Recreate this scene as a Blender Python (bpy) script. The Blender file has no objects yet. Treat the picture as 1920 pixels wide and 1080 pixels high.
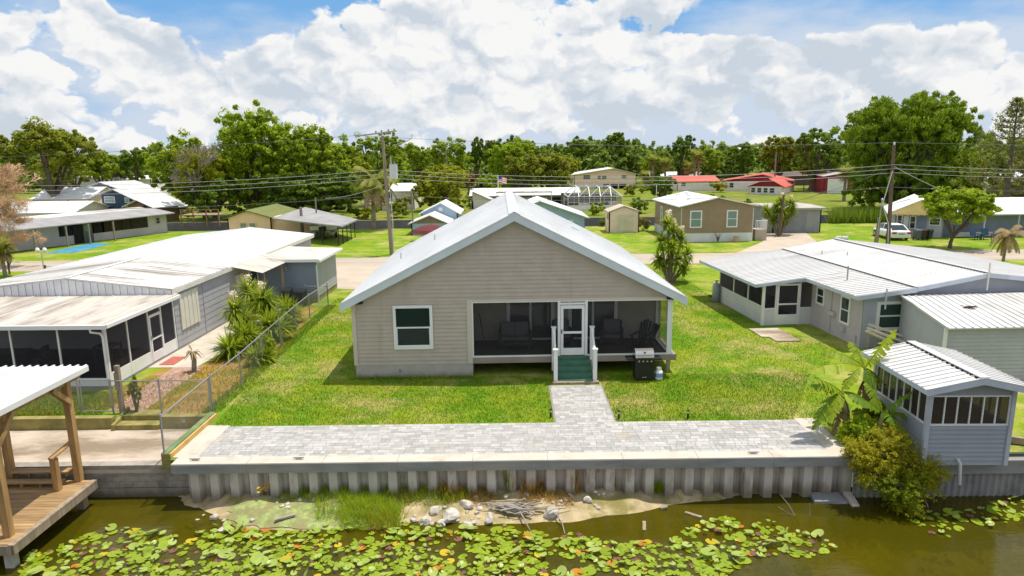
import bpy, math, random
import numpy as np
from mathutils import Vector, Matrix
R = math.radians
scene = bpy.context.scene
COL = scene.collection
random.seed(7)
RNG = np.random.default_rng(11)

# ------------------------------------------------------------------ camera
FPX, HCAM = 1280.0, 8.8
TH = math.atan((540 - 288) / FPX); RO = R(0.7)
ct, st, cr, sr = math.cos(TH), math.sin(TH), math.cos(RO), math.sin(RO)
cam_d = bpy.data.cameras.new('camera'); cam = bpy.data.objects.new('camera', cam_d); COL.objects.link(cam)
cam_d.sensor_width = 36; cam_d.lens = 24; cam_d.clip_end = 5000; cam_d.clip_start = 0.1
Uv = Vector((0, st, ct)); Fv = Vector((0, ct, -st)); Rv = Vector((1, 0, 0))
xa = Rv * cr - Uv * sr; ya = Rv * sr + Uv * cr
cam.matrix_world = Matrix(((xa.x, ya.x, -Fv.x, 0), (xa.y, ya.y, -Fv.y, 0), (xa.z, ya.z, -Fv.z, HCAM), (0, 0, 0, 1)))
scene.camera = cam

def ray(px, py):
    u, v = px - 960, py - 540
    a, b = (u * cr - v * sr) / FPX, (u * sr + v * cr) / FPX
    return a, ct - b * st, -st - b * ct
def g(px, py, z=0.0):                      # survey: photo point -> place on the level z
    a, b, c = ray(px, py); t = (z - HCAM) / c
    return a * t, b * t
def zat(px, py, Y):                        # survey: photo point -> (x, z) at depth Y
    a, b, c = ray(px, py); t = Y / b
    return a * t, HCAM + c * t

# ------------------------------------------------------------------ light
SUNV = Vector((0.25, 0.15, 1.0)).normalized()
sun_el = math.asin(SUNV.z); sun_az = math.atan2(SUNV.x, SUNV.y)
sd = bpy.data.lights.new('sun', 'SUN'); sd.energy = 4.7; sd.angle = R(0.5); sd.color = (1.0, 0.94, 0.83)
so = bpy.data.objects.new('sun', sd); COL.objects.link(so)
so.rotation_euler = (-SUNV).to_track_quat('-Z', 'Y').to_euler()

class NX:                                    # tiny expression builder for math nodes
    def __init__(s, nt, sock): s.nt = nt; s.k = sock
    def _op(s, op, *o):
        n = s.nt.nodes.new('ShaderNodeMath'); n.operation = op
        for i, q in enumerate((s,) + o):
            if isinstance(q, NX): s.nt.links.new(q.k, n.inputs[i])
            else: n.inputs[i].default_value = q
        return NX(s.nt, n.outputs[0])
    def __add__(s, o): return s._op('ADD', o)
    def __sub__(s, o): return s._op('SUBTRACT', o)
    def __mul__(s, o): return s._op('MULTIPLY', o)
    def __truediv__(s, o): return s._op('DIVIDE', o)
    def f(s, op, *o): return s._op(op, *o)
    def clamp(s):
        r = s._op('ADD', 0.0); r.k.node.use_clamp = True; return r
    def step(s, a, b):
        n = s.nt.nodes.new('ShaderNodeMapRange'); n.interpolation_type = 'SMOOTHSTEP'
        s.nt.links.new(s.k, n.inputs[0]); n.inputs[1].default_value = a; n.inputs[2].default_value = b
        return NX(s.nt, n.outputs[0])

def build_world():
    w = bpy.data.worlds.new('World'); scene.world = w; w.use_nodes = True
    w.cycles.sampling_method = 'MANUAL'; w.cycles.sample_map_resolution = 256
    nt = w.node_tree; N = nt.nodes; L = nt.links; N.clear()
    out = N.new('ShaderNodeOutputWorld'); bg = N.new('ShaderNodeBackground')
    sky = N.new('ShaderNodeTexSky'); sky.sky_type = 'NISHITA'; sky.sun_disc = False
    sky.sun_elevation = sun_el; sky.sun_rotation = sun_az
    sky.air_density = 1.0; sky.dust_density = 0.4; sky.ozone_density = 2.5
    tc = N.new('ShaderNodeTexCoord'); sx = N.new('ShaderNodeSeparateXYZ'); L.new(tc.outputs['Generated'], sx.inputs[0])
    X, Y, Z = (NX(nt, sx.outputs[i]) for i in range(3))
    u = X.f('ARCTAN2', Y); v = Z.f('ARCSINE')
    def comb(a, b):
        c = N.new('ShaderNodeCombineXYZ'); L.new(a.k, c.inputs[0]); L.new(b.k, c.inputs[1]); c.inputs[2].default_value = 3.3; return c.outputs[0]
    def noise(vec, sc, det, rough=0.55, dist=0.0):
        n = N.new('ShaderNodeTexNoise'); n.noise_dimensions = '2D'; n.inputs['Scale'].default_value = sc; n.inputs['Detail'].default_value = det
        n.inputs['Roughness'].default_value = rough; n.inputs['Distortion'].default_value = dist
        L.new(vec, n.inputs['Vector']); return NX(nt, n.outputs[0])
    def voro(vec, sc, det):
        n = N.new('ShaderNodeTexVoronoi'); n.voronoi_dimensions = '2D'; n.feature = 'F1'; n.inputs['Scale'].default_value = sc
        n.inputs['Detail'].default_value = det; n.inputs['Roughness'].default_value = 0.5
        L.new(vec, n.inputs['Vector']); return NX(nt, n.outputs['Distance'])
    vs = v * 1.35
    # wobble
    wob = noise(comb(u, vs), 16.0, 5.0, 0.6) - 0.5
    wob2 = noise(comb(u + 7.0, vs), 16.0, 5.0, 0.6) - 0.5
    u2 = u + wob * 0.055; v2 = vs + wob2 * 0.045
    def field(uu, vv, det=9.0, rg=0.55, vd=3.0):
        p = comb(uu, vv)
        return noise(p, 4.2, det, rg) * 0.70 + (voro(p, 13.0, vd) * -0.46 + 0.29)
    n0 = field(u2, v2)
    n1 = field(u2 + 0.006, v2 + 0.015)
    m0 = noise(comb(u2, v2), 5.5, 3.0, 0.5); m1 = noise(comb(u2 + 0.02, v2 + 0.055), 5.5, 3.0, 0.5)
    def gau(u0, v0, su, sv):
        a = (u - u0) / su; b = (v - v0) / sv
        return (a * a + b * b).f('MULTIPLY', -1.0).f('EXPONENT')
    cov = (gau(-0.47, 0.240, 0.20, 0.062) * -1.0 + gau(-0.36, 0.190, 0.10, 0.045) * -0.50
           + gau(-0.530, 0.190, 0.026, 0.045) * 1.05 + gau(-0.72, 0.16, 0.11, 0.030) * 0.45 + gau(-0.505, 0.155, 0.06, 0.02) * 0.4
           + gau(0.36, 0.168, 0.13, 0.024) * -0.46 + gau(0.66, 0.182, 0.22, 0.034) * -0.80 + gau(0.38, 0.200, 0.10, 0.014) * -0.26
           + gau(0.54, 0.215, 0.09, 0.014) * 0.75 + gau(-0.05, 0.17, 0.26, 0.09) * 0.24 + gau(0.35, 0.11, 0.35, 0.03) * 0.18 + gau(-0.45, 0.10, 0.25, 0.05) * 0.14 + gau(0.0, 0.10, 2.0, 0.05) * 0.05
           + gau(0.10, 0.015, 0.40, 0.022) * -0.16)
    d = n0 + cov
    alpha = d.step(0.17, 0.28)
    soft = (noise(comb(u, v * 3.0), 4.0, 6.0) + v.f('MULTIPLY', -2.8) + 0.33).step(0.22, 0.62)      # thin high veil near the horizon
    big2 = noise(comb(u + 9.0, v * 2.6), 3.2, 5.0, 0.55)
    edge = d.step(0.46, 0.24)
    shade = ((n0 - n1) * 3.2 + (m0 - m1) * 2.6 + 0.40 + (big2 - 0.5) * 2.0 + (v - 0.10) * 2.6 + edge * 0.34).clamp()
    def mix(fac, a, b):
        m = N.new('ShaderNodeMix'); m.data_type = 'RGBA'
        if isinstance(fac, NX): L.new(fac.k, m.inputs['Factor'])
        else: m.inputs['Factor'].default_value = fac
        for q, nm in ((a, 6), (b, 7)):
            if isinstance(q, tuple): m.inputs[nm].default_value = q
            else: L.new(q, m.inputs[nm])
        return m.outputs[2]
    blue = mix(0.85, sky.outputs[0], (1.9, 4.5, 8.2, 1))
    veil = mix(soft * 0.92, blue, (6.2, 7.0, 8.1, 1))
    cl = mix(shade, (5.8, 6.5, 7.3, 1), (9.2, 9.15, 9.1, 1))
    tot = mix(alpha, veil, cl)
    low = mix(v.step(-0.02, -0.10), tot, (1.2, 1.5, 1.0, 1))
    L.new(low, bg.inputs['Color']); bg.inputs['Strength'].default_value = 0.1
    L.new(bg.outputs[0], out.inputs[0])
build_world()
scene.view_settings.view_transform = 'Standard'; scene.view_settings.look = 'None'
scene.view_settings.exposure = 0.03; scene.view_settings.gamma = 1.0
try:
    scene.cycles.max_bounces = 6; scene.cycles.transparent_max_bounces = 16; scene.cycles.caustics_reflective = False; scene.cycles.caustics_refractive = False; scene.cycles.use_denoising = True
except Exception: pass

# ------------------------------------------------------------------ materials
def newmat(name):
    m = bpy.data.materials.new(name); m.use_nodes = True
    nt = m.node_tree; b = nt.nodes['Principled BSDF']; return m, nt, b
def c4(c): return (c[0], c[1], c[2], 1)
def mixnode(nt, fac, a, b):
    m = nt.nodes.new('ShaderNodeMix'); m.data_type = 'RGBA'
    if hasattr(fac, 'node'): nt.links.new(fac, m.inputs['Factor'])
    else: m.inputs['Factor'].default_value = fac
    for q, i in ((a, 6), (b, 7)):
        if isinstance(q, (tuple, list)): m.inputs[i].default_value = c4(q)
        else: nt.links.new(q, m.inputs[i])
    return m.outputs[2]
def tnoise(nt, scale, detail=4, vec=(1, 1, 1), rough=0.55):
    tc = nt.nodes.new('ShaderNodeTexCoord'); mp = nt.nodes.new('ShaderNodeMapping'); mp.inputs['Scale'].default_value = vec
    n = nt.nodes.new('ShaderNodeTexNoise'); n.inputs['Scale'].default_value = scale; n.inputs['Detail'].default_value = detail
    n.inputs['Roughness'].default_value = rough
    nt.links.new(tc.outputs['Object'], mp.inputs[0]); nt.links.new(mp.outputs[0], n.inputs['Vector']); return n.outputs[0]
def ramp(nt, fac, lo, hi):
    n = nt.nodes.new('ShaderNodeMapRange'); n.interpolation_type = 'SMOOTHSTEP'
    nt.links.new(fac, n.inputs[0]); n.inputs[1].default_value = lo; n.inputs[2].default_value = hi; return n.outputs[0]
def M(name, col, rough=0.75, var=0.10, scale=1.2, vec=(1, 1, 1), col2=None, c2=(0.52, 0.68), s2=0.6, v2=(1, 1, 1), bump=0.0, bs=30, metal=0.0, spec=0.35, island=0.0, zst=None):
    m, nt, b = newmat(name)
    a = tuple(x * (1 - var) for x in col); c = tuple(min(1, x * (1 + var)) for x in col)
    o = mixnode(nt, ramp(nt, tnoise(nt, scale, 6, vec), 0.3, 0.7), a, c)
    if island:
        gi = nt.nodes.new('ShaderNodeNewGeometry')
        o2 = nt.nodes.new('ShaderNodeHueSaturation'); mr = nt.nodes.new('ShaderNodeMapRange')
        nt.links.new(gi.outputs['Random Per Island'], mr.inputs[0]); mr.inputs[3].default_value = 1 - island; mr.inputs[4].default_value = 1 + island
        nt.links.new(mr.outputs[0], o2.inputs['Value']); nt.links.new(o, o2.inputs['Color']); o = o2.outputs[0]
    if col2: o = mixnode(nt, ramp(nt, tnoise(nt, s2, 7, v2, 0.65), *c2), o, col2)
    if zst:                                   # algae and silt below the old water line (real dirt, by height)
        tc = nt.nodes.new('ShaderNodeTexCoord'); sp = nt.nodes.new('ShaderNodeSeparateXYZ'); nt.links.new(tc.outputs['Object'], sp.inputs[0])
        z = NX(nt, sp.outputs[2]) + NX(nt, tnoise(nt, 3.0, 5, (1, 1, .4))) * 0.30 - 0.15
        o = mixnode(nt, (z.step(zst[0], zst[1]) * 0.85).k, o, zst[2])
    nt.links.new(o, b.inputs['Base Color']); b.inputs['Roughness'].default_value = rough; b.inputs['Metallic'].default_value = metal
    b.inputs['Specular IOR Level'].default_value = spec
    if bump:
        bp = nt.nodes.new('ShaderNodeBump'); bp.inputs['Strength'].default_value = bump; bp.inputs['Distance'].default_value = 0.02
        nt.links.new(tnoise(nt, bs, 5), bp.inputs['Height']); nt.links.new(bp.outputs[0], b.inputs['Normal'])
    return m
def leafmat(name, c1, c2, trans=0.35, rough=0.55, c3=None, perobj=False):
    m, nt, b = newmat(name); N = nt.nodes; L = nt.links
    gi = N.new('ShaderNodeObjectInfo') if perobj else N.new('ShaderNodeNewGeometry'); o = mixnode(nt, gi.outputs['Random' if perobj else 'Random Per Island'], c1, c2)
    if c3: o = mixnode(nt, ramp(nt, tnoise(nt, 0.35, 3), 0.48, 0.66), o, c3)
    L.new(o, b.inputs['Base Color']); b.inputs['Roughness'].default_value = rough; b.inputs['Specular IOR Level'].default_value = 0.25
    t = N.new('ShaderNodeBsdfTranslucent'); hs = N.new('ShaderNodeHueSaturation'); hs.inputs['Value'].default_value = 1.5; hs.inputs['Hue'].default_value = 0.485
    L.new(o, hs.inputs['Color']); L.new(hs.outputs[0], t.inputs['Color'])
    mx = N.new('ShaderNodeMixShader'); mx.inputs[0].default_value = trans
    L.new(b.outputs[0], mx.inputs[1]); L.new(t.outputs[0], mx.inputs[2]); L.new(mx.outputs[0], N['Material Output'].inputs[0]); return m
def screenmat(name, col, op):
    m, nt, b = newmat(name); N = nt.nodes; L = nt.links
    b.inputs['Base Color'].default_value = c4(col); b.inputs['Roughness'].default_value = 0.8
    t = N.new('ShaderNodeBsdfTransparent'); mx = N.new('ShaderNodeMixShader'); mx.inputs[0].default_value = op
    L.new(t.outputs[0], mx.inputs[1]); L.new(b.outputs[0], mx.inputs[2]); L.new(mx.outputs[0], N['Material Output'].inputs[0]); return m
def glassmat(name, tint=(0.03, 0.05, 0.05), through=0.0):
    m, nt, b = newmat(name); N = nt.nodes; L = nt.links
    b.inputs['Base Color'].default_value = c4(tint); b.inputs['Roughness'].default_value = 0.06; b.inputs['Specular IOR Level'].default_value = 0.5
    if through:
        t = N.new('ShaderNodeBsdfTransparent'); t.inputs[0].default_value = (0.75, 0.85, 0.82, 1)
        mx = N.new('ShaderNodeMixShader'); mx.inputs[0].default_value = through
        L.new(b.outputs[0], mx.inputs[1]); L.new(t.outputs[0], mx.inputs[2]); L.new(mx.outputs[0], N['Material Output'].inputs[0])
    return m
def lawnmat(name, g1, g2, dry, dirt=None, dlo=0.55, dhi=0.72):
    m, nt, b = newmat(name); N = nt.nodes; L = nt.links
    o = mixnode(nt, ramp(nt, tnoise(nt, 0.45, 6, rough=0.6), 0.40, 0.60), g1, g2)
    o = mixnode(nt, ramp(nt, tnoise(nt, 0.24, 9, (1, 1.0, 1), 0.74), dlo, dhi), o, dry)
    f = tnoise(nt, 14, 4, rough=0.7)
    hs = N.new('ShaderNodeHueSaturation'); mr = N.new('ShaderNodeMapRange'); L.new(f, mr.inputs[0]); mr.inputs[1].default_value = 0.3; mr.inputs[2].default_value = 0.7
    mr.inputs[3].default_value = 0.82; mr.inputs[4].default_value = 1.18; L.new(mr.outputs[0], hs.inputs['Value']); L.new(o, hs.inputs['Color'])
    o = hs.outputs[0]
    h2 = N.new('ShaderNodeHueSaturation'); m2 = N.new('ShaderNodeMapRange'); L.new(tnoise(nt, 2.3, 5, (1, 1, 1), 0.65), m2.inputs[0]); m2.inputs[1].default_value = 0.3; m2.inputs[2].default_value = 0.7; m2.inputs[3].default_value = 0.84; m2.inputs[4].default_value = 1.15; L.new(m2.outputs[0], h2.inputs['Value']); L.new(o, h2.inputs['Color']); o = h2.outputs[0]
    if dirt: o = mixnode(nt, ramp(nt, tnoise(nt, 0.9, 7, rough=0.7), 0.52, 0.66), o, dirt)
    L.new(o, b.inputs['Base Color']); b.inputs['Roughness'].default_value = 0.9; b.inputs['Specular IOR Level'].default_value = 0.1
    bp = N.new('ShaderNodeBump'); bp.inputs['Strength'].default_value = 0.7; bp.inputs['Distance'].default_value = 0.06
    L.new(tnoise(nt, 9, 6, rough=0.75), bp.inputs['Height']); L.new(bp.outputs[0], b.inputs['Normal']); return m

WHITE = M('white_paint', (0.76, 0.755, 0.74), 0.45, 0.04)
TRIM = M('bluish_white_trim', (0.60, 0.66, 0.70), 0.5, 0.05)
ROOFW = M('white_metal_roof', (0.74, 0.74, 0.74), 0.45, 0.04, 0.7, (1, 0.3, 1), (0.64, 0.63, 0.62), (0.50, 0.80), 0.5, (1.6, 0.5, 1))
ROOFD = M('dull_white_roof', (0.60, 0.59, 0.58), 0.5, 0.06, 0.8, (1, 0.4, 1), (0.42, 0.40, 0.37), (0.46, 0.72), 0.7, (1.8, 0.5, 1))
ROOFWD = M('weathered_white_roof', (0.66, 0.64, 0.61), 0.6, 0.08, 0.8, (0.4, 1.5, 1), (0.33, 0.29, 0.25), (0.44, 0.66), 0.55, (0.35, 1.6, 1))
ROOFDIRTY = M('dirty_panel_roof', (0.54, 0.49, 0.43), 0.75, 0.12, 0.9, (1, 0.3, 1), (0.28, 0.23, 0.19), (0.42, 0.68), 0.9, (1.2, 0.25, 1))
ROOFGREY = M('grey_roof', (0.30, 0.29, 0.29), 0.8, 0.12, 0.8, (1, 0.4, 1))
ROOFGREEN = M('green_roof', (0.15, 0.17, 0.05), 0.8, 0.10)
ROOFRED = M('red_roof', (0.55, 0.10, 0.07), 0.6, 0.10)
MAROON = M('maroon_siding', (0.24, 0.02, 0.035), 0.6, 0.08)
TAN = M('taupe_siding', (0.475, 0.405, 0.34), 0.7, 0.05, 2.0, (1, 1, 1), (0.40, 0.345, 0.275), (0.52, 0.80), 0.7, (2.2, 2.2, 0.25))
TANSKIRT = M('taupe_block', (0.43, 0.39, 0.34), 0.85, 0.06, 2.5, bump=0.2, zst=(0.26, -0.02, (0.26, 0.22, 0.14)))
GREYS = M('light_grey_siding', (0.37, 0.37, 0.395), 0.65, 0.05, 1.5)
BLUEGREY = M('blue_grey_siding', (0.25, 0.30, 0.37), 0.65, 0.05)
GREYR = M('grey_vinyl', (0.485, 0.435, 0.445), 0.65, 0.05, 1.5)
GAZ = M('grey_blue_vinyl', (0.31, 0.325, 0.36), 0.65, 0.05, 1.5)
BROWN = M('brown_siding', (0.33, 0.245, 0.15), 0.7, 0.06)
CREAM = M('cream_wall', (0.86, 0.59, 0.40), 0.75, 0.05)
CREAM2 = M('pale_cream_wall', (0.86, 0.64, 0.53), 0.75, 0.05)
OFFW = M('off_white_wall', (0.82, 0.74, 0.74), 0.75, 0.07, 0.8)
PALEGREY = M('pale_grey_wall', (0.53, 0.47, 0.52), 0.75, 0.08, 0.6)
NAVY = M('navy_siding', (0.035, 0.07, 0.13), 0.7, 0.08)
LBLUE = M('light_blue_siding', (0.36, 0.47, 0.62), 0.7, 0.05)
STEELB = M('slate_blue_wall', (0.22, 0.25, 0.36), 0.75, 0.06)
YELLOW = M('yellow_gable', (0.85, 0.62, 0.28), 0.7, 0.05)
GARAGE = M('grey_stucco', (0.33, 0.32, 0.36), 0.8, 0.06)
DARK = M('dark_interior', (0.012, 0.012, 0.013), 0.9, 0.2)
BLACK = M('black_metal', (0.018, 0.018, 0.02), 0.4, 0.1)
WICKER = M('dark_wicker', (0.030, 0.026, 0.026), 0.8, 0.2, 20)
CUSHION = M('grey_cushion', (0.12, 0.115, 0.125), 0.9, 0.08)
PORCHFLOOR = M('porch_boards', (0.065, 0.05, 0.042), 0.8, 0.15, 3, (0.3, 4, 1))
CONC = M('pale_concrete', (0.53, 0.475, 0.40), 0.85, 0.07, 1.4, (1, 1, 1), (0.41, 0.345, 0.265), (0.50, 0.74), 1.1, bump=0.15)
CONCF = M('grey_concrete', (0.25, 0.25, 0.25), 0.9, 0.16, 1.5, (0.5, 0.5, 2), (0.33, 0.29, 0.23), (0.5, 0.75), 0.8, (0.4, 0.4, 1.6), bump=0.3)
CONCP = M('stained_concrete', (0.52, 0.435, 0.35), 0.9, 0.10, 1.0, (1, 1, 1), (0.25, 0.19, 0.13), (0.38, 0.62), 0.45, (0.7, 1.9, 1), bump=0.2)
PILE = M('vinyl_sheet_pile', (0.53, 0.48, 0.435), 0.75, 0.08, 2, (1, 1, 0.3), (0.23, 0.19, 0.145), (0.50, 0.76), 1.6, (1.5, 1.5, 0.5), zst=(-0.72, -1.22, (0.17, 0.135, 0.085)))
ALGAE = M('green_timber', (0.16, 0.22, 0.09), 0.9, 0.25, 2.5, (1, 1, 1), (0.05, 0.17, 0.11), (0.5, 0.65), 1.3)
OLIVEC = M('mossy_concrete', (0.27, 0.23, 0.075), 0.9, 0.25, 2.0, (1, 1, 1), (0.14, 0.15, 0.04), (0.5, 0.7), 1.3, bump=0.3)
YTIMBER = M('yellowed_timber', (0.56, 0.36, 0.12), 0.9, 0.15, 2.0)
WOOD = M('treated_timber', (0.40, 0.24, 0.095), 0.8, 0.25, 2.2, (3, 3, 0.4), bump=0.2)
WOODG = M('weathered_timber', (0.31, 0.24, 0.17), 0.85, 0.25, 2, (4, 4, 0.4))
DECK = M('deck_boards', (0.34, 0.215, 0.10), 0.8, 0.2, 3, (0.4, 3, 1), island=0.22)
POLEW = M('pole_wood', (0.27, 0.22, 0.165), 0.9, 0.2, 3, (3, 3, 0.2))
POLED = M('dark_pole_wood', (0.15, 0.10, 0.075), 0.9, 0.2, 3, (3, 3, 0.2))
GALV = M('galvanised_steel', (0.36, 0.36, 0.37), 0.45, 0.1, metal=0.5)
STEEL = M('polished_steel', (0.62, 0.60, 0.58), 0.22, 0.06, metal=0.9)
PVC = M('grey_pipe', (0.52, 0.52, 0.50), 0.5, 0.06)
GREENP = M('green_step_paint', (0.07, 0.18, 0.115), 0.6, 0.12, 3)
ROADM = M('road_surface', (0.43, 0.36, 0.285), 0.95, 0.07, 0.5, (0.2, 1, 1), (0.33, 0.27, 0.21), (0.48, 0.70), 0.35, (0.25, 2.2, 1), bump=0.1)
DRIVE = M('driveway_concrete', (0.47, 0.39, 0.31), 0.9, 0.09, 0.6, (1, 1, 1), (0.38, 0.30, 0.22), (0.55, 0.75), 0.5, (0.5, 1.8, 1))
BRICKRED = M('red_mat', (0.42, 0.12, 0.09), 0.9, 0.25, 9)
BRICKP = M('brick_walk', (0.40, 0.25, 0.19), 0.9, 0.22, 5)
BARK = M('bark', (0.13, 0.10, 0.075), 0.95, 0.3, 4, (2, 2, 0.4))
BARKP = M('palm_bark', (0.26, 0.21, 0.16), 0.95, 0.25, 3, (1, 1, 3))
TWIG = M('bare_twigs', (0.56, 0.37, 0.22), 0.9, 0.2)
DRIFT = M('driftwood', (0.32, 0.28, 0.245), 0.9, 0.2, 4)
ROCK = M('limestone', (0.52, 0.47, 0.41), 0.95, 0.2, 5, bump=0.6, bs=12)
WIRE = M('cable', (0.11, 0.11, 0.12), 0.6, 0.05)
WIREL = M('bright_cable', (0.34, 0.34, 0.34), 0.5, 0.05)
GLASS = glassmat('window_glass', (0.035, 0.045, 0.05))
GLASSB = glassmat('blind_backed_glass', (0.20, 0.27, 0.27))
GLASST = glassmat('clear_glass', (0.02, 0.04, 0.035), 0.6)
BLIND = M('green_blind', (0.035, 0.13, 0.095), 0.6, 0.08)
SHUT = M('cream_shutter', (0.66, 0.63, 0.53), 0.6, 0.05)
SCREEN = screenmat('insect_screen', (0.030, 0.028, 0.029), 0.38)
SCREEND = screenmat('dark_screen', (0.026, 0.022, 0.030), 0.55)
SCREENB = screenmat('brown_screen', (0.045, 0.030, 0.018), 0.78)
CAGE = screenmat('pool_screen', (0.07, 0.07, 0.07), 0.35)
AWN = M('corrugated_sheet', (0.52, 0.48, 0.42), 0.6, 0.12, 1.2, (0.5, 3, 1), (0.34, 0.29, 0.23), (0.5, 0.7), 1.0, (0.5, 2, 1))
BINM = M('bin_plastic', (0.018, 0.022, 0.026), 0.5, 0.1)
GRASS = lawnmat('lawn', (0.125, 0.240, 0.010), (0.225, 0.292, 0.018), (0.40, 0.35, 0.11), None, 0.465, 0.66)
GRASSF = lawnmat('far_lawn', (0.10, 0.19, 0.011), (0.20, 0.235, 0.022), (0.27, 0.21, 0.06), (0.17, 0.115, 0.035), 0.46, 0.64)
DIRT = lawnmat('dry_yard', (0.20, 0.19, 0.02), (0.33, 0.21, 0.045), (0.42, 0.26, 0.11), (0.42, 0.27, 0.14))
SOIL = M('bank_soil', (0.16, 0.11, 0.06), 0.95, 0.3, 1)

# ------------------------------------------------------------------ mesh helpers
class MB:
    def __init__(s): s.v = []; s.f = []
    def add(s, vs, fs):
        n = len(s.v); s.v += [tuple(p) for p in vs]; s.f += [tuple(i + n for i in f) for f in fs]; return s
    def box(s, x0, x1, y0, y1, z0, z1):
        return s.add([(x0, y0, z0), (x1, y0, z0), (x1, y1, z0), (x0, y1, z0), (x0, y0, z1), (x1, y0, z1), (x1, y1, z1), (x0, y1, z1)],
                     [(0, 3, 2, 1), (4, 5, 6, 7), (0, 1, 5, 4), (1, 2, 6, 5), (2, 3, 7, 6), (3, 0, 4, 7)])
    def hexa(s, b, t): # bottom ring, top ring (4 each, counter-clockwise from above)
        return s.add(list(b) + list(t), [(0, 3, 2, 1), (4, 5, 6, 7), (0, 1, 5, 4), (1, 2, 6, 5), (2, 3, 7, 6), (3, 0, 4, 7)])
    def slab(s, a, b, c, d, t=0.06):
        q = [Vector(p) for p in (a, b, c, d)]
        return s.hexa([p - Vector((0, 0, t)) for p in q], q)
    def bar(s, p, q, w, h=None, up=(0, 0, 1)):
        h = h or w; p, q = Vector(p), Vector(q); d = (q - p).normalized(); u = Vector(up)
        if abs(d.dot(u)) > 0.99: u = Vector((0, 1, 0))
        x = d.cross(u).normalized() * (w / 2); z = x.cross(d).normalized() * (h / 2)
        return s.hexa([p - x - z, p + x - z, q + x - z, q - x - z], [p - x + z, p + x + z, q + x + z, q - x + z])
    def tube(s, pts, rad, n=6, cap=True):
        pts = [Vector(p) for p in pts]; m = len(pts)
        if not hasattr(rad, '__len__'): rad = [rad] * m
        base = len(s.v); prev = None
        for i, p in enumerate(pts):
            d = (pts[min(i + 1, m - 1)] - pts[max(i - 1, 0)]).normalized()
            a = prev if prev is not None and abs(prev.dot(d)) < 0.95 else (Vector((1, 0, 0)) if abs(d.x) < 0.8 else Vector((0, 1, 0)))
            x = (a - d * a.dot(d)).normalized(); y = d.cross(x); prev = x
            for k in range(n):
                t = 2 * math.pi * k / n; s.v.append(tuple(p + (x * math.cos(t) + y * math.sin(t)) * rad[i]))
        for i in range(m - 1):
            for k in range(n):
                a, b = base + i * n + k, base + i * n + (k + 1) % n; s.f.append((a, b, b + n, a + n))
        if cap:
            s.f.append(tuple(base + k for k in reversed(range(n)))); s.f.append(tuple(base + (m - 1) * n + k for k in range(n)))
        return s
    def cyl(s, c, r, z0, z1, n=12, r2=None):
        return s.tube([(c[0], c[1], z0), (c[0], c[1], z1)], [r, r if r2 is None else r2], n)
    def lathe(s, c, prof, n=12):
        return s.tube([(c[0], c[1], z) for r, z in prof], [max(r, 0.001) for r, z in prof], n)
    def build(s, name, mat, parent=None, smooth=False):
        me = bpy.data.meshes.new(name); me.from_pydata(s.v, [], s.f); me.validate()
        me.materials.append(mat)
        if smooth: me.shade_smooth()
        o = bpy.data.objects.new(name, me); COL.objects.link(o)
        if parent: o.parent = parent
        return o
def pieces(mb, name, mat, parent):              # one object per separate piece
    par = list(range(len(mb.v)))
    def find(i):
        while par[i] != i: par[i] = par[par[i]]; i = par[i]
        return i
    for f in mb.f:
        for k in f[1:]: par[find(k)] = find(f[0])
    grp = {}
    for f in mb.f: grp.setdefault(find(f[0]), []).append(f)
    out = []
    for fs in grp.values():
        ids = sorted({i for f in fs for i in f}); ix = {i: k for k, i in enumerate(ids)}; q = MB(); q.add([mb.v[i] for i in ids], [tuple(ix[i] for i in f) for f in fs]); out.append(q.build(name, mat, parent))
    return out
def np_mesh(name, V, Fq, mat, parent=None, k=4):
    V = np.asarray(V, np.float32); Fq = np.asarray(Fq, np.int32)
    me = bpy.data.meshes.new(name); me.vertices.add(len(V)); me.vertices.foreach_set('co', V.ravel())
    me.loops.add(len(Fq) * k); me.loops.foreach_set('vertex_index', Fq.ravel())
    me.polygons.add(len(Fq)); me.polygons.foreach_set('loop_start', np.arange(0, len(Fq) * k, k, dtype=np.int32))
    me.polygons.foreach_set('loop_total', np.full(len(Fq), k, np.int32)); me.update(calc_edges=True); me.validate()
    me.materials.append(mat); o = bpy.data.objects.new(name, me); COL.objects.link(o)
    if parent: o.parent = parent
    return o
class W:                                     # a wall line p0 -> p1 (left to right seen from outside)
    def __init__(s, p0, p1):
        s.p = Vector((p0[0], p0[1], 0)); d = Vector((p1[0] - p0[0], p1[1] - p0[1], 0)); s.L = d.length; s.d = d.normalized()
        s.n = Vector((s.d.y, -s.d.x, 0))
    def P(s, a, z, o=0.0):
        q = s.p + s.d * a + s.n * o; return (q.x, q.y, z)
def wbox(mb, w, s0, s1, z0, z1, o0, o1):
    return mb.hexa([w.P(s0, z0, o1), w.P(s1, z0, o1), w.P(s1, z0, o0), w.P(s0, z0, o0)], [w.P(s0, z1, o1), w.P(s1, z1, o1), w.P(s1, z1, o0), w.P(s0, z1, o0)])
def wprism(mb, w, poly, o0, o1):
    n = len(poly); mb.add([w.P(a, z, o1) for a, z in poly] + [w.P(a, z, o0) for a, z in poly],
        [tuple(range(n)), tuple(reversed(range(n, 2 * n)))] + [(i, i + n, (i + 1) % n + n, (i + 1) % n) for i in range(n)]); return mb
def clipz(poly, z, keep_above):
    out = []
    for i in range(len(poly)):
        a, b = poly[i], poly[(i + 1) % len(poly)]
        ia, ib = (a[1] >= z, b[1] >= z) if keep_above else (a[1] <= z, b[1] <= z)
        if ia: out.append(a)
        if ia != ib:
            t = (z - a[1]) / (b[1] - a[1]); out.append((a[0] + t * (b[0] - a[0]), z))
    return out
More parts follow.
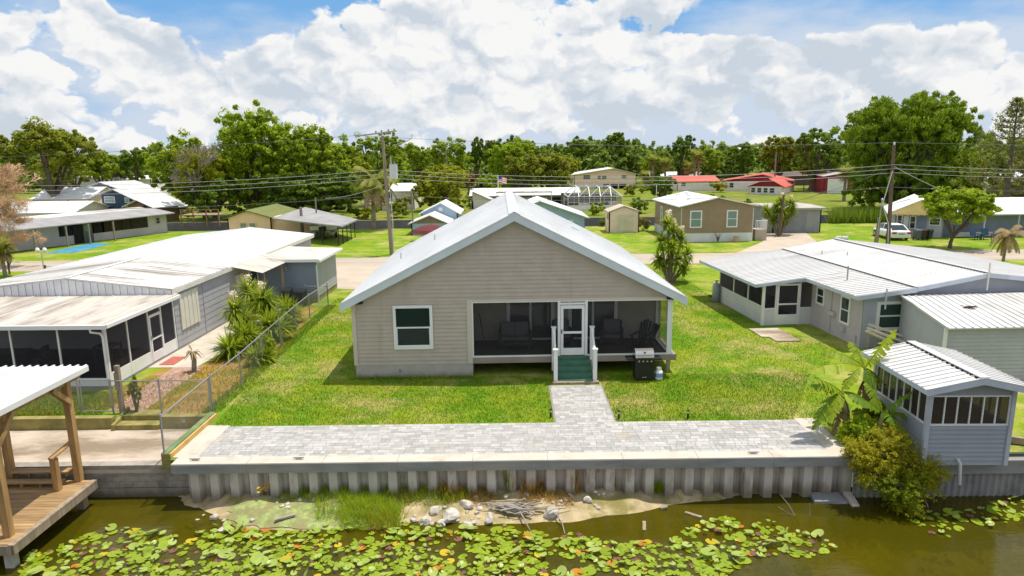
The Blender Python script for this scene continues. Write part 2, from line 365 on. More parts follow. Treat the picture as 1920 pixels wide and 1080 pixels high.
def lap(mb, w, poly, step=0.17, depth=0.014, z0=None):
    zs = [p[1] for p in poly]; lo = min(zs); hi = max(zs); z = (z0 if z0 is not None else lo)
    wprism(mb, w, poly, -0.10, -0.004)
    while z < hi - 1e-4:
        q = clipz(clipz(poly, z, True), min(z + step, hi), False)
        if len(q) >= 3:
            off = lambda zz: depth * (1 - (zz - z) / step)
            mb.add([w.P(a, zz, off(zz)) for a, zz in q], [tuple(range(len(q)))])
            b = [a for a, zz in q if abs(zz - z) < 1e-4]
            if len(b) >= 2: mb.add([w.P(min(b), z, depth), w.P(max(b), z, depth), w.P(max(b), z, -0.004), w.P(min(b), z, -0.004)], [(3, 2, 1, 0)])
        z += step
    return mb
def tag(o, label=None, cat=None, group=None, kind=None):
    if label: o['label'] = label
    if cat: o['category'] = cat
    if group: o['group'] = group
    if kind: o['kind'] = kind
    return o
def thing(name, label, cat, loc=(0, 0, 0), rz=0.0, group=None):
    o = bpy.data.objects.new(name, None); COL.objects.link(o); o.empty_display_size = 0.3
    o.location = loc if len(loc) == 3 else (loc[0], loc[1], 0); o.rotation_euler = (0, 0, rz); return tag(o, label, cat, group)
def dup(root, loc, rz=0.0, sc=1.0, label=None):
    r = root.copy(); COL.objects.link(r); r.location = loc; r.rotation_euler = (0, 0, rz); r.scale = (sc, sc, sc)
    if label: r['label'] = label
    for ch in list(root.children):
        c = ch.copy(); COL.objects.link(c); c.parent = r
        for q in list(ch.children):
            d = q.copy(); COL.objects.link(d); d.parent = c
    return r
def window(parent, w, s0, s1, z0, z1, fw=0.09, fmat=None, gmat=None, mid=True, o=0.0, name='window', label=None):
    fmat = fmat or WHITE; gmat = gmat or GLASS; mb = MB(); t = o + 0.085
    wbox(mb, w, s0, s1, z1 - fw, z1, o - 0.01, t); wbox(mb, w, s0, s1, z0, z0 + fw, o - 0.01, t)
    wbox(mb, w, s0, s0 + fw, z0 + fw, z1 - fw, o - 0.01, t); wbox(mb, w, s1 - fw, s1, z0 + fw, z1 - fw, o - 0.01, t)
    if mid: zm = (z0 + z1) / 2; wbox(mb, w, s0 + fw, s1 - fw, zm - fw * 0.25, zm + fw * 0.25, o - 0.01, t - 0.012)
    f = mb.build(name, fmat, parent)
    p = MB(); wbox(p, w, s0 + fw, s1 - fw, z0 + fw, z1 - fw, o + 0.05, o + 0.06); p.build('pane', gmat, f)
    if label: f['label'] = label
    return f
def ribs(mb, a, b, c, d, n, w=0.05, h=0.04):    # ribs from edge ab towards edge dc
    a, b, c, d = (Vector(q) for q in (a, b, c, d))
    for i in range(n + 1):
        t = i / n; p = a.lerp(b, t); q = d.lerp(c, t); mb.bar(p + Vector((0, 0, h * 0.4)), q + Vector((0, 0, h * 0.4)), w, h)
    return mb
# ================================================================== SETTING
WZ = -1.33
def structure(mb, name, mat): return tag(mb.build(name, mat), kind='structure')
gm = MB()
gm.add([(-10.3, 18.9, 0), (9.9, 18.9, 0), (9.9, 83, 0), (-10.3, 83, 0)], [(0, 1, 2, 3)])
gm.add([(-400, 22.15, 0), (-13.72, 22.15, 0), (-13.72, 22.93, 0), (-12.07, 22.93, 0), (-12.07, 22.15, 0), (-10.3, 22.15, 0), (-10.3, 83, 0), (-400, 83, 0)], [(0, 1, 2, 3, 7), (3, 4, 5, 6, 7)])
gm.add([(9.9, 18.75, 0), (400, 18.75, 0), (400, 83, 0), (9.9, 83, 0)], [(0, 1, 2, 3)])
gm.add([(-400, 83, 0), (400, 83, 0), (400, 83, -2), (-400, 83, -2)], [(0, 1, 2, 3)])
gm.add([(-400, 83, -2), (400, 83, -2), (400, 93, -2), (-400, 93, -2)], [(0, 1, 2, 3)])
gm.add([(-400, 93, -2), (400, 93, -2), (400, 93, 0), (-400, 93, 0)], [(0, 1, 2, 3)])
structure(gm, 'ground', GRASS)
structure(MB().add([(-2500, 93, 0), (2500, 93, 0), (2500, 2800, 0), (-2500, 2800, 0)], [(0, 1, 2, 3)]), 'far_ground', GRASSF)

def water_mat():
    m, nt, b = newmat('murky_water'); N = nt.nodes; L = nt.links
    b.inputs['Base Color'].default_value = (0.085, 0.076, 0.004, 1); b.inputs['Roughness'].default_value = 1.0; b.inputs['Specular IOR Level'].default_value = 0
    t = N.new('ShaderNodeBsdfTransparent'); t.inputs[0].default_value = (0.55, 0.50, 0.11, 1)
    body = N.new('ShaderNodeMixShader'); body.inputs[0].default_value = 0.56; L.new(t.outputs[0], body.inputs[1]); L.new(b.outputs[0], body.inputs[2])
    gl = N.new('ShaderNodeBsdfGlossy'); gl.inputs['Roughness'].default_value = 0.02
    fr = N.new('ShaderNodeFresnel'); fr.inputs[0].default_value = 1.33
    bp = N.new('ShaderNodeBump'); bp.inputs['Strength'].default_value = 0.42; bp.inputs['Distance'].default_value = 0.02
    L.new(tnoise(nt, 2.2, 4, (0.7, 2.6, 1)), bp.inputs['Height'])
    for q in (gl, fr): L.new(bp.outputs[0], q.inputs['Normal'])
    mx = N.new('ShaderNodeMixShader'); L.new(fr.outputs[0], mx.inputs[0]); L.new(body.outputs[0], mx.inputs[1]); L.new(gl.outputs[0], mx.inputs[2])
    L.new(mx.outputs[0], N['Material Output'].inputs[0]); return m
WATER = water_mat()
structure(MB().add([(-80, -60, WZ), (80, -60, WZ), (80, 19.3, WZ), (-80, 19.3, WZ)], [(0, 1, 2, 3)]), 'canal_water', WATER)
structure(MB().add([(-400, 83.01, WZ), (400, 83.01, WZ), (400, 92.9, WZ), (-400, 92.9, WZ)], [(0, 1, 2, 3)]), 'back_canal_water', WATER)

# canal bed with the sandy mound in front of the sheet piles
shore = [(-10.6, 19.6)] + [g(x, y, WZ) for x, y in ((350, 946), (392, 958), (425, 978), (450, 990), (560, 991), (720, 987), (790, 975), (880, 979), (1000, 979), (1100, 971), (1200, 957), (1260, 944), (1330, 935))]
def shore_y(x):
    if x <= shore[0][0]: return 19.6
    for a, b in zip(shore, shore[1:]):
        if x <= b[0]: t = (x - a[0]) / (b[0] - a[0]); return a[1] + t * (b[1] - a[1])
    return min(19.4, shore[-1][1] + (x - shore[-1][0]) * 0.22)
def bed_z(x, y):
    d = y - shore_y(x); n = 0.05 * math.sin(x * 2.3 + y * 3.1) + 0.035 * math.sin(x * 5.1 - y * 4.3)
    if d > 0: return WZ + 0.03 + 0.20 * math.tanh(d * 1.3) + n * min(1, d * 3)
    return max(WZ - 1.7, WZ + 0.03 + d * 0.36 + n * 0.4)
xs = np.linspace(-30, 30, 301); ys = np.linspace(6, 19.25, 100)
bv = [(x, y, bed_z(x, y)) for y in ys for x in xs]
bf = [(j * 301 + i, j * 301 + i + 1, (j + 1) * 301 + i + 1, (j + 1) * 301 + i) for j in range(99) for i in range(300)]
SAND = M('bank_sand', (0.42, 0.33, 0.19), 0.95, 0.2, 3.0, (1, 1, 1), (0.22, 0.19, 0.06), (0.46, 0.64), 1.2, bump=0.5, bs=14)
bed = np_mesh('canal_bed', bv, bf, SAND); tag(bed, kind='structure'); bed.data.shade_smooth()

structure(MB().add([(-200, 54.25, .008), (200, 53.6, .008), (200, 59.3, .008), (-200, 59.6, .008)], [(0, 1, 2, 3)]), 'road', ROADM)
structure(MB().add([(-13.6, 45.6, .012), (-9.6, 44.6, .012), (-9.2, 54.4, .012), (-15.0, 54.4, .012)], [(0, 1, 2, 3)]), 'driveway', DRIVE)
structure(MB().add([(19.6, 59.2, .012), (27.8, 59.2, .012), (31.9, 73.7, .012), (27.6, 73.7, .012), (24.6, 66.5, .012)], [(0, 1, 2, 3, 4)]), 'garage_driveway', DRIVE)
structure(MB().box(-45, -10.32, 19.22, 22.1, -0.55, -0.30), 'concrete_landing', CONCP)
structure(MB().add([(-15.5, 22.98, .006), (-12.0, 22.98, .006), (-12.0, 22.4, .006), (-10.9, 22.4, .006), (-10.6, 31, .006), (-11.6, 40, .006), (-14.0, 40, .006), (-14.6, 30, .006)], [(0, 1, 4, 5, 6, 7), (1, 2, 3, 4)]), 'dry_yard', DIRT)
structure(MB().add([(-15.7, 28.0, .014), (-13.5, 28.0, .014), (-12.9, 35, .014), (-12.6, 41, .014), (-15.3, 41, .014)], [(0, 1, 2, 3, 4)]), 'side_path', CONC)
structure(MB().add([(-14.4, 22.98, .012), (-13.1, 22.98, .012), (-13.2, 28.0, .012), (-14.5, 28.0, .012)], [(0, 1, 2, 3)]), 'brick_path', BRICKP)

# pavers: real stones over a joint bed
PAVER = M('grey_pavers', (0.40, 0.385, 0.37), 0.85, 0.07, 5, (1, 1, 1), (0.47, 0.40, 0.31), (0.56, 0.78), 0.7, island=0.19, bump=0.15)
JOINT = M('paver_joint', (0.27, 0.25, 0.23), 0.95, 0.1)
pv = MB()
def pave(x0, x1, y0, y1, seed):
    r = random.Random(seed); y = y0; row = 0
    while y < y1 - 0.05:
        h = min(r.choice((0.15, 0.2, 0.2)), y1 - y); x = x0 - r.random() * 0.2
        while x < x1:
            wd = r.choice((0.15, 0.2, 0.3, 0.3, 0.4)); a, b = max(x, x0), min(x + wd, x1)
            if b - a > 0.03:
                z = 0.018 + r.random() * 0.003; q = 0.005
                pv.add([(a + q, y + q, z), (b - q, y + q, z), (b - q, y + h - q, z), (a + q, y + h - q, z)], [(0, 1, 2, 3)])
            x += wd
        y += h
pave(-9.45, 9.35, 19.05, 21.38, 3); pave(1.42, 3.36, 21.38, 25.05, 5)
structure(pv, 'paver_patio', PAVER)
structure(MB().add([(-9.45, 19.05, .009), (9.35, 19.05, .009), (9.35, 21.4, .009), (-9.45, 21.4, .009)], [(0, 1, 2, 3)]).add([(1.36, 21.4, .009), (3.42, 21.4, .009), (3.42, 25.1, .009), (1.36, 25.1, .009)], [(0, 1, 2, 3)]), 'paver_bed', JOINT)

# ================================================================== SEAWALLS
sw = thing('seawall', 'long grey sheet pile seawall with a pale concrete cap below the paver patio', 'seawall', (0, 18.55, 0))
cap = MB().box(-10.02, 9.98, 0.02, 0.5, -0.27, 0.021).box(-10.2, -9.45, 0.5, 2.95, -0.2, 0.020).box(9.35, 9.98, 0.5, 2.95, -0.2, 0.020)
capo = cap.build('cap', CONC, sw)
MB().box(-10.02, 9.98, 0.0, 0.018, -0.275, 0.0).build('cap_face', CONCF, capo)
jt = MB()
for k in range(1, 9): jt.box(-10.02 + k * 2.2, -10.02 + k * 2.2 + .012, -.002, .0, -.275, -.0).box(-10.02 + k * 2.2, -10.02 + k * 2.2 + .012, 0.018, .5, .021, .0225)
for o_ in pieces(jt, 'cap_joint', M('joint_line', (.20, .18, .16), .9), capo): pass
sp = MB(); x = -9.75; P = []
per = 0.585
while x < 9.7:
    P += [(x, 0.40), (x + 0.10, 0.40), (x + 0.18, 0.15), (x + 0.425, 0.15), (x + 0.505, 0.40)]; x += per
P.append((9.75, 0.40))
for (a, b), (c, d) in zip(P, P[1:]): sp.add([(a, b, -2.1), (c, d, -2.1), (c, d, -0.275), (a, b, -0.275)], [(0, 1, 2, 3)])
# interlock seams in the recesses
x = -9.75
while x < 9.7: sp.box(x + 0.03, x + 0.055, 0.385, 0.40, -2.1, -0.275); x += per
sp.box(9.74, 10.02, .30, .34, -2.1, -.272)
sp.build('sheet_pile', PILE, sw)
for i, (px, py) in enumerate(((365, 866), (560, 863), (1412, 852))):
    x, y = g(px, py); cl = MB().box(-0.03, 0.03, -0.02, 0.02, 0, 0.05).bar((-0.16, 0, 0.06), (0.16, 0, 0.06), 0.03).box(-0.09, -0.05, -0.02, 0.02, 0, 0.05).box(0.05, 0.09, -0.02, 0.02, 0, 0.05)
    o = cl.build('mooring_cleat', GALV); o.location = (x, 18.8, 0.02)
    tag(o, ['small mooring cleat on the cap beside the end of the chain link fence', 'small mooring cleat on the cap, second from the fence end', 'small mooring cleat on the cap towards the banana plants'][i], 'cleat', 'mooring cleats on the seawall cap')
bw = thing('block_seawall', 'grey concrete block seawall below the stained landing', 'seawall', (0, 19.22, 0))
BLOCKM = M('block_wall', (0.33, 0.29, 0.25), 0.95, 0.22, 2.0, (1, 1, 1.6), (0.17, 0.155, 0.13), (0.5, 0.72), 0.9, bump=0.4, zst=(-1.0, -1.3, (0.12, 0.10, 0.06)))
mb = MB().box(-40, -9.8, 0.0, 0.3, -2.2, -1.05)
r = random.Random(4)
for k, z in enumerate((-1.03, -0.83, -0.63)):
    x = -30 + (0.2 if k % 2 else 0)
    while x < -10.0:
        mb.box(x + 0.006, min(x + 0.394, -9.85), 0.015 + r.random() * 0.006, 0.3, z + 0.006, z + 0.194); x += 0.4
mb.box(-30, -9.85, 0.03, 0.28, -1.04, -0.44)
mb.build('block_course', BLOCKM, bw); MB().box(-40, -10.03, -0.01, 0.3, -0.43, -0.296).build('coping', BLOCKM, bw)
rs = thing('corrugated_seawall', 'low corrugated grey seawall under the boat house', 'seawall', (9.98, 18.62, 0))
mb = MB(); pts = [(i * 0.05, 0.05 * (1 if (i // 2) % 2 else 0)) for i in range(0, 440)]
for (a, b), (c, d) in zip(pts, pts[1:]): mb.add([(a, b, -2.1), (c, d, -2.1), (c, d, -0.55), (a, b, -0.55)], [(0, 1, 2, 3)])
mb.build('corrugated_sheet', M('corrugated_wall', (0.25, 0.235, 0.235), 0.85, 0.15, 2, (1, 1, 1), (0.12, 0.105, 0.09), (0.5, 0.72), 0.9), rs)
MB().box(0, 22, -0.12, 0.3, -0.55, -0.14).build('coping', CONCF, rs)

rw = thing('retaining_wall', 'low mossy olive retaining wall behind the landing, broken by concrete steps', 'retaining wall', (0, 22.05, 0))
MB().box(-40, -13.75, 0.0, 0.28, -0.3, 0.10).box(-12.05, -10.45, 0.0, 0.3, -0.3, 0.12).build('wall', OLIVEC, rw)
MB().box(-11.35, -11.22, -0.012, 0.0, -0.1, 0.02).build('outlet_box', GALV, rw)
s_ = thing('garden_steps', 'two mossy concrete steps rising from the landing to the gate', 'steps', (-13.7, 21.95, -0.3))
MB().box(0.12, 1.6, 0.0, 0.45, 0, 0.17).build('step', OLIVEC, s_); MB().box(0.12, 1.6, 0.45, 1.0, 0, 0.34).build('step', OLIVEC, s_)
MB().hexa([(0, -.05, 0), (.115, -.05, 0), (.115, 1.0, 0), (0, 1.0, 0)], [(0, -.05, .2), (.115, -.05, .2), (.115, 1.0, .46), (0, 1.0, .46)]).build('cheek_wall', OLIVEC, s_)
eb = thing('edging_beam', 'green and yellow timber beam edging the lawn under the chain link fence', 'edging', (-10.3, 18.95, 0))
MB().box(-0.16, 0.095, 0, 3.3, -0.3, 0.16).build('beam', YTIMBER, eb); MB().box(-0.165, 0.03, -0.005, 3.32, 0.16, 0.20).build('top_board', ALGAE, eb)
MB().box(-0.165, 0.105, -0.03, 0.0, -0.3, 0.19).build('end_face', OLIVEC, eb)

# ================================================================== MAIN HOUSE
HX, HY, HD, HW = -6.33, 26.36, 14.2, 12.82
hs = thing('taupe_house', 'large taupe lap sided house with white metal gable roof and screened back porch', 'house', (HX, HY, 0), R(0.9))
ZE, ZA, XA = 3.20, 6.46, 6.45
PX0, PX1, PZ0, PZ1, PD = 4.72, 12.4, 0.80, 3.03, 2.45
wf = W((0, 0), (HW, 0))
mb = MB()
lap(mb, wf, [(0, 0.52), (PX0, 0.52), (PX0, PZ1 + .07), (0, PZ1 + .07)], 0.165, 0.026)
gz = PZ1 + .07
lap(mb, wf, [(0, gz), (HW, gz), (HW, ZE + .05), (XA, ZA), (0, ZE + .05)], 0.165, 0.026)
wl = W((0, HD), (0, 0)); lap(mb, wl, [(0, 0.52), (HD, 0.52), (HD, ZE), (0, ZE)], 0.165, 0.026)
wr = W((HW, 0), (HW, HD)); lap(mb, wr, [(PD, 0.52), (HD, 0.52), (HD, ZE), (PD, ZE)], 0.165, 0.026)
wb = W((HW, HD), (0, HD)); lap(mb, wb, [(0, 0.1), (HW, 0.1), (HW, ZE), (HW - XA, ZA), (0, ZE)], 0.165, 0.026)
wall = mb.build('wall', TAN, hs)
mb = MB().box(PX0, 12.62, PD, PD + .1, .75, 3.2); lap(mb, W((PX0, PD), (HW, PD)), [(0, .8), (HW - PX0, .8), (HW - PX0, 3.1), (0, 3.1)], 0.165, 0.024)
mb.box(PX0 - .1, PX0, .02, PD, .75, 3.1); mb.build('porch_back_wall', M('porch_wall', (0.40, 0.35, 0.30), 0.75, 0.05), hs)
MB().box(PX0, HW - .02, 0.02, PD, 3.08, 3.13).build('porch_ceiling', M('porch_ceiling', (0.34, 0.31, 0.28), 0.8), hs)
_fd = MB().box(0.02, PX0, -0.012, 0.10, 0, 0.52).box(0.02, 0.12, .1, HD, 0, .52).box(HW - .12, HW - .02, 3.4, HD, 0, .52).box(PX0 - .12, PX0, .1, 3.4, 0, .52); pieces(_fd, 'foundation', TANSKIRT, hs)
CORN = M('taupe_corner_trim', (0.58, 0.51, 0.42), 0.65, 0.03)
_cb = MB().box(-.040, .12, -.044, -.0345, .52, ZE).box(PX0 - .20, PX0, -.044, -.0345, .52, PZ1 + .02).box(PX0 - .2, HW, -.044, -.0345, PZ1 + .02, PZ1 + .12); pieces(_cb, 'corner_board', CORN, hs)
# roof
slope = (ZA - ZE) / (XA + .0)
ov, oy = 0.40, 0.36
zl = ZE - slope * ov
def roofz(x): return ZA + .13 - abs(x - XA) * slope
rf = MB(); t = .05
for sx in (-1, 1):
    xe = -ov if sx < 0 else HW + ov
    a, b = (xe, -oy, roofz(xe)), (XA, -oy, roofz(XA)); c, d = (XA, HD + .3, roofz(XA)), (xe, HD + .3, roofz(xe))
    q = [a, b, c, d] if sx < 0 else [b, a, d, c]
    rf.slab(*q, t)
    ribs(rf, a, d, c, b, 32, .03, .022)
roof = rf.build('roof', ROOFW, hs)
fb = MB()
for sx in (-1, 1):
    xe = -ov if sx < 0 else HW + ov
    for yy in (-oy + .004, HD + .27):
        z0, z1 = roofz(xe) - .055, roofz(XA) - .055; hF = .27
        fb.hexa([(xe, yy, z0 - hF), (XA, yy, z1 - hF), (XA, yy + .03, z1 - hF), (xe, yy + .03, z0 - hF)], [(xe, yy, z0), (XA, yy, z1), (XA, yy + .03, z1), (xe, yy + .03, z0)])
    fb.box(min(xe, xe - sx * .03), max(xe, xe - sx * .03), -oy + .04, HD + .26, roofz(xe) - .31, roofz(xe) - .06)
    fb.slab((xe, -oy + .035, roofz(xe) - .31), (XA, -oy + .035, roofz(XA) - .31), (XA, -.03, roofz(XA) - .31), (xe, -.03, roofz(xe) - .31), .01)
fb.build('fascia', TRIM, roof)
rc = MB()
for sx in (-1, 1): rc.slab((XA, -oy - .01, roofz(XA) + .05), (XA + sx * .22, -oy - .01, roofz(XA) + .05 - .22 * slope), (XA + sx * .22, HD + .3, roofz(XA) + .05 - .22 * slope), (XA, HD + .3, roofz(XA) + .05), .02)
rc.build('ridge_cap', TRIM, roof)
for (px, py, h) in ((811, 449, .3), (717, 497, .3)):
    MB().cyl((0, 0), .04, 0, h, 8).build('vent_pipe', PVC, roof).location = ({811: 2.7, 717: 1.1}[px], {811: 6.8, 717: 6.2}[px], roofz({811: 2.7, 717: 1.1}[px]))
o = MB().box(-.22, .22, -.22, .22, 0, .14).build('roof_vent', TRIM, roof); o.location = (9.7, 8.6, roofz(9.7) - .02); o.rotation_euler = (0, math.atan(slope), 0)
# bedroom window with blind
fr = MB(); s0, s1, z0, z1 = 1.60, 3.16, 1.17, 2.96
wbox(fr, wf, s0, s1, z1 - .11, z1, .0, .09); wbox(fr, wf, s0, s1, z0, z0 + .13, 0, .09); wbox(fr, wf, s0, s0 + .11, z0 + .13, z1 - .11, 0, .09); wbox(fr, wf, s1 - .11, s1, z0 + .13, z1 - .11, 0, .09)
win = fr.build('window', WHITE, hs)
a, b = s0 + .11, s1 - .11; zm = 2.06
q = MB(); wbox(q, wf, a, b, zm - .03, zm + .03, .037, .075); wbox(q, wf, a, a + .04, z0 + .13, zm - .03, .037, .07); wbox(q, wf, b - .04, b, z0 + .13, zm - .03, .037, .07); wbox(q, wf, a + .04, b - .04, z0 + .13, z0 + .17, .037, .07); q.build('sash', WHITE, win)
q = MB(); wbox(q, wf, a, b, z0 + .13, z1 - .11, .055, .058); q.build('pane', GLASST, win)
q = MB()
for k in range(15): zz = zm + .05 + k * .053; wbox(q, wf, a, b, zz, zz + .034, .040, .048)
wbox(q, wf, a, b, z0 + .17, z0 + .27, .040, .048); q.build('blind', BLIND, win)
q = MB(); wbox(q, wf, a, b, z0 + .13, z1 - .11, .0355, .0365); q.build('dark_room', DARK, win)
# flood lights
for sx in (.28, HW - .2):
    fl = MB().cyl((0, 0), .07, 0, .03, 10).bar((-.17, -.06, .0), (-.02, -.1, -.04), .12, .07).bar((.17, -.06, .0), (.02, -.1, -.04), .12, .07).bar((0, -.02, 0), (0, -.1, 0), .05)
    o = fl.build('security_light', BLACK, hs); o.location = (sx, -.03, 3.12)
o = MB().cyl((0, 0), .035, -.02, .08, 8).bar((0, 0, .05), (0, -.08, .05), .03).build('hose_tap', GALV, hs); o.location = (1.78, -.03, .25)
# porch deck, rim, posts
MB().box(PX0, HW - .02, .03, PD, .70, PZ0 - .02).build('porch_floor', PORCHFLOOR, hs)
MB().box(PX0 - .02, HW + .12, -.03, .03, .52, .77).box(HW - .02, HW + .12, .03, PD, .52, .77).build('rim_joist', M('rim_board', (0.30, 0.25, 0.20), 0.85, 0.12), hs)
DOOR0, DOOR1 = 8.14, 9.33
MB().box(PX0, DOOR0, -.035, .03, .772, .83).box(DOOR1, 12.55, -.035, .03, .772, .83).box(12.59, 12.65, .03, PD, .772, .83).box(PX0 - .005, PX0 + .05, -.03, .03, .83, PZ1).build('bottom_rail', WHITE, hs)
_cp = MB().box(12.53, 12.73, -.04, .10, .772, PZ1 + .09).box(12.61, 12.73, PD - .1, PD, .772, PZ1); pieces(_cp, 'corner_post', WHITE, hs)
MB().box(PX0 - .02, 12.53, -.034, .03, PZ1 - .02, PZ1 + .02).box(12.61, 12.69, .1, PD, PZ1 - .02, PZ1 + .07).build('header_trim', WHITE, hs)
MB().box(HW - .25, HW - .12, .0, .12, 0, .52).build('deck_post', WOODG, hs)
MB().box(HW - .15, HW, .0, PD, 3.03, 3.2).build('porch_beam', TAN, hs)
for x0, x1 in ((PX0 + .05, DOOR0), (DOOR1, 12.53)):
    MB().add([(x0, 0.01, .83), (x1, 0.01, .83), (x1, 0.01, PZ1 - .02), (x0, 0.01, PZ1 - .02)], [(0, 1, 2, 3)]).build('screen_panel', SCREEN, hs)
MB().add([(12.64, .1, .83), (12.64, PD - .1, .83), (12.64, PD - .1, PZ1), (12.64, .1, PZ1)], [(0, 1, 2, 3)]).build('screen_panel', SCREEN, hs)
# screen door
d0, d1 = DOOR0, DOOR1
dr = MB().box(d0, d0 + .10, -.05, .04, .79, PZ1 + .03).box(d1 - .10, d1, -.05, .04, .79, PZ1 + .03).box(d0 + .1, d1 - .1, -.045, .03, PZ1 - .14, PZ1 - .06).build('door_frame', WHITE, hs)
sdm = MB(); a, b = d0 + .115, d1 - .115
sdm.box(a, a + .11, -.03, .01, .81, 2.86).box(b - .11, b, -.03, .01, .81, 2.86).box(a + .11, b - .11, -.03, .01, 2.72, 2.86).box(a + .11, b - .11, -.03, .01, 1.70, 1.79).box(a + .11, b - .11, -.03, .01, .81, 1.10)
sdo = sdm.build('screen_door', WHITE, hs)
MB().add([(a + .11, -.01, 1.10), (b - .11, -.01, 1.10), (b - .11, -.01, 2.72), (a + .11, -.01, 2.72)], [(0, 1, 2, 3)]).build('screen_panel', SCREEN, sdo)
MB().box(a + .03, a + .06, -.08, -.03, 1.72, 1.88).build('handle', BLACK, sdo)
# sliding doors
wp = W((0, PD), (HW, PD))
for a, b in ((6.12, 8.2), (8.80, 10.95)):
    m_ = (a + b) / 2; q = MB()
    wbox(q, wp, a, a + .15, .79, 2.98, -.01, .06); wbox(q, wp, b - .15, b, .79, 2.98, -.01, .06); wbox(q, wp, a + .15, b - .15, 2.80, 2.98, -.01, .06); wbox(q, wp, m_ - .05, m_ + .05, .79, 2.80, -.01, .055); wbox(q, wp, a + .15, b - .15, .79, .88, -.01, .055)
    o = q.build('sliding_door', WHITE, hs); q = MB(); wbox(q, wp, a + .15, m_ - .05, .88, 2.80, .016, .03); wbox(q, wp, m_ + .05, b - .15, .88, 2.80, .016, .03); pieces(q, 'pane', GLASS, o)
# stairs
sx0, sx1 = 8.03, 9.44
for k in range(4):
    z = PZ0 - .17 * (k + 1); y = -.04 - .27 * k
    MB().box(sx0, sx1, y - .29, y, z - .035, z).box(sx0, sx1, y - .022, y, z + .002, z + .134).build('step', GREENP, hs)
MB().hexa([(sx0 - .05, -1.1, 0), (sx0, -1.1, 0), (sx0, 0, 0), (sx0 - .05, 0, 0)], [(sx0 - .05, -1.1, .1), (sx0, -1.1, .1), (sx0, -.04, .76), (sx0 - .05, -.04, .76)]).hexa([(sx1, -1.1, 0), (sx1 + .05, -1.1, 0), (sx1 + .05, 0, 0), (sx1, 0, 0)], [(sx1, -1.1, .1), (sx1 + .05, -1.1, .1), (sx1 + .05, -.04, .76), (sx1, -.04, .76)]).box(sx0 - .2, sx1 + .2, -1.30, -1.105, 0, .09).build('stringer', WOODG, hs)
for xx in (sx0 - .06, sx1 + .06):
    ra = MB()
    for (yy, zb, zt) in ((-1.08, 0.09, 1.33), (-.12, .2, 1.98)):
        ra.box(xx - .075, xx + .075, yy - .075, yy + .075, zb, zt).box(xx - .10, xx + .10, yy - .10, yy + .10, zt, zt + .04)
    ra.bar((xx, -1.0, 1.24), (xx, -.19, 1.86), .07, .09); ra.bar((xx, -1.0, .42), (xx, -.19, 1.04), .05, .07)
    for k in range(5): t = (k + .5) / 5; y = -1.0 + t * .81; ra.box(xx - .018, xx + .018, y - .018, y + .018, .42 + t * .62, 1.24 + t * .62)
    ra.build('stair_rail', WHITE, hs)

# ---- porch furniture (stands on the porch, each its own thing)
def H(x, y, z=0): 
    c, s = math.cos(R(.9)), math.sin(R(.9)); return (HX + x * c - y * s, HY + x * s + y * c, z)
def sofa(name, label, w, pos, rz, seats, cat='sofa'):
    t = thing(name, label, cat, pos, rz)
    f = MB().box(-w / 2, w / 2, -.3, .38, .06, .30)
    f.build('frame', WICKER, t); MB().box(-w / 2, w / 2, .30, .40, .30, .92).build('backrest', WICKER, t)
    for sx in (-1, 1): MB().box(sx * w / 2 - .06, sx * w / 2 + .06, -.32, .36, 0, .62).build('armrest', WICKER, t)
    iw = (w - .14) / seats
    for k in range(seats):
        x0 = -w / 2 + .07 + k * iw
        MB().box(x0 + .01, x0 + iw - .01, -.3, .28, .30, .44).build('seat_cushion', CUSHION, t)
        MB().hexa([(x0 + .01, .12, .44), (x0 + iw - .01, .12, .44), (x0 + iw - .01, .28, .44), (x0 + .01, .28, .44)], [(x0 + .01, .22, .98), (x0 + iw - .01, .22, .98), (x0 + iw - .01, .34, .98), (x0 + .01, .34, .98)]).build('back_cushion', CUSHION, t)
    return t
ZF = PZ0 - .02
sofa('loveseat', 'dark two seat loveseat with grey cushions inside the screened porch', 1.3, H(6.45, 1.55, ZF), 0, 2)
sofa('armchair', 'dark armchair with grey cushions standing in the porch right of the screen door', .85, H(10.6, 1.75, ZF), R(-8), 1, 'armchair')
sofa('armchair', 'dark cushioned armchair half hidden behind the screen door', .72, H(8.5, 1.9, ZF), R(10), 1, 'armchair')
ct_ = thing('coffee_table', 'low dark coffee table in front of the loveseat on the porch', 'table', H(6.5, .75, ZF))
MB().box(-.55, .55, -.25, .25, .34, .40).build('tabletop', WICKER, ct_)
for sx in (-1, 1):
    for sy in (-1, 1): MB().box(sx * .5 - .03, sx * .5 + .03, sy * .2 - .03, sy * .2 + .03, 0, .34).build('leg', WICKER, ct_)
def adir(label, pos, rz):
    t = thing('adirondack_chair', label, 'chair', pos, rz)
    MB().hexa([(-.28, -.35, .36), (.28, -.35, .36), (.26, .25, .22), (-.26, .25, .22)], [(-.28, -.35, .40), (.28, -.35, .40), (.26, .25, .26), (-.26, .25, .26)]).build('seat', BLACK, t)
    b = MB()
    for k in range(5):
        x = -.24 + k * .12; h = 1.12 - .06 * abs(k - 2) ** 1.4; b.hexa([(x - .05, .2, .25), (x + .05, .2, .25), (x + .05, .23, .25), (x - .05, .23, .25)], [(x * 1.15 - .055, .52, h), (x * 1.15 + .055, .52, h), (x * 1.15 + .055, .55, h), (x * 1.15 - .055, .55, h)])
    b.build('backrest', BLACK, t)
    for sx in (-1, 1):
        MB().box(sx * .33 - .06, sx * .33 + .06, -.42, .3, .56, .60).build('armrest', BLACK, t)
        MB().box(sx * .31 - .03, sx * .31 + .03, -.36, -.30, 0, .56).build('leg', BLACK, t); MB().bar((sx * .27, .1, .3), (sx * .27, .5, .0), .05).build('leg', BLACK, t)
    return t
adir('black adirondack chair with fan shaped back by the porch corner post', H(11.75, .95, ZF), R(-35))
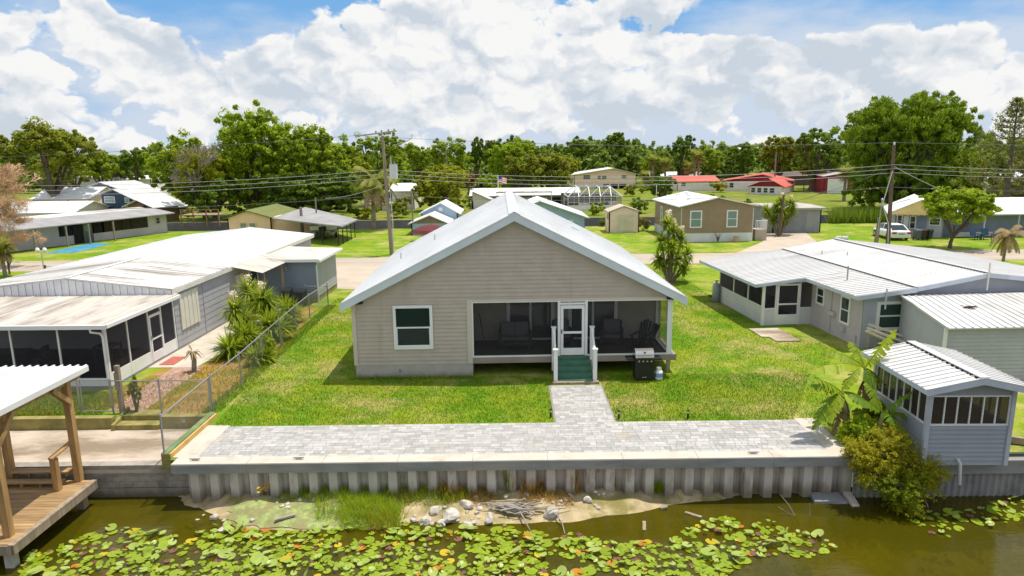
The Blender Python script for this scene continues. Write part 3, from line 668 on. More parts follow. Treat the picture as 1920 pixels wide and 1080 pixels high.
st_ = thing('side_chair', 'low dark chair beside the adirondack chair against the porch side screen', 'chair', H(12.12, 1.45, ZF), R(-75))
MB().box(-.22, .22, -.22, .22, .38, .43).build('seat', BLACK, st_); MB().bar((0, .22, .43), (0, .42, .85), .4, .03, (0, 0, 1)).build('backrest', BLACK, st_)
for sx in (-1, 1):
    for sy in (-1, 1): MB().bar((sx * .2, sy * .2, .38), (sx * .22, sy * .26, 0), .03).build('leg', BLACK, st_)
br = MB().bar((0, 0, .1), (-.25, .12, 1.45), .03).box(-.05, .35, -.06, .06, 0, .12).build('broom', WICKER); br.location = H(5.2, 1.4, ZF); tag(br, 'dark broom leaning at the house end of the porch', 'broom')
# ---- grill and tank
gx, gy = 5.12, 25.72
gr = thing('gas_grill', 'black gas grill with steel lid beside the porch stairs', 'grill', (gx, gy, 0), R(1))
MB().box(-.36, .36, -.25, .25, .07, .74).build('cabinet', BLACK, gr); 
o = MB().box(-.09, .09, -.262, -.251, .16, .185).build('badge', STEEL, gr)
MB().box(-.36, .36, -.33, -.252, .76, .93).build('control_panel', BLACK, gr)
for k in range(4): MB().tube([(-.24 + k * .16, -.332, .85), (-.24 + k * .16, -.37, .85)], .032, 10).build('knob', STEEL, gr)
MB().box(-.38, .38, -.26, .26, .76, .95).build('firebox', BLACK, gr)
ld = MB(); prof = [(-.26, .955), (-.25, 1.10), (-.17, 1.22), (-.02, 1.27), (.14, 1.25), (.24, 1.14), (.26, .955)]
ld.add([(-.36, y, z) for y, z in prof] + [(.36, y, z) for y, z in prof], [tuple(range(7)), tuple(range(13, 6, -1))] + [(i, i + 7, i + 8, i + 1) for i in range(6)])
ldo = ld.build('lid', STEEL, gr); MB().bar((-.28, -.30, 1.05), (.28, -.30, 1.05), .03).build('handle', STEEL, ldo); MB().tube([(0, -.225, 1.17), (0, -.25, 1.16)], .045, 10).build('thermometer', M('red_dial', (.4, .05, .05), .5), ldo)
for sx in (-1, 1): MB().box(min(sx * .385, sx * .68), max(sx * .385, sx * .68), -.24, .24, .86, .91).build('side_shelf', BLACK, gr)
for sx in (-1, 1):
    for sy in (-1, 1): MB().tube([(sx * .3 - .02, sy * .2, .04), (sx * .3 + .02, sy * .2, .04)], .04, 8).build('wheel', BLACK, gr)
pt = thing('propane_tank', 'white propane tank with blue label on the grass beside the grill', 'gas tank', (5.72, 25.62, 0))
MB().lathe((0, 0), [(.10, 0), (.11, .03), (.15, .07), (.155, .12), (.155, .30), (.14, .37), (.08, .41), (.03, .42)], 16).build('tank', WHITE, pt, True)
MB().tube([(0, 0, .14), (0, 0, .30)], .157, 14, False).build('label_band', M('blue_label', (.03, .14, .5), .5), pt).scale = (1, 1, 1)
MB().tube([(0, 0, .40), (0, 0, .52)], .10, 10, False).cyl((0, 0), .025, .40, .49, 8).build('collar', WHITE, pt)
for i, (px, py) in enumerate(((1161, 788), (1291, 787), (1033, 785))):
    x, y = g(px, py); t = thing('path_light', ['short black path light by the lawn corner right of the walkway', 'short black path light along the lawn edge farthest from the walkway', 'short black path light left of the walkway corner'][i], 'path light', (x, y + .1, 0), 0, 'path lights along the patio')
    MB().cyl((0, 0), .035, 0, .2, 8).build('post', BLACK, t); MB().cyl((0, 0), .04, .2, .27, 8).build('lens', M('lens_yellow', (.6, .5, .2), .3), t); MB().cyl((0, 0), .055, .27, .30, 8).build('lid', BLACK, t)
# ================================================================== LEFT HOUSE
lh = thing('grey_mobile_home', 'long low grey home with weathered white roof and dark screened front porch', 'house', (-15.65, 25.4, 0), R(-0.9))
LW = 9.8
mb = MB(); w = W((0, 5.3), (0, 26.2)); lap(mb, w, [(0, .1), (20.9, .1), (20.9, 2.86), (0, 2.86)], .30, .014)
wf2 = W((-LW, 5.3), (0, 5.3)); lap(mb, wf2, [(0, .1), (LW, .1), (LW, 2.9), (LW / 2 + .3, 3.4), (0, 2.9)], .3, .014)
lap(mb, W((0, 26.2), (-LW, 26.2)), [(0, .1), (LW, .1), (LW, 2.9), (LW / 2, 3.4), (0, 2.9)], .3, .014); lap(mb, W((-LW, 26.2), (-LW, 5.3)), [(0, .1), (20.9, .1), (20.9, 2.86), (0, 2.86)], .3, .014)
mb.build('wall', GREYS, lh); MB().box(-LW - .02, .02, 5.28, 26.22, 0, .12).box(-LW, 0.02, -.02, 5.28, 0, .1).build('base', CONCF, lh)
XR, ZR, ZL = -4.65, 3.50, 2.95
def gableroof(parent, name, mat, x0, x1, xr, y0, y1, ze, zr, t=.06, nr=0, rw=.05, rh=.03):
    mb = MB(); mb.slab((x0, y0, ze), (xr, y0, zr), (xr, y1, zr), (x0, y1, ze), t); mb.slab((xr, y0, zr), (x1, y0, ze), (x1, y1, ze), (xr, y1, zr), t)
    if nr: ribs(mb, (x0, y0, ze), (x0, y1, ze), (xr, y1, zr), (xr, y0, zr), nr, rw, rh); ribs(mb, (x1, y0, ze), (x1, y1, ze), (xr, y1, zr), (xr, y0, zr), nr, rw, rh)
    return mb.build(name, mat, parent)
gableroof(lh, 'weathered_roof', ROOFWD, -LW - .15, .15, XR, 5.0, 11.0, ZL, ZR, .06, 14, .04, .02)
rr = gableroof(lh, 'roof', ROOFW, -LW - .15, .15, XR, 11.0, 26.6, ZL + .004, ZR + .004, .06, 34, .04, .02)
MB().bar((XR, 5.0, ZR + .03), (XR, 26.6, ZR + .03), .16, .03).build('ridge_cap', ROOFW, rr)
mb = MB(); wg = W((-LW - .1, 5.02), (.1, 5.02)); zt = lambda s: ZL + (ZR - ZL) * (1 - abs(s - (LW / 2 + .25)) / 5.0) - .065
n = 60
for k in range(n):
    a, b = k * (LW + .2) / n, (k + 1) * (LW + .2) / n; o = .02 if k % 2 else 0.0
    mb.add([wg.P(a, 2.66, o), wg.P(b, 2.66, o), wg.P(b, zt(b), o), wg.P(a, zt(a), o)], [(0, 1, 2, 3)])
mb.build('gable_fascia', M('ribbed_white_fascia', (.66, .67, .69), .6, .08, 1.5), lh)
mb = MB()
for k in range(150): a = 5.0 + k * .144; mb.box(.12 + (.012 if k % 2 else 0), .16, a, a + .144, 2.70, 2.90)
mb.build('eave_fascia', M('ribbed_cream_fascia', (.66, .63, .57), .6, .08, 1.5), lh)
# porch
mb = MB().slab((-LW - .2, -.25, 2.60), (.28, -.25, 2.60), (.28, 5.28, 2.70), (-LW - .2, 5.28, 2.70), .07)
pr = mb.build('porch_roof', ROOFDIRTY, lh)
mb = MB()
for k in range(9): x = -LW + k * 1.22; mb.bar((x, -.25, 2.61), (x, 5.28, 2.71), .05, .03)
mb.build('roof_seam', M('seam', (.62, .60, .56), .6), pr)
MB().box(-LW - .2, .28, -.36, -.252, 2.46, 2.62).box(.282, .36, -.36, 5.3, 2.50, 2.64).build('gutter', WHITE, pr)
MB().tube([(-.35, -.30, 2.46), (-.35, -.3, 2.34), (-.12, -.1, 2.24), (-.06, -.06, 2.1), (-.06, -.06, .15)], .045, 8).build('downspout', WHITE, lh)
mb = MB().box(-.11, 0, 0, .11, .1, 2.5)
for k in range(6): x = -1.85 - k * 1.85; mb.box(x - .035, x + .035, 0, .06, .1, 2.5)
mb.box(-LW, -.11, 0.01, .05, .1, .42).box(-.05, -.01, .11, 3.05, .1, .60).box(-.05, -.01, 4.15, 5.3, .1, .60)
for y in (1.5, 3.05, 4.12, 5.22): mb.box(-.06, 0, y - .035, y + .035, .1, 2.5)
mb.box(-.06, 0, .1, 5.3, 2.43, 2.52).box(-LW, -.1, 0, .06, 2.42, 2.5)
mb.build('porch_frame', WHITE, lh)
mb = MB().add([(-LW, .03, .42), (-.11, .03, .42), (-.11, .03, 2.42), (-LW, .03, 2.42)], [(0, 1, 2, 3)]); mb.build('screen_panel', SCREEND, lh)
for a, b in ((.11, 1.46), (1.54, 3.01), (4.16, 5.18)): MB().add([(-.03, a, .6), (-.03, b, .6), (-.03, b, 2.43), (-.03, a, 2.43)], [(0, 1, 2, 3)]).build('screen_panel', SCREEND, lh)
mb = MB().box(-.05, .02, 3.09, 3.18, .12, 2.16).box(-.05, .02, 4.0, 4.09, .12, 2.16).box(-.05, .02, 3.18, 4.0, 2.05, 2.16).box(-.05, .02, 3.18, 4.0, 1.05, 1.12).box(-.05, .02, 3.18, 4.0, .12, .5)
d = mb.build('screen_door', WHITE, lh); MB().add([(-.02, 3.18, .5), (-.02, 4.0, .5), (-.02, 4.0, 2.05), (-.02, 3.18, 2.05)], [(0, 1, 2, 3)]).build('screen_panel', SCREEND, d); MB().box(.02, .06, 3.11, 3.15, 1.1, 1.25).build('handle', GALV, d)
MB().add([(-LW, 5.25, .1), (-LW, .1, .1), (-.1, .1, .1), (-.1, 5.25, .1)], [(3, 2, 1, 0)]).build('porch_floor', PORCHFLOOR, lh)
# shutters
wv = W((0, 0), (0, 30))
def shutter(y0, y1, z0, z1):
    mb = MB(); n = 9
    for k in range(n): a = y0 + (y1 - y0) * k / n; b = y0 + (y1 - y0) * (k + 1) / n; wbox(mb, wv, a, b, z0, z1, .014, .05 if k % 2 else .07)
    mb.build('storm_shutter', SHUT, lh)
shutter(5.75, 7.55, .85, 2.55); shutter(12.2, 13.1, 1.25, 2.3)
q = MB(); wbox(q, wv, 8.15, 8.2, .1, 2.86, .0, .03); q.build('wall_seam', GARAGE, lh)
q = MB(); wbox(q, wv, 13.9, 15.35, .1, 2.3, .012, .06); d = q.build('door', M('cream_door', (.66, .60, .50), .6), lh); q = MB(); wbox(q, wv, 14.2, 15.1, 1.3, 2.15, .062, .07); q.build('pane', GLASS, d)
# awning
mb = MB(); n = 44
for k in range(n):
    a, b = 11.5 + k * .115, 11.5 + (k + 1) * .115; o = .03
    za, zb = (o if k % 2 else 0), (0 if k % 2 else o)
    mb.add([(.14, a, 2.90 + za), (1.85, a, 2.55 + za), (1.85, b, 2.55 + zb), (.14, b, 2.90 + zb)], [(0, 1, 2, 3)])
aw = mb.build('awning', AWN, lh)
for y in (11.9, 14.6, 14.8): MB().box(1.7, 1.77, y, y + .06, .0, 2.56).build('awning_post', WOODG, aw)
# annex
mb = MB(); wa = W((.02, 15.6), (3.5, 15.6)); lap(mb, wa, [(0, .35), (3.48, .35), (3.48, 2.66), (0, 2.78)], .26, .018)
mb.build('annex_front_wall', BLUEGREY, lh); mb = MB(); lap(mb, W((3.5, 15.6), (3.5, 20.1)), [(0, .35), (4.5, .35), (4.5, 2.64), (0, 2.64)], .22, .018); lap(mb, W((3.5, 20.1), (0.02, 20.1)), [(0, .1), (3.48, .1), (3.48, 2.7), (0, 2.64)], .22, .018)
mb.build('annex_side_wall', GREYS, lh); MB().box(.02, 3.48, 15.62, 20.08, 0, .35).build('annex_base', OLIVEC, lh)
ar = MB().slab((.2, 15.2, 2.83), (3.85, 15.2, 2.68), (3.85, 20.5, 2.68), (.2, 20.5, 2.83), .05).build('annex_roof', M('annex_sheet_roof', (.56, .52, .46), .7, .1, 1, (.4, 1.5, 1), (.42, .37, .31), (.5, .7), .8), lh)
MB().box(.2, 3.86, 15.10, 15.2, 2.56, 2.74).box(3.85, 3.92, 15.1, 20.5, 2.54, 2.69).build('gutter', WHITE, ar)
MB().tube([(3.75, 15.15, 2.56), (3.72, 15.3, 2.42), (3.56, 15.55, 2.3), (3.56, 15.55, .1)], .05, 8).build('downspout', WHITE, ar)
q = MB(); wbox(q, wa, 1.65, 1.8, 2.0, 2.25, .02, .15); q.build('wall_lamp', GALV, lh)
def LH(x, y, z=0): c, s = math.cos(R(-.9)), math.sin(R(-.9)); return (-15.65 + x * c - y * s, 25.4 + x * s + y * c, z)
def simple_table(name, label, cat, pos, w, d, h, mat, rz=0):
    t = thing(name, label, cat, pos, rz); MB().box(-w / 2, w / 2, -d / 2, d / 2, h - .05, h).build('tabletop', mat, t)
    for sx in (-1, 1):
        for sy in (-1, 1): MB().box(sx * (w / 2 - .05) - .03, sx * (w / 2 - .05) + .03, sy * (d / 2 - .05) - .03, sy * (d / 2 - .05) + .03, 0, h - .05).build('leg', mat, t)
    return t
simple_table('dining_table', 'dark dining table behind the front screens of the long grey home', 'table', LH(-5.6, 2.2, .11), 1.6, .9, .8, WICKER)
def chair(label, pos, rz, mat=WICKER, group=None):
    t = thing('porch_chair', label, 'chair', pos, rz, group); MB().box(-.23, .23, -.23, .23, .42, .46).build('seat', mat, t); MB().box(-.23, .23, .2, .24, .46, 1.0).build('backrest', mat, t)
    for sx in (-1, 1):
        for sy in (-1, 1): MB().box(sx * .2 - .02, sx * .2 + .02, sy * .2 - .02, sy * .2 + .02, 0, .42).build('leg', mat, t)
    return t
chair('dark chair to the left of the dining table in the left screened porch', LH(-6.9, 2.2, .11), R(90)); chair('dark chair to the right of the dining table in the left screened porch', LH(-4.3, 2.3, .11), R(-90)); 
simple_table('side_table', 'dark side table by the corner post of the left screened porch', 'table', LH(-1.6, 2.6, .11), .8, .8, .95, WICKER)
mt = MB().box(-.32, .32, -.6, .6, 0, .02).build('door_mat', BRICKRED); mt.location = LH(.62, 3.55, .015); tag(mt, 'faded red doormat on the concrete outside the porch screen door', 'doormat')
def wheelie(label, pos, rz=0, mat=None, group=None):
    t = thing('trash_bin', label, 'bin', pos, rz, group); mat = mat or BINM
    MB().hexa([(-.22, -.25, .08), (.22, -.25, .08), (.22, .25, .08), (-.22, .25, .08)], [(-.29, -.34, .95), (.29, -.34, .95), (.29, .34, .95), (-.29, .34, .95)]).build('body', mat, t)
    MB().hexa([(-.31, -.37, .95), (.31, -.37, .95), (.31, .36, .95), (-.31, .36, .95)], [(-.27, -.30, 1.04), (.27, -.3, 1.04), (.27, .32, 1.06), (-.27, .32, 1.06)]).bar((-.25, .40, .98), (.25, .40, .98), .04).build('lid', mat, t)
    for sx in (-1, 1): MB().tube([(sx * .2, .26, .1), (sx * .26, .26, .1)], .1, 10).build('wheel', BLACK, t)
    return t
wheelie('black wheeled bin with heaped lid against the blue lap wall', (-13.45, 39.95, 0), R(4)); wheelie('black wheeled bin by the fence corner and white downspout', (-12.55, 39.6, 0), R(-8))

# ================================================================== FENCES
def fence(name, label, pts, h=1.22, gap=.085, z=0.0, wood=()):
    t = thing(name, label, 'fence', (pts[0][0], pts[0][1], z)); ox, oy = pts[0]
    rail = MB(); net = MB()
    for i, (a, b) in enumerate(zip(pts, pts[1:])):
        w = W((a[0] - ox, a[1] - oy), (b[0] - ox, b[1] - oy)); L = w.L
        rail.tube([w.P(0, h - .02), w.P(L, h - .02)], .022, 6)
        n = int((L + h) / gap); hw = .0042
        for dr in (0, 1):
            for k in range(n):
                s = k * gap - h; a0, z0, a1, z1 = s, .03, s + h, h
                if a0 < 0: z0 = .03 - a0; a0 = 0
                if a1 > L: z1 = h - (a1 - L); a1 = L
                if z1 <= z0: continue
                if dr: a0, a1 = L - a0, L - a1
                net.add([w.P(a0 - hw, z0), w.P(a0 + hw, z0), w.P(a1 + hw, z1), w.P(a1 - hw, z1)], [(0, 1, 2, 3)])
        for s in ((0, L) if i == len(pts) - 2 else (0,)):
            q = MB().tube([w.P(s, -.05), w.P(s, h + .03)], .03, 8); p = w.P(s, 0); q.lathe((p[0], p[1]), [(.036, h + .03), (.03, h + .06), (.0, h + .075)], 8); q.build('post', GALV, t)
    rail.build('top_rail', GALV, t); net.build('chain_mesh', GALV, t); return t
fence('chain_link_fence', 'long chain link fence running back between the two yards past the yucca bed', [(-10.40, 19.0), (-10.55, 22.7), (-10.58, 25.4), (-10.75, 28.2), (-10.9, 31.0), (-11.05, 33.8), (-11.15, 36.6), (-11.0, 39.9)], 1.30, .085, .05)
fence('chain_link_fence', 'short chain link fence return from the trash bins to the long fence', [(-12.4, 40.1), (-11.0, 39.9)], 1.2)
fence('chain_link_fence', 'chain link fence across the dry yard between gate and long fence', [(-14.0, 22.65), (-12.3, 22.62), (-10.56, 22.6)], 1.2, .085, .05)
fence('chain_link_fence', 'chain link fence on the grass left of the gate under the dock roof', [(-20.5, 22.9), (-17.8, 22.85), (-15.25, 22.8)], 1.2, .085, .05)
gt = thing('garden_gate', 'narrow chain link gate at the top of the mossy steps', 'gate', (-15.12, 22.75, .05))
MB().tube([(0, 0, .06), (1.05, -.05, .06)], .02, 6).tube([(0, 0, 1.2), (1.05, -.05, 1.2)], .02, 6).tube([(0, 0, .06), (0, 0, 1.2)], .02, 6).tube([(1.05, -.05, .06), (1.05, -.05, 1.2)], .02, 6).build('frame', GALV, gt)
net = MB(); wgt = W((0, 0), (1.05, -.05))
for dr in (0, 1):
    for k in range(27):
        s = k * .085 - 1.14; a0, z0, a1, z1 = s, .06, s + 1.14, 1.2
        if a0 < 0: z0 -= a0; a0 = 0
        if a1 > 1.05: z1 -= a1 - 1.05; a1 = 1.05
        if z1 > z0:
            if dr: a0, a1 = 1.05 - a0, 1.05 - a1
            net.add([wgt.P(a0 - .004, z0), wgt.P(a0 + .004, z0), wgt.P(a1 + .004, z1), wgt.P(a1 - .004, z1)], [(0, 1, 2, 3)])
net.build('chain_mesh', GALV, gt)
o = MB().box(-.07, .07, -.07, .07, 0, 1.75).box(-.09, .03, -.10, -.07, .9, 1.5).build('timber_post', WOODG); o.location = (-13.75, 22.75, 0); tag(o, 'grey timber post standing taller than the gate beside it', 'post')

# ================================================================== DOCK
dk = thing('covered_dock', 'timber dock with white ribbed metal roof over the water', 'dock', (-12.5, 15.45, 0))
zd = -.60; mb = MB(); y = 0.02; r = random.Random(2)
while y < 3.35: mb.box(-7.5, .02, y, y + .135, zd - .04, zd + r.random() * .006); y += .143
mb.build('deck_board', DECK, dk)
MB().box(-7.5, .0, -.03, .012, zd - .27, zd - .02).box(-.02, .05, -.03, 3.45, zd - .25, zd - .045).box(-7.4, -.1, 1.6, 1.65, zd - .25, zd - .045).build('rim_joist', WOODG, dk)
MB().box(-.10, .055, -.035, 3.45, zd - .042, zd + .012).build('edge_board', WOODG, dk)
for x in (-.28, -3.4, -6.5):
    for y in (.25, 3.15): MB().box(x - .11, x + .11, y - .11, y + .11, -2.3, zd - .26).build('pile', M('pale_pile', (.42, .39, .33), .9, .2, 3) if x == -.28 and y == .25 else WOODG, dk)
for (x, y) in ((-.38, .42), (-.45, 3.42), (-2.55, 3.55), (-5.5, .42), (-5.5, 3.5)): MB().box(x - .09, x + .09, y - .09, y + .09, zd, 2.50).build('post', WOOD, dk)
MB().box(-.50, -.41, -1.2, 4.05, 2.40, 2.60).box(-7.5, -.5, 3.38, 3.48, 2.42, 2.60).box(-7.5, -.5, .38, .47, 2.42, 2.6).build('beam', WOOD, dk)
for (p, q) in (((-.36, 2.7, 2.46), (-.36, 3.4, 1.86)), ((-.36, -.3, 2.46), (-.36, .4, 1.86)), ((-.36, 1.15, 2.46), (-.36, .5, 1.8)), ((-1.2, 3.43, 2.46), (-.5, 3.43, 1.86))): MB().bar(p, q, .09, .13).build('brace', WOOD, dk)
rf = MB().slab((-8, -1.6, 2.68), (-.22, -1.6, 2.68), (-.22, 4.15, 2.72), (-8, 4.15, 2.72), .03); ribs(rf, (-7.9, -1.6, 2.69), (-.24, -1.6, 2.69), (-.24, 4.15, 2.73), (-7.9, 4.15, 2.73), 32, .045, .05)
rfo = rf.build('roof', ROOFW, dk); MB().box(-.22, -.19, -1.6, 4.15, 2.58, 2.735).build('edge_trim', WHITE, rfo)
mb = MB()
for x in (-1.25, -2.0, -2.75, -3.5): mb.box(x - .02, x + .02, -1.5, 4.1, 2.60, 2.66)
mb.build('purlin', WOOD, rfo)
sx = MB()
for k, (y, z) in enumerate(((3.0, -.45), (3.36, -.29))):
    sx.box(-2.5 - .2 * (1 - k), -.75, y, y + .14, z - .04, z).box(-2.5 - .2 * (1 - k), -.75, y + .15, y + .29, z - .04, z)
    for x in (-2.4, -1.9, -1.35, -.8): sx.box(x - .02, x + .02, y + .02, y + .28, zd if k == 0 else -.45, z - .04)
sx.build('step', DECK, dk)
MB().box(-.78, -.62, 2.75, 2.91, zd, .38).bar((-.70, 2.70, .42), (-.55, 3.45, .62), .16, .05).build('handrail', WOOD, dk)

# ================================================================== RIGHT HOUSE
rh = thing('grey_vinyl_house', 'grey vinyl sided house with low white metal roof and corner screened porch', 'house', (15.7, 29.75, 0), R(4.5))
mb = MB(); lap(mb, W((0, 4.4), (0, 0)), [(0, 0), (4.4, 0), (4.4, 2.42), (0, 2.42)], .15, .028); lap(mb, W((0, 12), (0, 4.4)), [(0, 0), (7.6, 0), (7.6, 2.42), (0, 2.42)], .15, .028)
mb.build('side_wall', GREYR, rh)
mb = MB(); lap(mb, W((0, 0), (12, 0)), [(0, 0), (12, 0), (12, 2.5), (5.5, 3.22), (2.2, 2.66), (0, 2.42)], .15, .028); lap(mb, W((12, 0), (12, 12)), [(0, 0), (12, 0), (12, 2.5), (0, 2.5)], .15, .028); lap(mb, W((12, 12), (0, 12)), [(0, 0), (12, 0), (12, 2.5), (6.5, 3.22), (0, 2.4)], .15, .028)
mb.build('front_wall', M('grey_front_vinyl', (.40, .41, .45), .65, .05), rh)
zp = lambda x: 2.76 - (2.2 - x) * .106
ROOFW2 = M('pale_ribbed_roof', (.58, .57, .56), .5, .07, .6, (.4, 1.5, 1), (.42, .40, .38), (.5, .75), .6, (.4, 1.6, 1))
mb = MB().slab((-.55, -.35, zp(-.55)), (2.2, -.35, zp(2.2)), (2.2, 4.2, zp(2.2)), (-.55, 4.2, zp(-.55)), .05).slab((-3.1, 4.2, zp(-3.1)), (2.2, 4.2, zp(2.2)), (2.2, 12.3, zp(2.2)), (-3.1, 12.3, zp(-3.1)), .05)
ribs(mb, (-.55, -.3, zp(-.55)), (-.55, 4.15, zp(-.55)), (2.2, 4.15, 2.76), (2.2, -.3, 2.76), 14, .05, .03); ribs(mb, (-3.1, 4.25, zp(-3.1)), (-3.1, 12.25, zp(-3.1)), (2.2, 12.25, 2.76), (2.2, 4.25, 2.76), 26, .05, .03)
mb.build('low_roof', ROOFW2, rh)
mb = MB().slab((2.2, -.35, 2.79), (5.5, -.35, 3.34), (5.5, 12.3, 3.34), (2.2, 12.3, 2.79), .05).slab((5.5, -.35, 3.34), (12.4, -.35, 2.52), (12.4, 12.3, 2.52), (5.5, 12.3, 3.34), .05)
ribs(mb, (2.2, -.3, 2.79), (2.2, 12.25, 2.79), (5.5, 12.25, 3.34), (5.5, -.3, 3.34), 40, .04, .012); ribs(mb, (12.4, -.3, 2.52), (12.4, 12.25, 2.52), (5.5, 12.25, 3.34), (5.5, -.3, 3.34), 40, .04, .012)
mr = mb.build('main_roof', ROOFW2, rh)
mb = MB()
for xx, zz in ((2.2, 2.81), (5.5, 3.37)):
    mb.bar((xx, -.35, zz), (xx, 12.3, zz), .2, .025)
mb.build('ridge_cap', ROOFW2, mr)
mb = MB()
for xx, zz in ((2.07, 2.80), (5.36, 3.345)):
    for k in range(62): mb.box(xx - .02, xx + .0, -.3 + k * .2, -.3 + k * .2 + .12, zz - .02, zz + .03)
mb.bar((2.06, -.3, 2.795), (2.06, 12.2, 2.795), .012, .012).bar((5.35, -.3, 3.34), (5.35, 12.2, 3.34), .012, .012)
tag(mb.build('ridge_vent_slot', M('grey_slot', (.12, .12, .12), .9), mr), kind='stuff')
FAS = M('grey_fascia', (.50, .54, .60), .6)
mb = MB().box(-.58, -.552, -.37, 4.2, zp(-.55) - .17, zp(-.55)).box(-3.13, -3.102, 4.18, 12.3, zp(-3.1) - .16, zp(-3.1)).hexa([(-3.1, 4.17, zp(-3.1) - .16), (-.58, 4.17, zp(-.58) - .16), (-.58, 4.195, zp(-.58) - .16), (-3.1, 4.195, zp(-3.1) - .16)], [(-3.1, 4.17, zp(-3.1) - .005), (-.58, 4.17, zp(-.58) - .005), (-.58, 4.195, zp(-.58) - .005), (-3.1, 4.195, zp(-3.1) - .005)])
for (xa, za, xb, zb) in ((-.55, zp(-.55), 2.2, 2.76), (2.2, 2.79, 5.5, 3.34), (5.5, 3.34, 12.4, 2.52)):
    mb.hexa([(xa, -.38, za - .2), (xb, -.38, zb - .2), (xb, -.352, zb - .2), (xa, -.352, za - .2)], [(xa, -.38, za - .003), (xb, -.38, zb - .003), (xb, -.352, zb - .003), (xa, -.352, za - .003)])
mb.build('fascia', FAS, rh)
for (x, y, h, m) in ((.7, 2.6, 1.0, M('rusty_pipe', (.42, .30, .22), .8)), (2.9, 9.0, .3, PVC), (3.6, 7.6, .25, PVC), (.75, -.42, 1.25, PVC), (5.4, -.45, 1.7, SHUT)):
    z0 = zp(x) if x < 2.2 else 2.8 + (x - 2.2) * .166
    if y < 0: z0 -= .7
    MB().cyl((x, y), .035, z0 - .05, z0 + h * .7, 8).build('vent_pipe', m, mr)
ws = W((0, 4.4), (0, 0)); window(rh, ws, .5, 1.25, 1.22, 2.1, .09); window(rh, ws, 2.7, 3.5, .78, 2.12, .1)
wfr = W((0, 0), (12, 0)); window(rh, wfr, .62, 2.0, .78, 2.12, .14, None, glassmat('green_glass', (.03, .06, .05))); window(rh, wfr, 7.6, 8.8, .9, 2.1, .14)
q = MB(); wbox(q, ws, 1.75, 1.9, 0, 2.2, .0, .06); wbox(q, ws, 1.8, 2.3, .95, 1.15, .018, .16); wbox(q, ws, 2.9, 3.2, .45, .65, .018, .14); wbox(q, ws, 3.9, 4.1, .05, .5, .018, .08); pieces(q, 'utility_box', GREYR, rh)
# porch
px0 = -2.6; kp = M('porch_kick_panel', (.60, .59, .58), .7, .06, 1.5)
_kp = MB().box(px0, px0 + .04, 4.4, 10.2, 0, .95).box(px0 + .04, -1.95, 4.4, 4.44, 0, .85).box(-.62, 0, 4.4, 4.44, 0, .85); pieces(_kp, 'kick_panel', kp, rh)
mb = MB()
for y in (4.4, 6.2, 8.1, 10.15): mb.box(px0 - .01, px0 + .06, y, y + .07, .95 if y > 4.5 else 0, 2.2)
mb.box(px0 - .02, px0 + .10, 4.38, 4.5, 0, 2.2).box(px0, px0 + .05, 4.4, 10.2, .93, .99).box(px0, px0 + .05, 4.4, 10.2, 2.12, 2.22).box(px0, 0, 4.4, 4.45, 2.2, 2.3).box(px0 + .1, -1.95, 4.4, 4.45, .84, .9).box(-.62, 0, 4.4, 4.45, .84, .9).box(-1.95, -1.88, 4.39, 4.46, 0, 2.2).box(-.68, -.62, 4.39, 4.46, 0, 2.2)
mb.build('porch_frame', WHITE, rh)
mb = MB().add([(px0 + .03, 4.5, .98), (px0 + .03, 10.15, .98), (px0 + .03, 10.15, 2.13), (px0 + .03, 4.5, 2.13)], [(3, 2, 1, 0)]); mb.build('screen_panel', SCREEND, rh)
_sp = MB().add([(px0 + .1, 4.43, .9), (-1.95, 4.43, .9), (-1.95, 4.43, 2.2), (px0 + .1, 4.43, 2.2)], [(0, 1, 2, 3)]).add([(-.62, 4.43, .9), (0, 4.43, .9), (0, 4.43, 2.25), (-.62, 4.43, 2.25)], [(0, 1, 2, 3)]); pieces(_sp, 'screen_panel', SCREEND, rh)
d = MB().box(-1.87, -1.77, 4.38, 4.42, .02, 2.15).box(-.79, -.69, 4.38, 4.42, .02, 2.15).box(-1.77, -.79, 4.38, 4.42, 2.05, 2.15).box(-1.77, -.79, 4.38, 4.42, 1.05, 1.13).box(-1.77, -.79, 4.38, 4.42, .02, .55).build('screen_door', WHITE, rh)
MB().add([(-1.77, 4.4, .55), (-.79, 4.4, .55), (-.79, 4.4, 2.05), (-1.77, 4.4, 2.05)], [(0, 1, 2, 3)]).build('screen_panel', SCREEND, d)
MB().box(px0, 0, 4.45, 12, 0, .05).build('porch_floor', PORCHFLOOR, rh); MB().box(px0, -.1, 10.2, 10.25, 0, 2.2).build('porch_end_wall', OFFW, rh)
def RHp(x, y, z=0): c, s = math.cos(R(4.5)), math.sin(R(4.5)); return (15.7 + x * c - y * s, 29.75 + x * s + y * c, z)
q = thing('covered_barbecue', 'bulky dark covered barbecue behind the porch side screens', 'grill', RHp(-1.9, 7.2, .05)); MB().box(-.35, .35, -.45, .45, 0, .9).build('cover_skirt', BLACK, q); MB().lathe((0, 0), [(.48, .9), (.5, 1.1), (.42, 1.4), (.2, 1.55), (0, 1.58)], 12).build('dome', BLACK, q)
chair('dark chair inside the right porch behind its screen door', RHp(-1.2, 6.4, .05), R(-20))
q = thing('gas_cylinder', 'tall grey gas cylinder at the far corner of the right porch', 'gas tank', RHp(-2.85, 10.05, 0)); MB().lathe((0, 0), [(.22, 0), (.22, 1.0), (.17, 1.12), (.05, 1.17)], 14).build('tank', M('grey_cylinder', (.33, .36, .38), .5, .08), q, True); MB().cyl((0, 0), .06, 1.15, 1.32, 8).bar((-.1, 0, 1.3), (.12, 0, 1.3), .05).build('valve', GALV, q)
q = MB(); P_ = [(11.85, 33.2), (13.3, 33.25), (13.5, 30.85), (12.35, 30.8), (12.3, 31.6), (11.95, 31.65)]
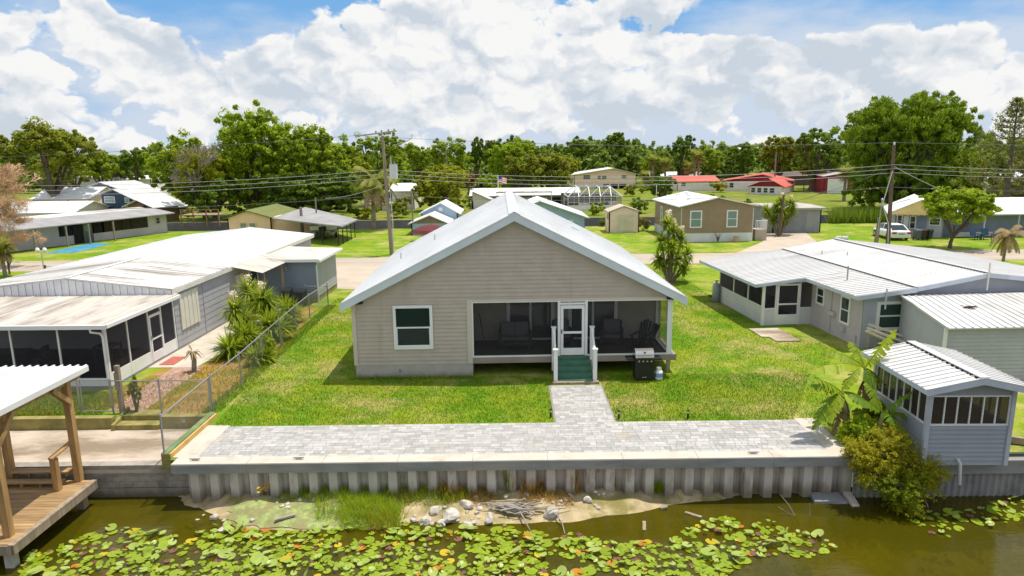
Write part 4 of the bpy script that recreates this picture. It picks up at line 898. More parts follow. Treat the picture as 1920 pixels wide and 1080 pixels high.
q.add([(x, y, .05) for x, y in P_] + [(x, y, -.02) for x, y in P_], [tuple(reversed(range(6)))] + [(i, (i + 1) % 6, (i + 1) % 6 + 6, i + 6) for i in range(6)]); tag(q.build('concrete_slab', CONCP), 'stained concrete slab lying in the lawn below the right porch', 'slab')
q = thing('plank_rack', 'pale planks leaning on a low timber rack at the grey house corner', 'lumber', RHp(-.1, -.75, 0))
for (p, e) in (((-.1, 0, 1.1), (1.9, -.35, .35)), ((.1, .3, 1.2), (2.6, .05, .35)), ((-.1, .1, .95), (1.6, -.2, .2))): MB().bar(p, e, .05, .10).build('plank', M('pale_plank', (.62, .55, .47), .8, .1), q)
for k in range(5): MB().bar((.1 + k * .3, .25, 0), (.05 + k * .3, .12, .95 - k * .1), .07, .05).build('upright', WOODG, q)

# attached shed
ann = thing('grey_shed', 'grey vinyl sided shed with ribbed white roof built against the grey house', 'shed', (16.25, 24.75, 0))
mb = MB(); lap(mb, W((1.15, 5.0), (0, 0)), [(0, 0), (5.13, 0), (5.13, 2.2), (0, 2.32)], .15, .028); lap(mb, W((0, 0), (9, .1)), [(0, 0), (9, 0), (9, 2.2), (0, 2.2)], .15, .028); mb.box(8.9, 9, .2, 5, 0, 2.2); mb.build('wall', M('shed_vinyl', (.43, .43, .44), .65, .05), ann)
mb = MB().slab((-.12, -.25, 2.25), (9.2, -.15, 2.25), (9.2, 5.1, 2.45), (1.0, 5.0, 2.42), .05); ribs(mb, (-.1, -.25, 2.26), (9.2, -.15, 2.26), (10.2, 5.0, 2.44), (1.02, 5.0, 2.43), 30, .05, .03); mb.build('roof', ROOFD, ann)
MB().bar((-.02, -.02, 0), (-.02, -.02, 2.2), .1).build('corner_board', WHITE, ann)
tw = MB(); r = random.Random(8)
for k in range(26): a = r.random() * 6.3; l = r.uniform(.1, .42); tw.tube([(r.gauss(0, .12), r.gauss(0, .08), .02 + r.random() * .05), (math.cos(a) * l, math.sin(a) * l * .7, .03 + r.random() * .08)], .014, 3)
o = tw.build('twig_litter', M('dead_twigs', (.10, .06, .045), .9)); o.location = (18.75, 27.2, 2.36); tag(o, 'clump of dead twigs lying on the ribbed shed roof', 'twigs')

# boat house on the water
gz_ = thing('boat_house', 'small grey waterside screen house with white gabled roof', 'hut', (11.78, 18.32, 0), R(-1.5))
GW, GD, zb, z1, z2, ze, za = 2.32, 3.0, -.15, 1.05, 1.95, 2.30, 2.54
mb = MB(); walls = (W((0, 0), (GW, 0)), W((0, GD), (0, 0)), W((GW, 0), (GW, GD)), W((GW, GD), (0, GD)))
for w in walls: lap(mb, w, [(0, zb), (w.L, zb), (w.L, z1), (0, z1)], .135, .030)
for w in (walls[0], walls[3]): wprism(mb, w, [(0, z2), (w.L, z2), (w.L, ze), (w.L / 2, za - .04), (0, ze)], -.08, 0)
for w in walls[1:3]: wprism(mb, w, [(.1, z2), (w.L - .1, z2), (w.L - .1, ze), (.1, ze)], -.08, 0)
mb.build('wall', GAZ, gz_)
mb = MB()
for x in (0, GW):
    for y in (0, GD): mb.box(x - .06, x + .06, y - .06, y + .06, zb, ze)
pieces(mb, 'corner_post', M('grey_post', (.44, .46, .50), .6), gz_)
for w in walls:
    n = 6 if w.L < 2.5 else 7; q = MB()
    for k in range(n + 1): s = .08 + (w.L - .16) * k / n; wbox(q, w, s - .018, s + .018, z1 + .03, z2, -.03, .02)
    wbox(q, w, .06, w.L - .06, z1, z1 + .05, -.03, .025); wbox(q, w, .06, w.L - .06, z2 - .04, z2 + .004, -.03, .022)
    f = q.build('window', WHITE, gz_)
    MB().add([w.P(.06, z1 + .04, -.015), w.P(w.L - .06, z1 + .04, -.015), w.P(w.L - .06, z2 - .02, -.015), w.P(.06, z2 - .02, -.015)], [(0, 1, 2, 3)]).build('screen_panel', SCREENB if w is not walls[3] else SCREEND, f)
MB().box(.05, GW - .05, .05, GD - .05, zb, .1).build('floor', PORCHFLOOR, gz_)
rfo = gableroof(gz_, 'roof', ROOFD, -.36, GW + .36, GW / 2, -.45, GD + .25, ze - .03, za + .06, .05, 14, .05, .03)
mb = MB()
for sx_ in (-1, 1):
    xe = GW / 2 + sx_ * (GW / 2 + .36); mb.hexa([(xe, -.47, ze - .21), (GW / 2, -.47, za - .12), (GW / 2, -.452, za - .12), (xe, -.452, ze - .21)], [(xe, -.47, ze - .03), (GW / 2, -.47, za + .06), (GW / 2, -.452, za + .06), (xe, -.452, ze - .03)])
    mb.box(xe - .012, xe + .012, -.45, GD + .35, ze - .18, ze - .035)
mb.build('fascia', FAS, rfo); MB().bar((GW / 2, -.46, za + .085), (GW / 2, GD + .25, za + .085), .26, .03).build('ridge_cap', ROOFD, rfo)
mb = MB()
for k in range(17): mb.box(GW / 2 - .17, GW / 2 - .145, -.4 + k * .22, -.4 + k * .22 + .13, za + .03, za + .075)
tag(mb.build('ridge_vent_slot', DARK, rfo), kind='stuff')
simple_table('work_bench', 'dark bench inside the waterside screen house', 'table', (12.9, 19.5, .1), 1.4, .8, .95, WICKER)
o = MB().tube([(0, .06, .1), (0, -.04, .1), (.03, -.12, 0), (.05, -.16, -.62)], .045, 8).build('drain_pipe', PVC); o.location = (12.72, 18.26, -.05); tag(o, 'bent grey drain pipe poking out below the screen house wall', 'pipe')
o = MB().bar((0, 0, .12), (2.6, -.9, .02), .14, .2).build('timber_rail', WOODG); o.location = (14.3, 19.6, .05); tag(o, 'weathered timber lying on the grass right of the screen house', 'timber')
# ================================================================== HOUSES ACROSS THE ROAD AND BEYOND
def hutp(name, label, Y, pl, pr, pye, pya, d, axis, wall, roof, pxa=None, wins=(), ov=.4, cat='house', base=None, trim=None, gable=None, rz=0.0, lapw=0.0, group=None, t=.10, ze=None):
    pm = (pl + pr) / 2
    x0 = zat(pl, pye, Y)[0]; x1 = zat(pr, pye, Y)[0]; w_ = x1 - x0
    h = ze if ze else zat(pm, pye, Y)[1]
    o = thing(name, label, cat, (x0, Y, 0), rz, group)
    mb = MB(); mbg = MB()
    if axis == 'y':
        xr = (zat(pxa, pya, Y)[0] - x0) if pxa else w_ / 2
        za = zat(pxa or pm, pya, Y)[1]
        fp = [(0, 0), (w_, 0), (w_, h), (xr, za), (0, h)]
        bp = [(0, 0), (w_, 0), (w_, h), (w_ - xr, za), (0, h)]
        low = [(0, 0), (w_, 0), (w_, h), (0, h)]; up = [(0, h), (w_, h), (xr, za)]
        def put(m, w, p): lap(m, w, p, lapw, .06) if lapw else wprism(m, w, p, -.12, 0)
        F = W((0, 0), (w_, 0))
        if gable: put(mb, F, low); wprism(mbg, F, up, -.12, .004)
        else: put(mb, F, fp)
        put(mb, W((w_, d), (0, d)), bp)
        for w in (W((0, d), (0, 0)), W((w_, 0), (w_, d))): put(mb, w, [(0, 0), (d, 0), (d, h), (0, h)])
        rb = MB(); s1 = (za - h) / max(xr, .1); s2 = (za - h) / max(w_ - xr, .1)
        zt = za + .14
        rb.slab((-ov, -ov, zt - s1 * (xr + ov)), (xr, -ov, zt), (xr, d + ov, zt), (-ov, d + ov, zt - s1 * (xr + ov)), t)
        rb.slab((xr, -ov, zt), (w_ + ov, -ov, zt - s2 * (w_ - xr + ov)), (w_ + ov, d + ov, zt - s2 * (w_ - xr + ov)), (xr, d + ov, zt), t)
    else:
        za = zat(pm, pya, Y + d / 2)[1]
        for w, p in ((W((0, 0), (w_, 0)), None), (W((w_, d), (0, d)), None)): wprism(mb, w, [(0, 0), (w_, 0), (w_, h), (0, h)], -.12, 0)
        for w in (W((0, d), (0, 0)), W((w_, 0), (w_, d))): wprism(mbg if gable else mb, w, [(0, 0), (d, 0), (d, h), (d / 2, za - .12), (0, h)], -.12, .0)
        rb = MB(); zt = za; s = (za - h - .1) / (d / 2)
        rb.slab((-ov, -ov, h + .1 - s * ov), (w_ + ov, -ov, h + .1 - s * ov), (w_ + ov, d / 2, zt), (-ov, d / 2, zt), t)
        rb.slab((-ov, d / 2, zt), (w_ + ov, d / 2, zt), (w_ + ov, d + ov, h + .1 - s * ov), (-ov, d + ov, h + .1 - s * ov), t)
    wo = mb.build('wall', wall, o)
    if gable: mbg.build('gable', gable, o)
    ro = rb.build('roof', roof, o)
    F = W((0, 0), (w_, 0))
    for q in wins:
        a, zt_ = zat(q[0], q[1], Y); b, zb_ = zat(q[2], q[3], Y); kind = q[4] if len(q) > 4 else 'w'
        if kind == 'w': window(o, F, a - x0, b - x0, zb_, zt_, .10, trim, GLASS)
        elif kind == 'b': window(o, F, a - x0, b - x0, zb_, zt_, .10, trim, GLASSB)
        else:
            mb = MB(); wbox(mb, F, a - x0, b - x0, max(zb_, 0), zt_, .004, .07); mb.build({'d': 'door', 's': 'screen_panel', 'g': 'garage_door', 'k': 'panel'}[kind], {'d': WHITE, 's': SCREEND, 'g': M('garage_door', (.25, .25, .29), .6), 'k': DARK}[kind], o)
    if base:
        mb = MB(); wbox(mb, F, -.02, w_ + .02, 0, base[0], .0, .06); wbox(mb, W((0, d), (0, 0)), 0, d, 0, base[0], 0, .06); mb.build('skirt', base[1], o)
    return o, w_, h

# tan home
SKIRT = M('white_skirt', (.70, .70, .70), .7, .05)
th, tw_, th_h = hutp('brown_mobile_home', 'brown lap sided home with white roof, white skirt and two front windows across the road', 67.1, 1278, 1415, 387, 372, 10.4, 'y', BROWN, ROOFW, 1346, (), .35, base=(.86, SKIRT), rz=R(2), lapw=.22)
F = W((0, 0), (tw_, 0)); window(th, F, .85, 2.05, 1.40, 3.1, .12, WHITE, GLASSB); window(th, F, 4.5, 5.6, 1.40, 3.1, .12, WHITE, GLASSB)
F = W((0, 10.4), (0, 0)); window(th, F, 2.6, 3.4, 1.4, 3.0, .12, WHITE, GLASSB); window(th, F, 6.2, 7.0, 1.4, 3.0, .12, WHITE, GLASSB)
for x, y in ((1.6, 3), (2.4, 6), (2.9, 8.2), (2.0, 8.8)): o = MB().box(-.16, .16, -.16, .16, 0, .28).lathe((0, 0), [(.2, .28), (.12, .36), (0, .4)], 8).build('roof_vent', WHITE, th); o.location = (x, y, 3.45 + .24 * x)
_cb = MB().box(-.02, .06, -.03, .05, .86, 3.35).box(tw_ - .06, tw_ + .03, -.03, .05, .0, 3.35); pieces(_cb, 'corner_board', WHITE, th)
sp_ = thing('side_stair', 'pale timber stair landing with white railing at the right end of the brown home', 'stairs', (24.25, 67.6, 0))
MB().box(0, 1.15, 0, 1.6, 0, 1.1).build('landing', M('tan_board', (.42, .36, .29), .8, .1), sp_)
mb = MB().box(0, 1.15, -.02, .04, 1.95, 2.03).box(1.1, 1.16, 0, 1.6, 1.95, 2.03)
for k in range(8): mb.box(k * .155, k * .155 + .05, -.01, .03, 1.1, 1.95)
for k in range(8): mb.box(1.11, 1.15, .1 + k * .2, .15 + k * .2, 1.1, 1.95)
mb.build('railing', WHITE, sp_)
o = MB().lathe((0, 0), [(.2, 0), (.26, .1), (.24, .55), (.27, .6)], 10).build('clay_pot', M('clay', (.45, .35, .22), .9)); o.location = g(1380, 454) + (0,); tag(o, 'tan clay pot on the grass in front of the white skirt', 'pot')
# small cream shed
sh, w_, h_ = hutp('garden_shed', 'small cream garden shed with double doors left of the brown home', 75.8, 1142, 1199, 398, 388, 3.0, 'y', CREAM2, M('shed_roof', (.50, .43, .33), .8), 1170, (), .12, 'shed')
mb = MB(); F = W((0, 0), (w_, 0)); wbox(mb, F, .95, 1.78, 0.15, 2.0, .004, .05); wbox(mb, F, 1.82, 2.65, .15, 2.0, .004, .05); pieces(mb, 'door', M('shed_door', (.70, .60, .47), .7), sh)
mb = MB()
for k in range(6): wbox(mb, W((0, 3), (0, 0)), 1.6, 2.6, 1.5 + k * .1, 1.57 + k * .1, .0, .06)
mb.build('louvre', GALV, sh)
# grey garage
ga, w_, h_ = hutp('grey_garage', 'low grey garage with a wide roller door behind the yucca', 73.8, 1451, 1541, 391, 383, 7, 'x', GARAGE, M('garage_roof', (.42, .38, .35), .8), None, ((1469, 400, 1510, 436, 'g'),), .35, 'garage', t=.2)
# yellow gabled house
yh = thing('blue_yellow_house', 'slate blue house with a pale yellow gable behind the white car', 'house', (39.4, 70.0, 0), R(-26))
PS = M('pale_slate_wall', (.42, .43, .49), .75); yw, yd, yhh, yza = 4.3, 9.0, 2.55, 3.75
mb = MB(); F = W((0, 0), (yw, 0)); wprism(mb, F, [(0, 0), (yw, 0), (yw, yhh), (0, yhh)], -.12, 0)
for w in (W((0, yd), (0, 0)), W((yw, 0), (yw, yd)), W((yw, yd), (0, yd))): wprism(mb, w, [(0, 0), (w.L, 0), (w.L, yhh), (0, yhh)], -.12, 0)
mb.build('wall', PS, yh)
MB().add([(-.7, -.72, yhh - .25), (yw + .7, -.72, yhh - .25), (yw / 2, -.72, yza - .02), (-.7, -.60, yhh - .25), (yw + .7, -.60, yhh - .25), (yw / 2, -.60, yza - .02)], [(0, 1, 2), (5, 4, 3), (0, 3, 4, 1), (1, 4, 5, 2), (2, 5, 3, 0)]).build('gable', YELLOW, yh)
s_ = (yza - yhh + .22) / (yw / 2 + .75)
MB().slab((-.8, -.85, yza + .08 - s_ * (yw / 2 + .8)), (yw / 2, -.85, yza + .08), (yw / 2, yd, yza + .08), (-.8, yd, yza + .08 - s_ * (yw / 2 + .8)), .09).slab((yw / 2, -.85, yza + .08), (yw + .8, -.85, yza + .08 - s_ * (yw / 2 + .8)), (yw + .8, yd, yza + .08 - s_ * (yw / 2 + .8)), (yw / 2, yd, yza + .08), .09).build('roof', ROOFW, yh)
window(yh, F, .15, .65, .9, 2.2, .08); window(yh, F, 1.3, 1.85, .8, 2.1, .08); window(yh, F, 3.0, 4.0, 1.2, 1.95, .08)
mb = MB(); wbox(mb, F, .78, 1.2, .05, 2.1, .004, .05); mb.build('door', WHITE, yh); mb = MB(); wbox(mb, F, 2.0, 2.8, .02, 2.3, .004, .06); mb.build('dark_doorway', STEELB, yh)
mb = MB()
for k in range(24): mb.box(-.7 + k * .24, -.59 + k * .24, -.74, -.71, 2.24 - .06 * (k % 2), 2.32)
mb.bar((-.7, -.725, 2.31), (yw + .7, -.725, 2.31), .02, .03); mb.build('scalloped_edge', YELLOW, yh)
def unrot(o): o.rotation_euler = (0, 0, R(26)); o.location = (2.6, .4, 0)
mb = MB().box(1.2, 19, 0, 8, 0, 2.5); unrot(mb.build('long_wall', STEELB, yh)); o = MB().slab((.6, -1.5, 2.35), (19.5, -1.5, 2.35), (19.5, 3.8, 3.6), (.6, 3.8, 3.6), .12).slab((.6, 3.8, 3.6), (19.5, 3.8, 3.6), (19.5, 9, 2.4), (.6, 9, 2.4), .12).build('long_roof', ROOFW, yh); unrot(o)
mb = MB()
for x in (2.2, 5.2, 8.6, 12, 15.5): mb.box(x, x + .12, -1.35, -1.23, 0, 2.3)
for o in pieces(mb, 'porch_post', PALEGREY, yh): unrot(o)
o = MB().box(2.4, 6.2, -1.32, -1.24, .1, .55).build('porch_rail', PALEGREY, yh); unrot(o)
for i, (px, m) in enumerate(((1716, M('grey_bin', (.12, .13, .15), .6)), (1726, M('brown_bin', (.06, .035, .03), .6)), (1736, BINM))):
    x, y = g(px, 449); wheelie(['grey wheeled bin by the dark doorway of the yellow gabled house', 'brown wheeled bin, middle of the three by the yellow gabled house', 'black wheeled bin nearest the small tree by the yellow gabled house'][i], (x, y - .3, 0), R(10 * i), m, 'bins by the yellow gabled house')
x, y = g(1691, 446); q = thing('kettle_barbecue', 'black barbecue standing behind the white car by the house wall', 'grill', (x, y - .2, 0)); MB().lathe((0, 0), [(.1, .6), (.3, .75), (.34, .95), (.28, 1.15), (0, 1.25)], 12).build('bowl', BLACK, q)
for a in (0, 2.1, 4.2): MB().bar((.1 * math.cos(a), .1 * math.sin(a), .7), (.3 * math.cos(a), .3 * math.sin(a), 0), .03).build('leg', BLACK, q)
CHB = M('blue_chair_paint', (.03, .07, .13), .6)
for px, rz, lb in ((1827, R(10), 'dark blue lawn chair left of the green table on the far porch'), (1847, R(-10), 'dark blue lawn chair right of the green table on the far porch')):
    x, y = g(px, 449); t = thing('lawn_chair', lb, 'chair', (x, y - .1, 0), rz); MB().box(-.3, .3, -.3, .3, .34, .40).build('seat', CHB, t); MB().hexa([(-.3, .25, .35), (.3, .25, .35), (.3, .3, .35), (-.3, .3, .35)], [(-.34, .45, 1.05), (.34, .45, 1.05), (.34, .5, 1.05), (-.34, .5, 1.05)]).build('backrest', CHB, t)
    for sx_ in (-1, 1): MB().box(sx_ * .36 - .05, sx_ * .36 + .05, -.35, .3, .55, .6).build('armrest', CHB, t); MB().box(sx_ * .33 - .03, sx_ * .33 + .03, -.32, -.26, 0, .55).build('leg', CHB, t)
x, y = g(1837, 449); simple_table('green_table', 'small green table between the two dark blue lawn chairs', 'table', (x, y - .1, 0), .5, .4, .6, GREENP)

# white car
cx, cy = g(1654, 444); cy -= 1.2; car = thing('parked_car', 'white sedan parked on the grass beside the blue house, rear towards the road', 'car', (cx + .3, cy + .3, 0), R(84))
CARP = M('white_car_paint', (.82, .81, .80), .18, .02, spec=.6)
def sections(mb, secs):   # loft of (x, [(y,z)...]) rings
    n = len(secs[0][1]); b = len(mb.v)
    for x, ring in secs: mb.v += [(x, y, z) for y, z in ring]
    for i in range(len(secs) - 1):
        for k in range(n): mb.f.append((b + i * n + k, b + i * n + (k + 1) % n, b + (i + 1) * n + (k + 1) % n, b + (i + 1) * n + k))
    mb.f.append(tuple(b + k for k in reversed(range(n)))); mb.f.append(tuple(b + (len(secs) - 1) * n + k for k in range(n))); return mb
def ring(hw, zlo, zhi): return [(-hw * .92, zlo), (-hw, zlo + .15), (-hw * .99, (zlo + zhi) / 2 + .08), (-hw * .90, zhi), (hw * .90, zhi), (hw * .99, (zlo + zhi) / 2 + .08), (hw, zlo + .15), (hw * .92, zlo)]
body = sections(MB(), [(-2.5, ring(.80, .38, .80)), (-2.42, ring(.88, .28, .96)), (-1.6, ring(.92, .22, 1.00)), (0, ring(.93, .22, .98)), (1.2, ring(.92, .22, .94)), (2.1, ring(.88, .24, .80)), (2.45, ring(.78, .32, .62))]).build('body', CARP, car, True)
def ring4(hb, ht, z0, z1): return [(-hb, z0), (-ht, z1), (ht, z1), (hb, z0)]
cab = sections(MB(), [(-2.0, ring4(.80, .78, .95, .98)), (-1.15, ring4(.84, .62, .94, 1.44)), (-.2, ring4(.85, .64, .92, 1.50)), (.5, ring4(.85, .62, .92, 1.45)), (1.35, ring4(.80, .76, .90, .95))]).build('cabin', GLASS, car)
sections(MB(), [(-1.25, [(-.64, 1.40), (-.63, 1.455), (.63, 1.455), (.64, 1.40)]), (-.2, [(-.67, 1.46), (-.64, 1.52), (.64, 1.52), (.67, 1.46)]), (.6, [(-.64, 1.40), (-.62, 1.46), (.62, 1.46), (.64, 1.40)])]).build('roof', CARP, car, True)
for sy in (-1, 1):
    MB().bar((-1.2, sy * .64, 1.44), (-2.0, sy * .80, .97), .10, .05).bar((.55, sy * .63, 1.44), (1.3, sy * .79, .93), .08, .05).bar((-.25, sy * .66, 1.48), (-.3, sy * .87, .95), .08, .04).build('pillar', CARP, car)
    for x in (-1.55, 1.5):
        wv_ = MB().tube([(x, sy * .80, .34), (x, sy * .945, .34)], .34, 18).build('wheel', M('tyre', (.02, .02, .02), .9), car); MB().tube([(x, sy * .93, .34), (x, sy * .955, .34)], .21, 12).build('rim', STEEL, wv_)
    MB().box(-2.53, -2.40, min(sy * .48, sy * .86), max(sy * .48, sy * .86), .68, .86).build('taillight', M('tail_red', (.5, .02, .02), .3), car); MB().box(2.2, 2.46, min(sy * .5, sy * .8), max(sy * .5, sy * .8), .56, .70).build('headlight', GLASSB, car)
MB().box(-2.535, -2.45, -.28, .28, .62, .76).build('number_plate', GALV, car); MB().box(-2.56, -2.2, -.86, .86, .32, .48).build('bumper', CARP, car)

# mailboxes
def mailbox(label, x, y, mat=WHITE, group=None):
    t = thing('mailbox', label, 'mailbox', (x, y, 0), 0, group); MB().box(-.05, .05, -.05, .05, 0, 1.05).bar((0, 0, .6), (.25, 0, 1.05), .07).build('post', POLED, t)
    b = MB(); pr_ = [(-.1, 0), (-.1, .14), (-.06, .22), (.06, .22), (.1, .14), (.1, 0)]
    b.add([(-.25, y_, 1.05 + z_) for y_, z_ in pr_] + [(.25, y_, 1.05 + z_) for y_, z_ in pr_], [tuple(range(5, -1, -1)), tuple(range(6, 12))] + [(i, (i + 1) % 6, (i + 1) % 6 + 6, i + 6) for i in range(6)]); b.build('box', mat, t)
    return t
mailbox('white mailbox left of its twin, seen over the grey house roof', zat(1572, 450, 60.3)[0], 60.3); mailbox('white mailbox right of its twin, seen over the grey house roof', zat(1583, 450, 60.3)[0], 60.2); mailbox('single white mailbox on a dark slanted post by the road', zat(1712, 466, 52.9)[0], 52.9)
mailbox('grey mailbox by the road beside the skirted palm', zat(17, 506, 52.6)[0], 52.6, GALV)
lp = thing('twin_lamp_post', 'pale lamp post with two white globes by the road on the left', 'street lamp', (zat(80, 490, 52.9)[0], 52.9, 0))
MB().cyl((0, 0), .05, 0, 1.75, 8).bar((-.28, 0, 1.65), (.28, 0, 1.65), .04).build('post', SHUT, lp)
for sx_ in (-.28, .28): MB().lathe((sx_, 0), [(.03, 1.65), (.14, 1.72), (.17, 1.85), (.12, 2.0), (.03, 2.05)], 10).build('globe', WHITE, lp)
q = thing('cable_barrier', 'low cable strung between two stub posts along the left road', 'barrier', (zat(85, 505, 52.4)[0], 52.4, 0))
for x in (0, 1.7): MB().cyl((x, 0), .08, 0, .75, 8).build('post', POLED, q)
MB().tube([(0, 0, .65), (.85, 0, .55), (1.7, 0, .65)], .02, 5).build('cable', WIRE, q)

# grey house on the far left (long front turned towards the yard)
gh = thing('pale_grey_house', 'pale grey house with brown screened porch and blue patio across the road', 'house', (-50.2, 62.4, 0), R(66.4))
GL = 21.8; mb = MB(); F = W((0, 0), (GL, 0))
wprism(mb, F, [(0, 0), (8.7, 0), (8.7, 2.25), (0, 2.25)], -.12, 0); wprism(mb, F, [(19.2, 0), (GL, 0), (GL, 2.25), (19.2, 2.25)], -.12, 0); wprism(mb, F, [(8.7, 0), (10.2, 0), (10.2, .9), (8.7, .9)], -.12, 0); wprism(mb, F, [(12.4, 0), (19.2, 0), (19.2, .85), (12.4, .85)], -.12, 0)
wprism(mb, W((GL, 0), (GL, 10)), [(0, 0), (10, 0), (10, 2.2), (5, 2.78), (0, 2.2)], -.12, 0); wprism(mb, W((0, 10), (0, 0)), [(0, 0), (10, 0), (10, 2.2), (5, 2.78), (0, 2.2)], -.12, 0); mb.build('wall', PALEGREY, gh)
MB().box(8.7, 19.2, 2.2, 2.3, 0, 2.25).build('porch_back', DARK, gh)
MB().slab((-.4, -.4, 2.30), (GL + .4, -.4, 2.30), (GL + .4, 5, 2.9), (-.4, 5, 2.9), .1).slab((-.4, 5, 2.9), (GL + .4, 5, 2.9), (GL + .4, 10.4, 2.3), (-.4, 10.4, 2.3), .1).build('roof', ROOFWD, gh)
MB().slab((1.5, -2.1, 2.25), (GL + .5, -.9, 2.30), (GL + .5, 2.8, 2.80), (1.5, 2.2, 2.74), .1).build('awning', ROOFGREY, gh)
for s in (5.0, 8.2, 10.6, 13.4): MB().box(s, s + .14, -1.9, -1.76, 0, 2.1).build('awning_post', POLEW, gh)
for a, b, m in ((8.8, 10.1, SCREEND), (10.2, 11.2, SCREEND), (12.5, 13.5, SCREEND)): MB().box(a, b, .02, .06, .9 if a != 10.2 else 0, 2.2).build('screen_panel', m, gh)
for k in range(5): MB().box(13.7 + k * 1.1, 14.72 + k * 1.1, .0, .05, .86, 2.15).build('screen_panel', SCREENB, gh)
d = MB().box(11.3, 12.35, .02, .08, 0, 2.15).build('door', M('grey_door', (.12, .12, .13), .6), gh); MB().box(11.45, 12.2, .0, .02, 1.2, 1.9).build('pane', GLASSB, d)
window(gh, F, 20.2, 20.8, 1.1, 1.9, .08, PALEGREY); window(gh, F, 6.0, 6.5, 1.4, 1.9, .08, PALEGREY); window(gh, F, 1.5, 2.8, 1.0, 1.9, .08, PALEGREY)
structure(MB().add([g(82, 475.5) + (.015,), g(140, 474) + (.015,), g(210, 457.5) + (.015,), g(172, 456) + (.015,), g(118, 467) + (.015,)], [(0, 1, 2, 3, 4)]), 'blue_patio', M('blue_patio', (.05, .24, .38), .8, .25, 1.5, (1, 1, 1), (.20, .28, .30), (.55, .7), 1.0))
# white-roofed house in front left
hutp('white_roof_house', 'low house with a broad plain white roof behind the bare tree', 97.0, -60, 138, 399, 378, 9, 'x', OFFW, ROOFW)
hutp('low_roof_house', 'low white roofed house with beige walls under the far left oak', 114.0, 62, 168, 372, 351, 9, 'x', CREAM2, ROOFW, None, ((125, 374, 131, 381),))
def navy(label, Y, L, A, Rr, d, wins):
    x0, hl = zat(L[0], L[1], Y); xa, za = zat(A[0], A[1], Y); x1, hr = zat(Rr[0], Rr[1], Y); w_ = x1 - x0; xr = xa - x0
    o = thing('navy_house', label, 'house', (x0, Y, 0), R(-18)); mb = MB(); F = W((0, 0), (w_, 0)); wprism(mb, F, [(0, 0), (w_, 0), (w_, hr), (xr, za), (0, hl)], -.12, 0)
    wprism(mb, W((0, d), (0, 0)), [(0, 0), (d, 0), (d, hl), (0, hl)], -.12, 0); wprism(mb, W((w_, 0), (w_, d)), [(0, 0), (d, 0), (d, hr), (0, hr)], -.12, 0); wprism(mb, W((w_, d), (0, d)), [(0, 0), (w_, 0), (w_, hl), (w_ - xr, za), (0, hr)], -.12, 0); mb.build('wall', NAVY, o)
    sl = (za - hl) / xr; sr_ = (za - hr) / (w_ - xr); k = .8
    MB().slab((-k, -k, hl + .15 - sl * k), (xr, -k, za + .15), (xr, d, za + .15), (-k, d, hl + .15 - sl * k), .12).slab((xr, -k, za + .15), (w_ + k, -k, hr + .15 - sr_ * k), (w_ + k, d, hr + .15 - sr_ * k), (xr, d, za + .15), .12).build('roof', ROOFD, o)
    for q in wins:
        (p, zt_), (e, zb_) = zat(q[0], q[1], Y), zat(q[2], q[3], Y); window(o, F, p - x0, e - x0, zb_, zt_, .10, WHITE, q[4])
navy('dark blue house with long white roof and two front windows', 106.0, (190, 365), (227, 355), (312, 386), 6.5, ((197, 368, 224, 380, GLASSB), (246, 369, 258, 379, GLASSB)))
navy('dark blue house half hidden behind the one with two windows', 124.0, (175, 349), (198, 342), (262, 358), 7, ())
hutp('timber_shed', 'small brown timber shed with white gable roof before the dark blue house', 97.0, 240, 308, 386, 375, 4, 'y', M('shed_timber', (.25, .15, .08), .8, .15), ROOFW, 272, ((282, 384, 290, 394, 'k'),), .6, 'shed', rz=R(-24))
hutp('pale_bungalow', 'distant pale grey bungalow beyond the low white roof', 165.0, 124, 201, 333, 329, 9, 'x', PALEGREY, ROOFGREY, None, ((130, 334, 136, 338), (168, 334, 173, 338), (185, 334, 193, 338)))
hutp('distant_house', 'distant low house with bright white roof left of the tan palm', 160.0, 240, 282, 336, 329, 9, 'x', OFFW, ROOFW)
mb = thing('timber_deck', 'brown raised timber deck behind the pale grey house', 'deck', g(340, 425) + (0,)); MB().box(0, 5, 0, 2.5, 1.4, 1.5).build('floor', WOODG, mb)
for x in (0, 1.6, 3.3, 4.9): MB().box(x, x + .12, 0, .12, 0, 2.2).build('post', WOOD, mb)
MB().box(0, 5, -.02, .03, 2.1, 2.2).box(0, 5, -.02, .03, 1.75, 1.82).build('rail', WOOD, mb)
# cream house with green roof and carport
ch, w_, h_ = hutp('cream_house', 'cream gabled house with olive green roof and a long grey carport', 78.4, 426, 508, 409, 396, 10, 'y', CREAM, ROOFGREEN, 462, ((449, 417, 465, 435, 'b'), (466, 417, 482, 435, 'b')), .35, trim=CREAM)
MB().box(w_ - .02, w_ + 5, .5, 3, 0, 2.0).build('side_room', CREAM, ch)
def loc(px, py, z): x, y = g(px, py, z); return (x - ch.location.x, y - ch.location.y, z)
A, B, C, D = loc(510, 409, 2.25), loc(641, 424, 2.0), loc(671, 411, 2.0), loc(572, 388, 2.3)
cr_ = MB().slab(A, B, C, D, .14).build('carport_roof', ROOFGREY, ch)
for k in range(5):
    t = k / 4; p = Vector(B).lerp(Vector(C), t); MB().box(p.x - .45, p.x - .37, p.y, p.y + .08, 0, 1.98).build('carport_post', BLACK, ch)
for t in (.45, .72): p = Vector(A).lerp(Vector(B), t); MB().box(p.x - .04, p.x + .04, p.y + .2, p.y + .28, 0, 2.0).build('carport_post', BLACK, ch)
bt = thing('pontoon_boat', 'white pontoon boat on a trailer under the grey carport', 'boat', g(606, 450) + (0,), R(8))
for sx_ in (-.85, .85): MB().tube([(sx_, -.3, .75), (sx_, 0, .62), (sx_, 4, .62)], [.15, .3, .3], 10).build('pontoon', GALV, bt)
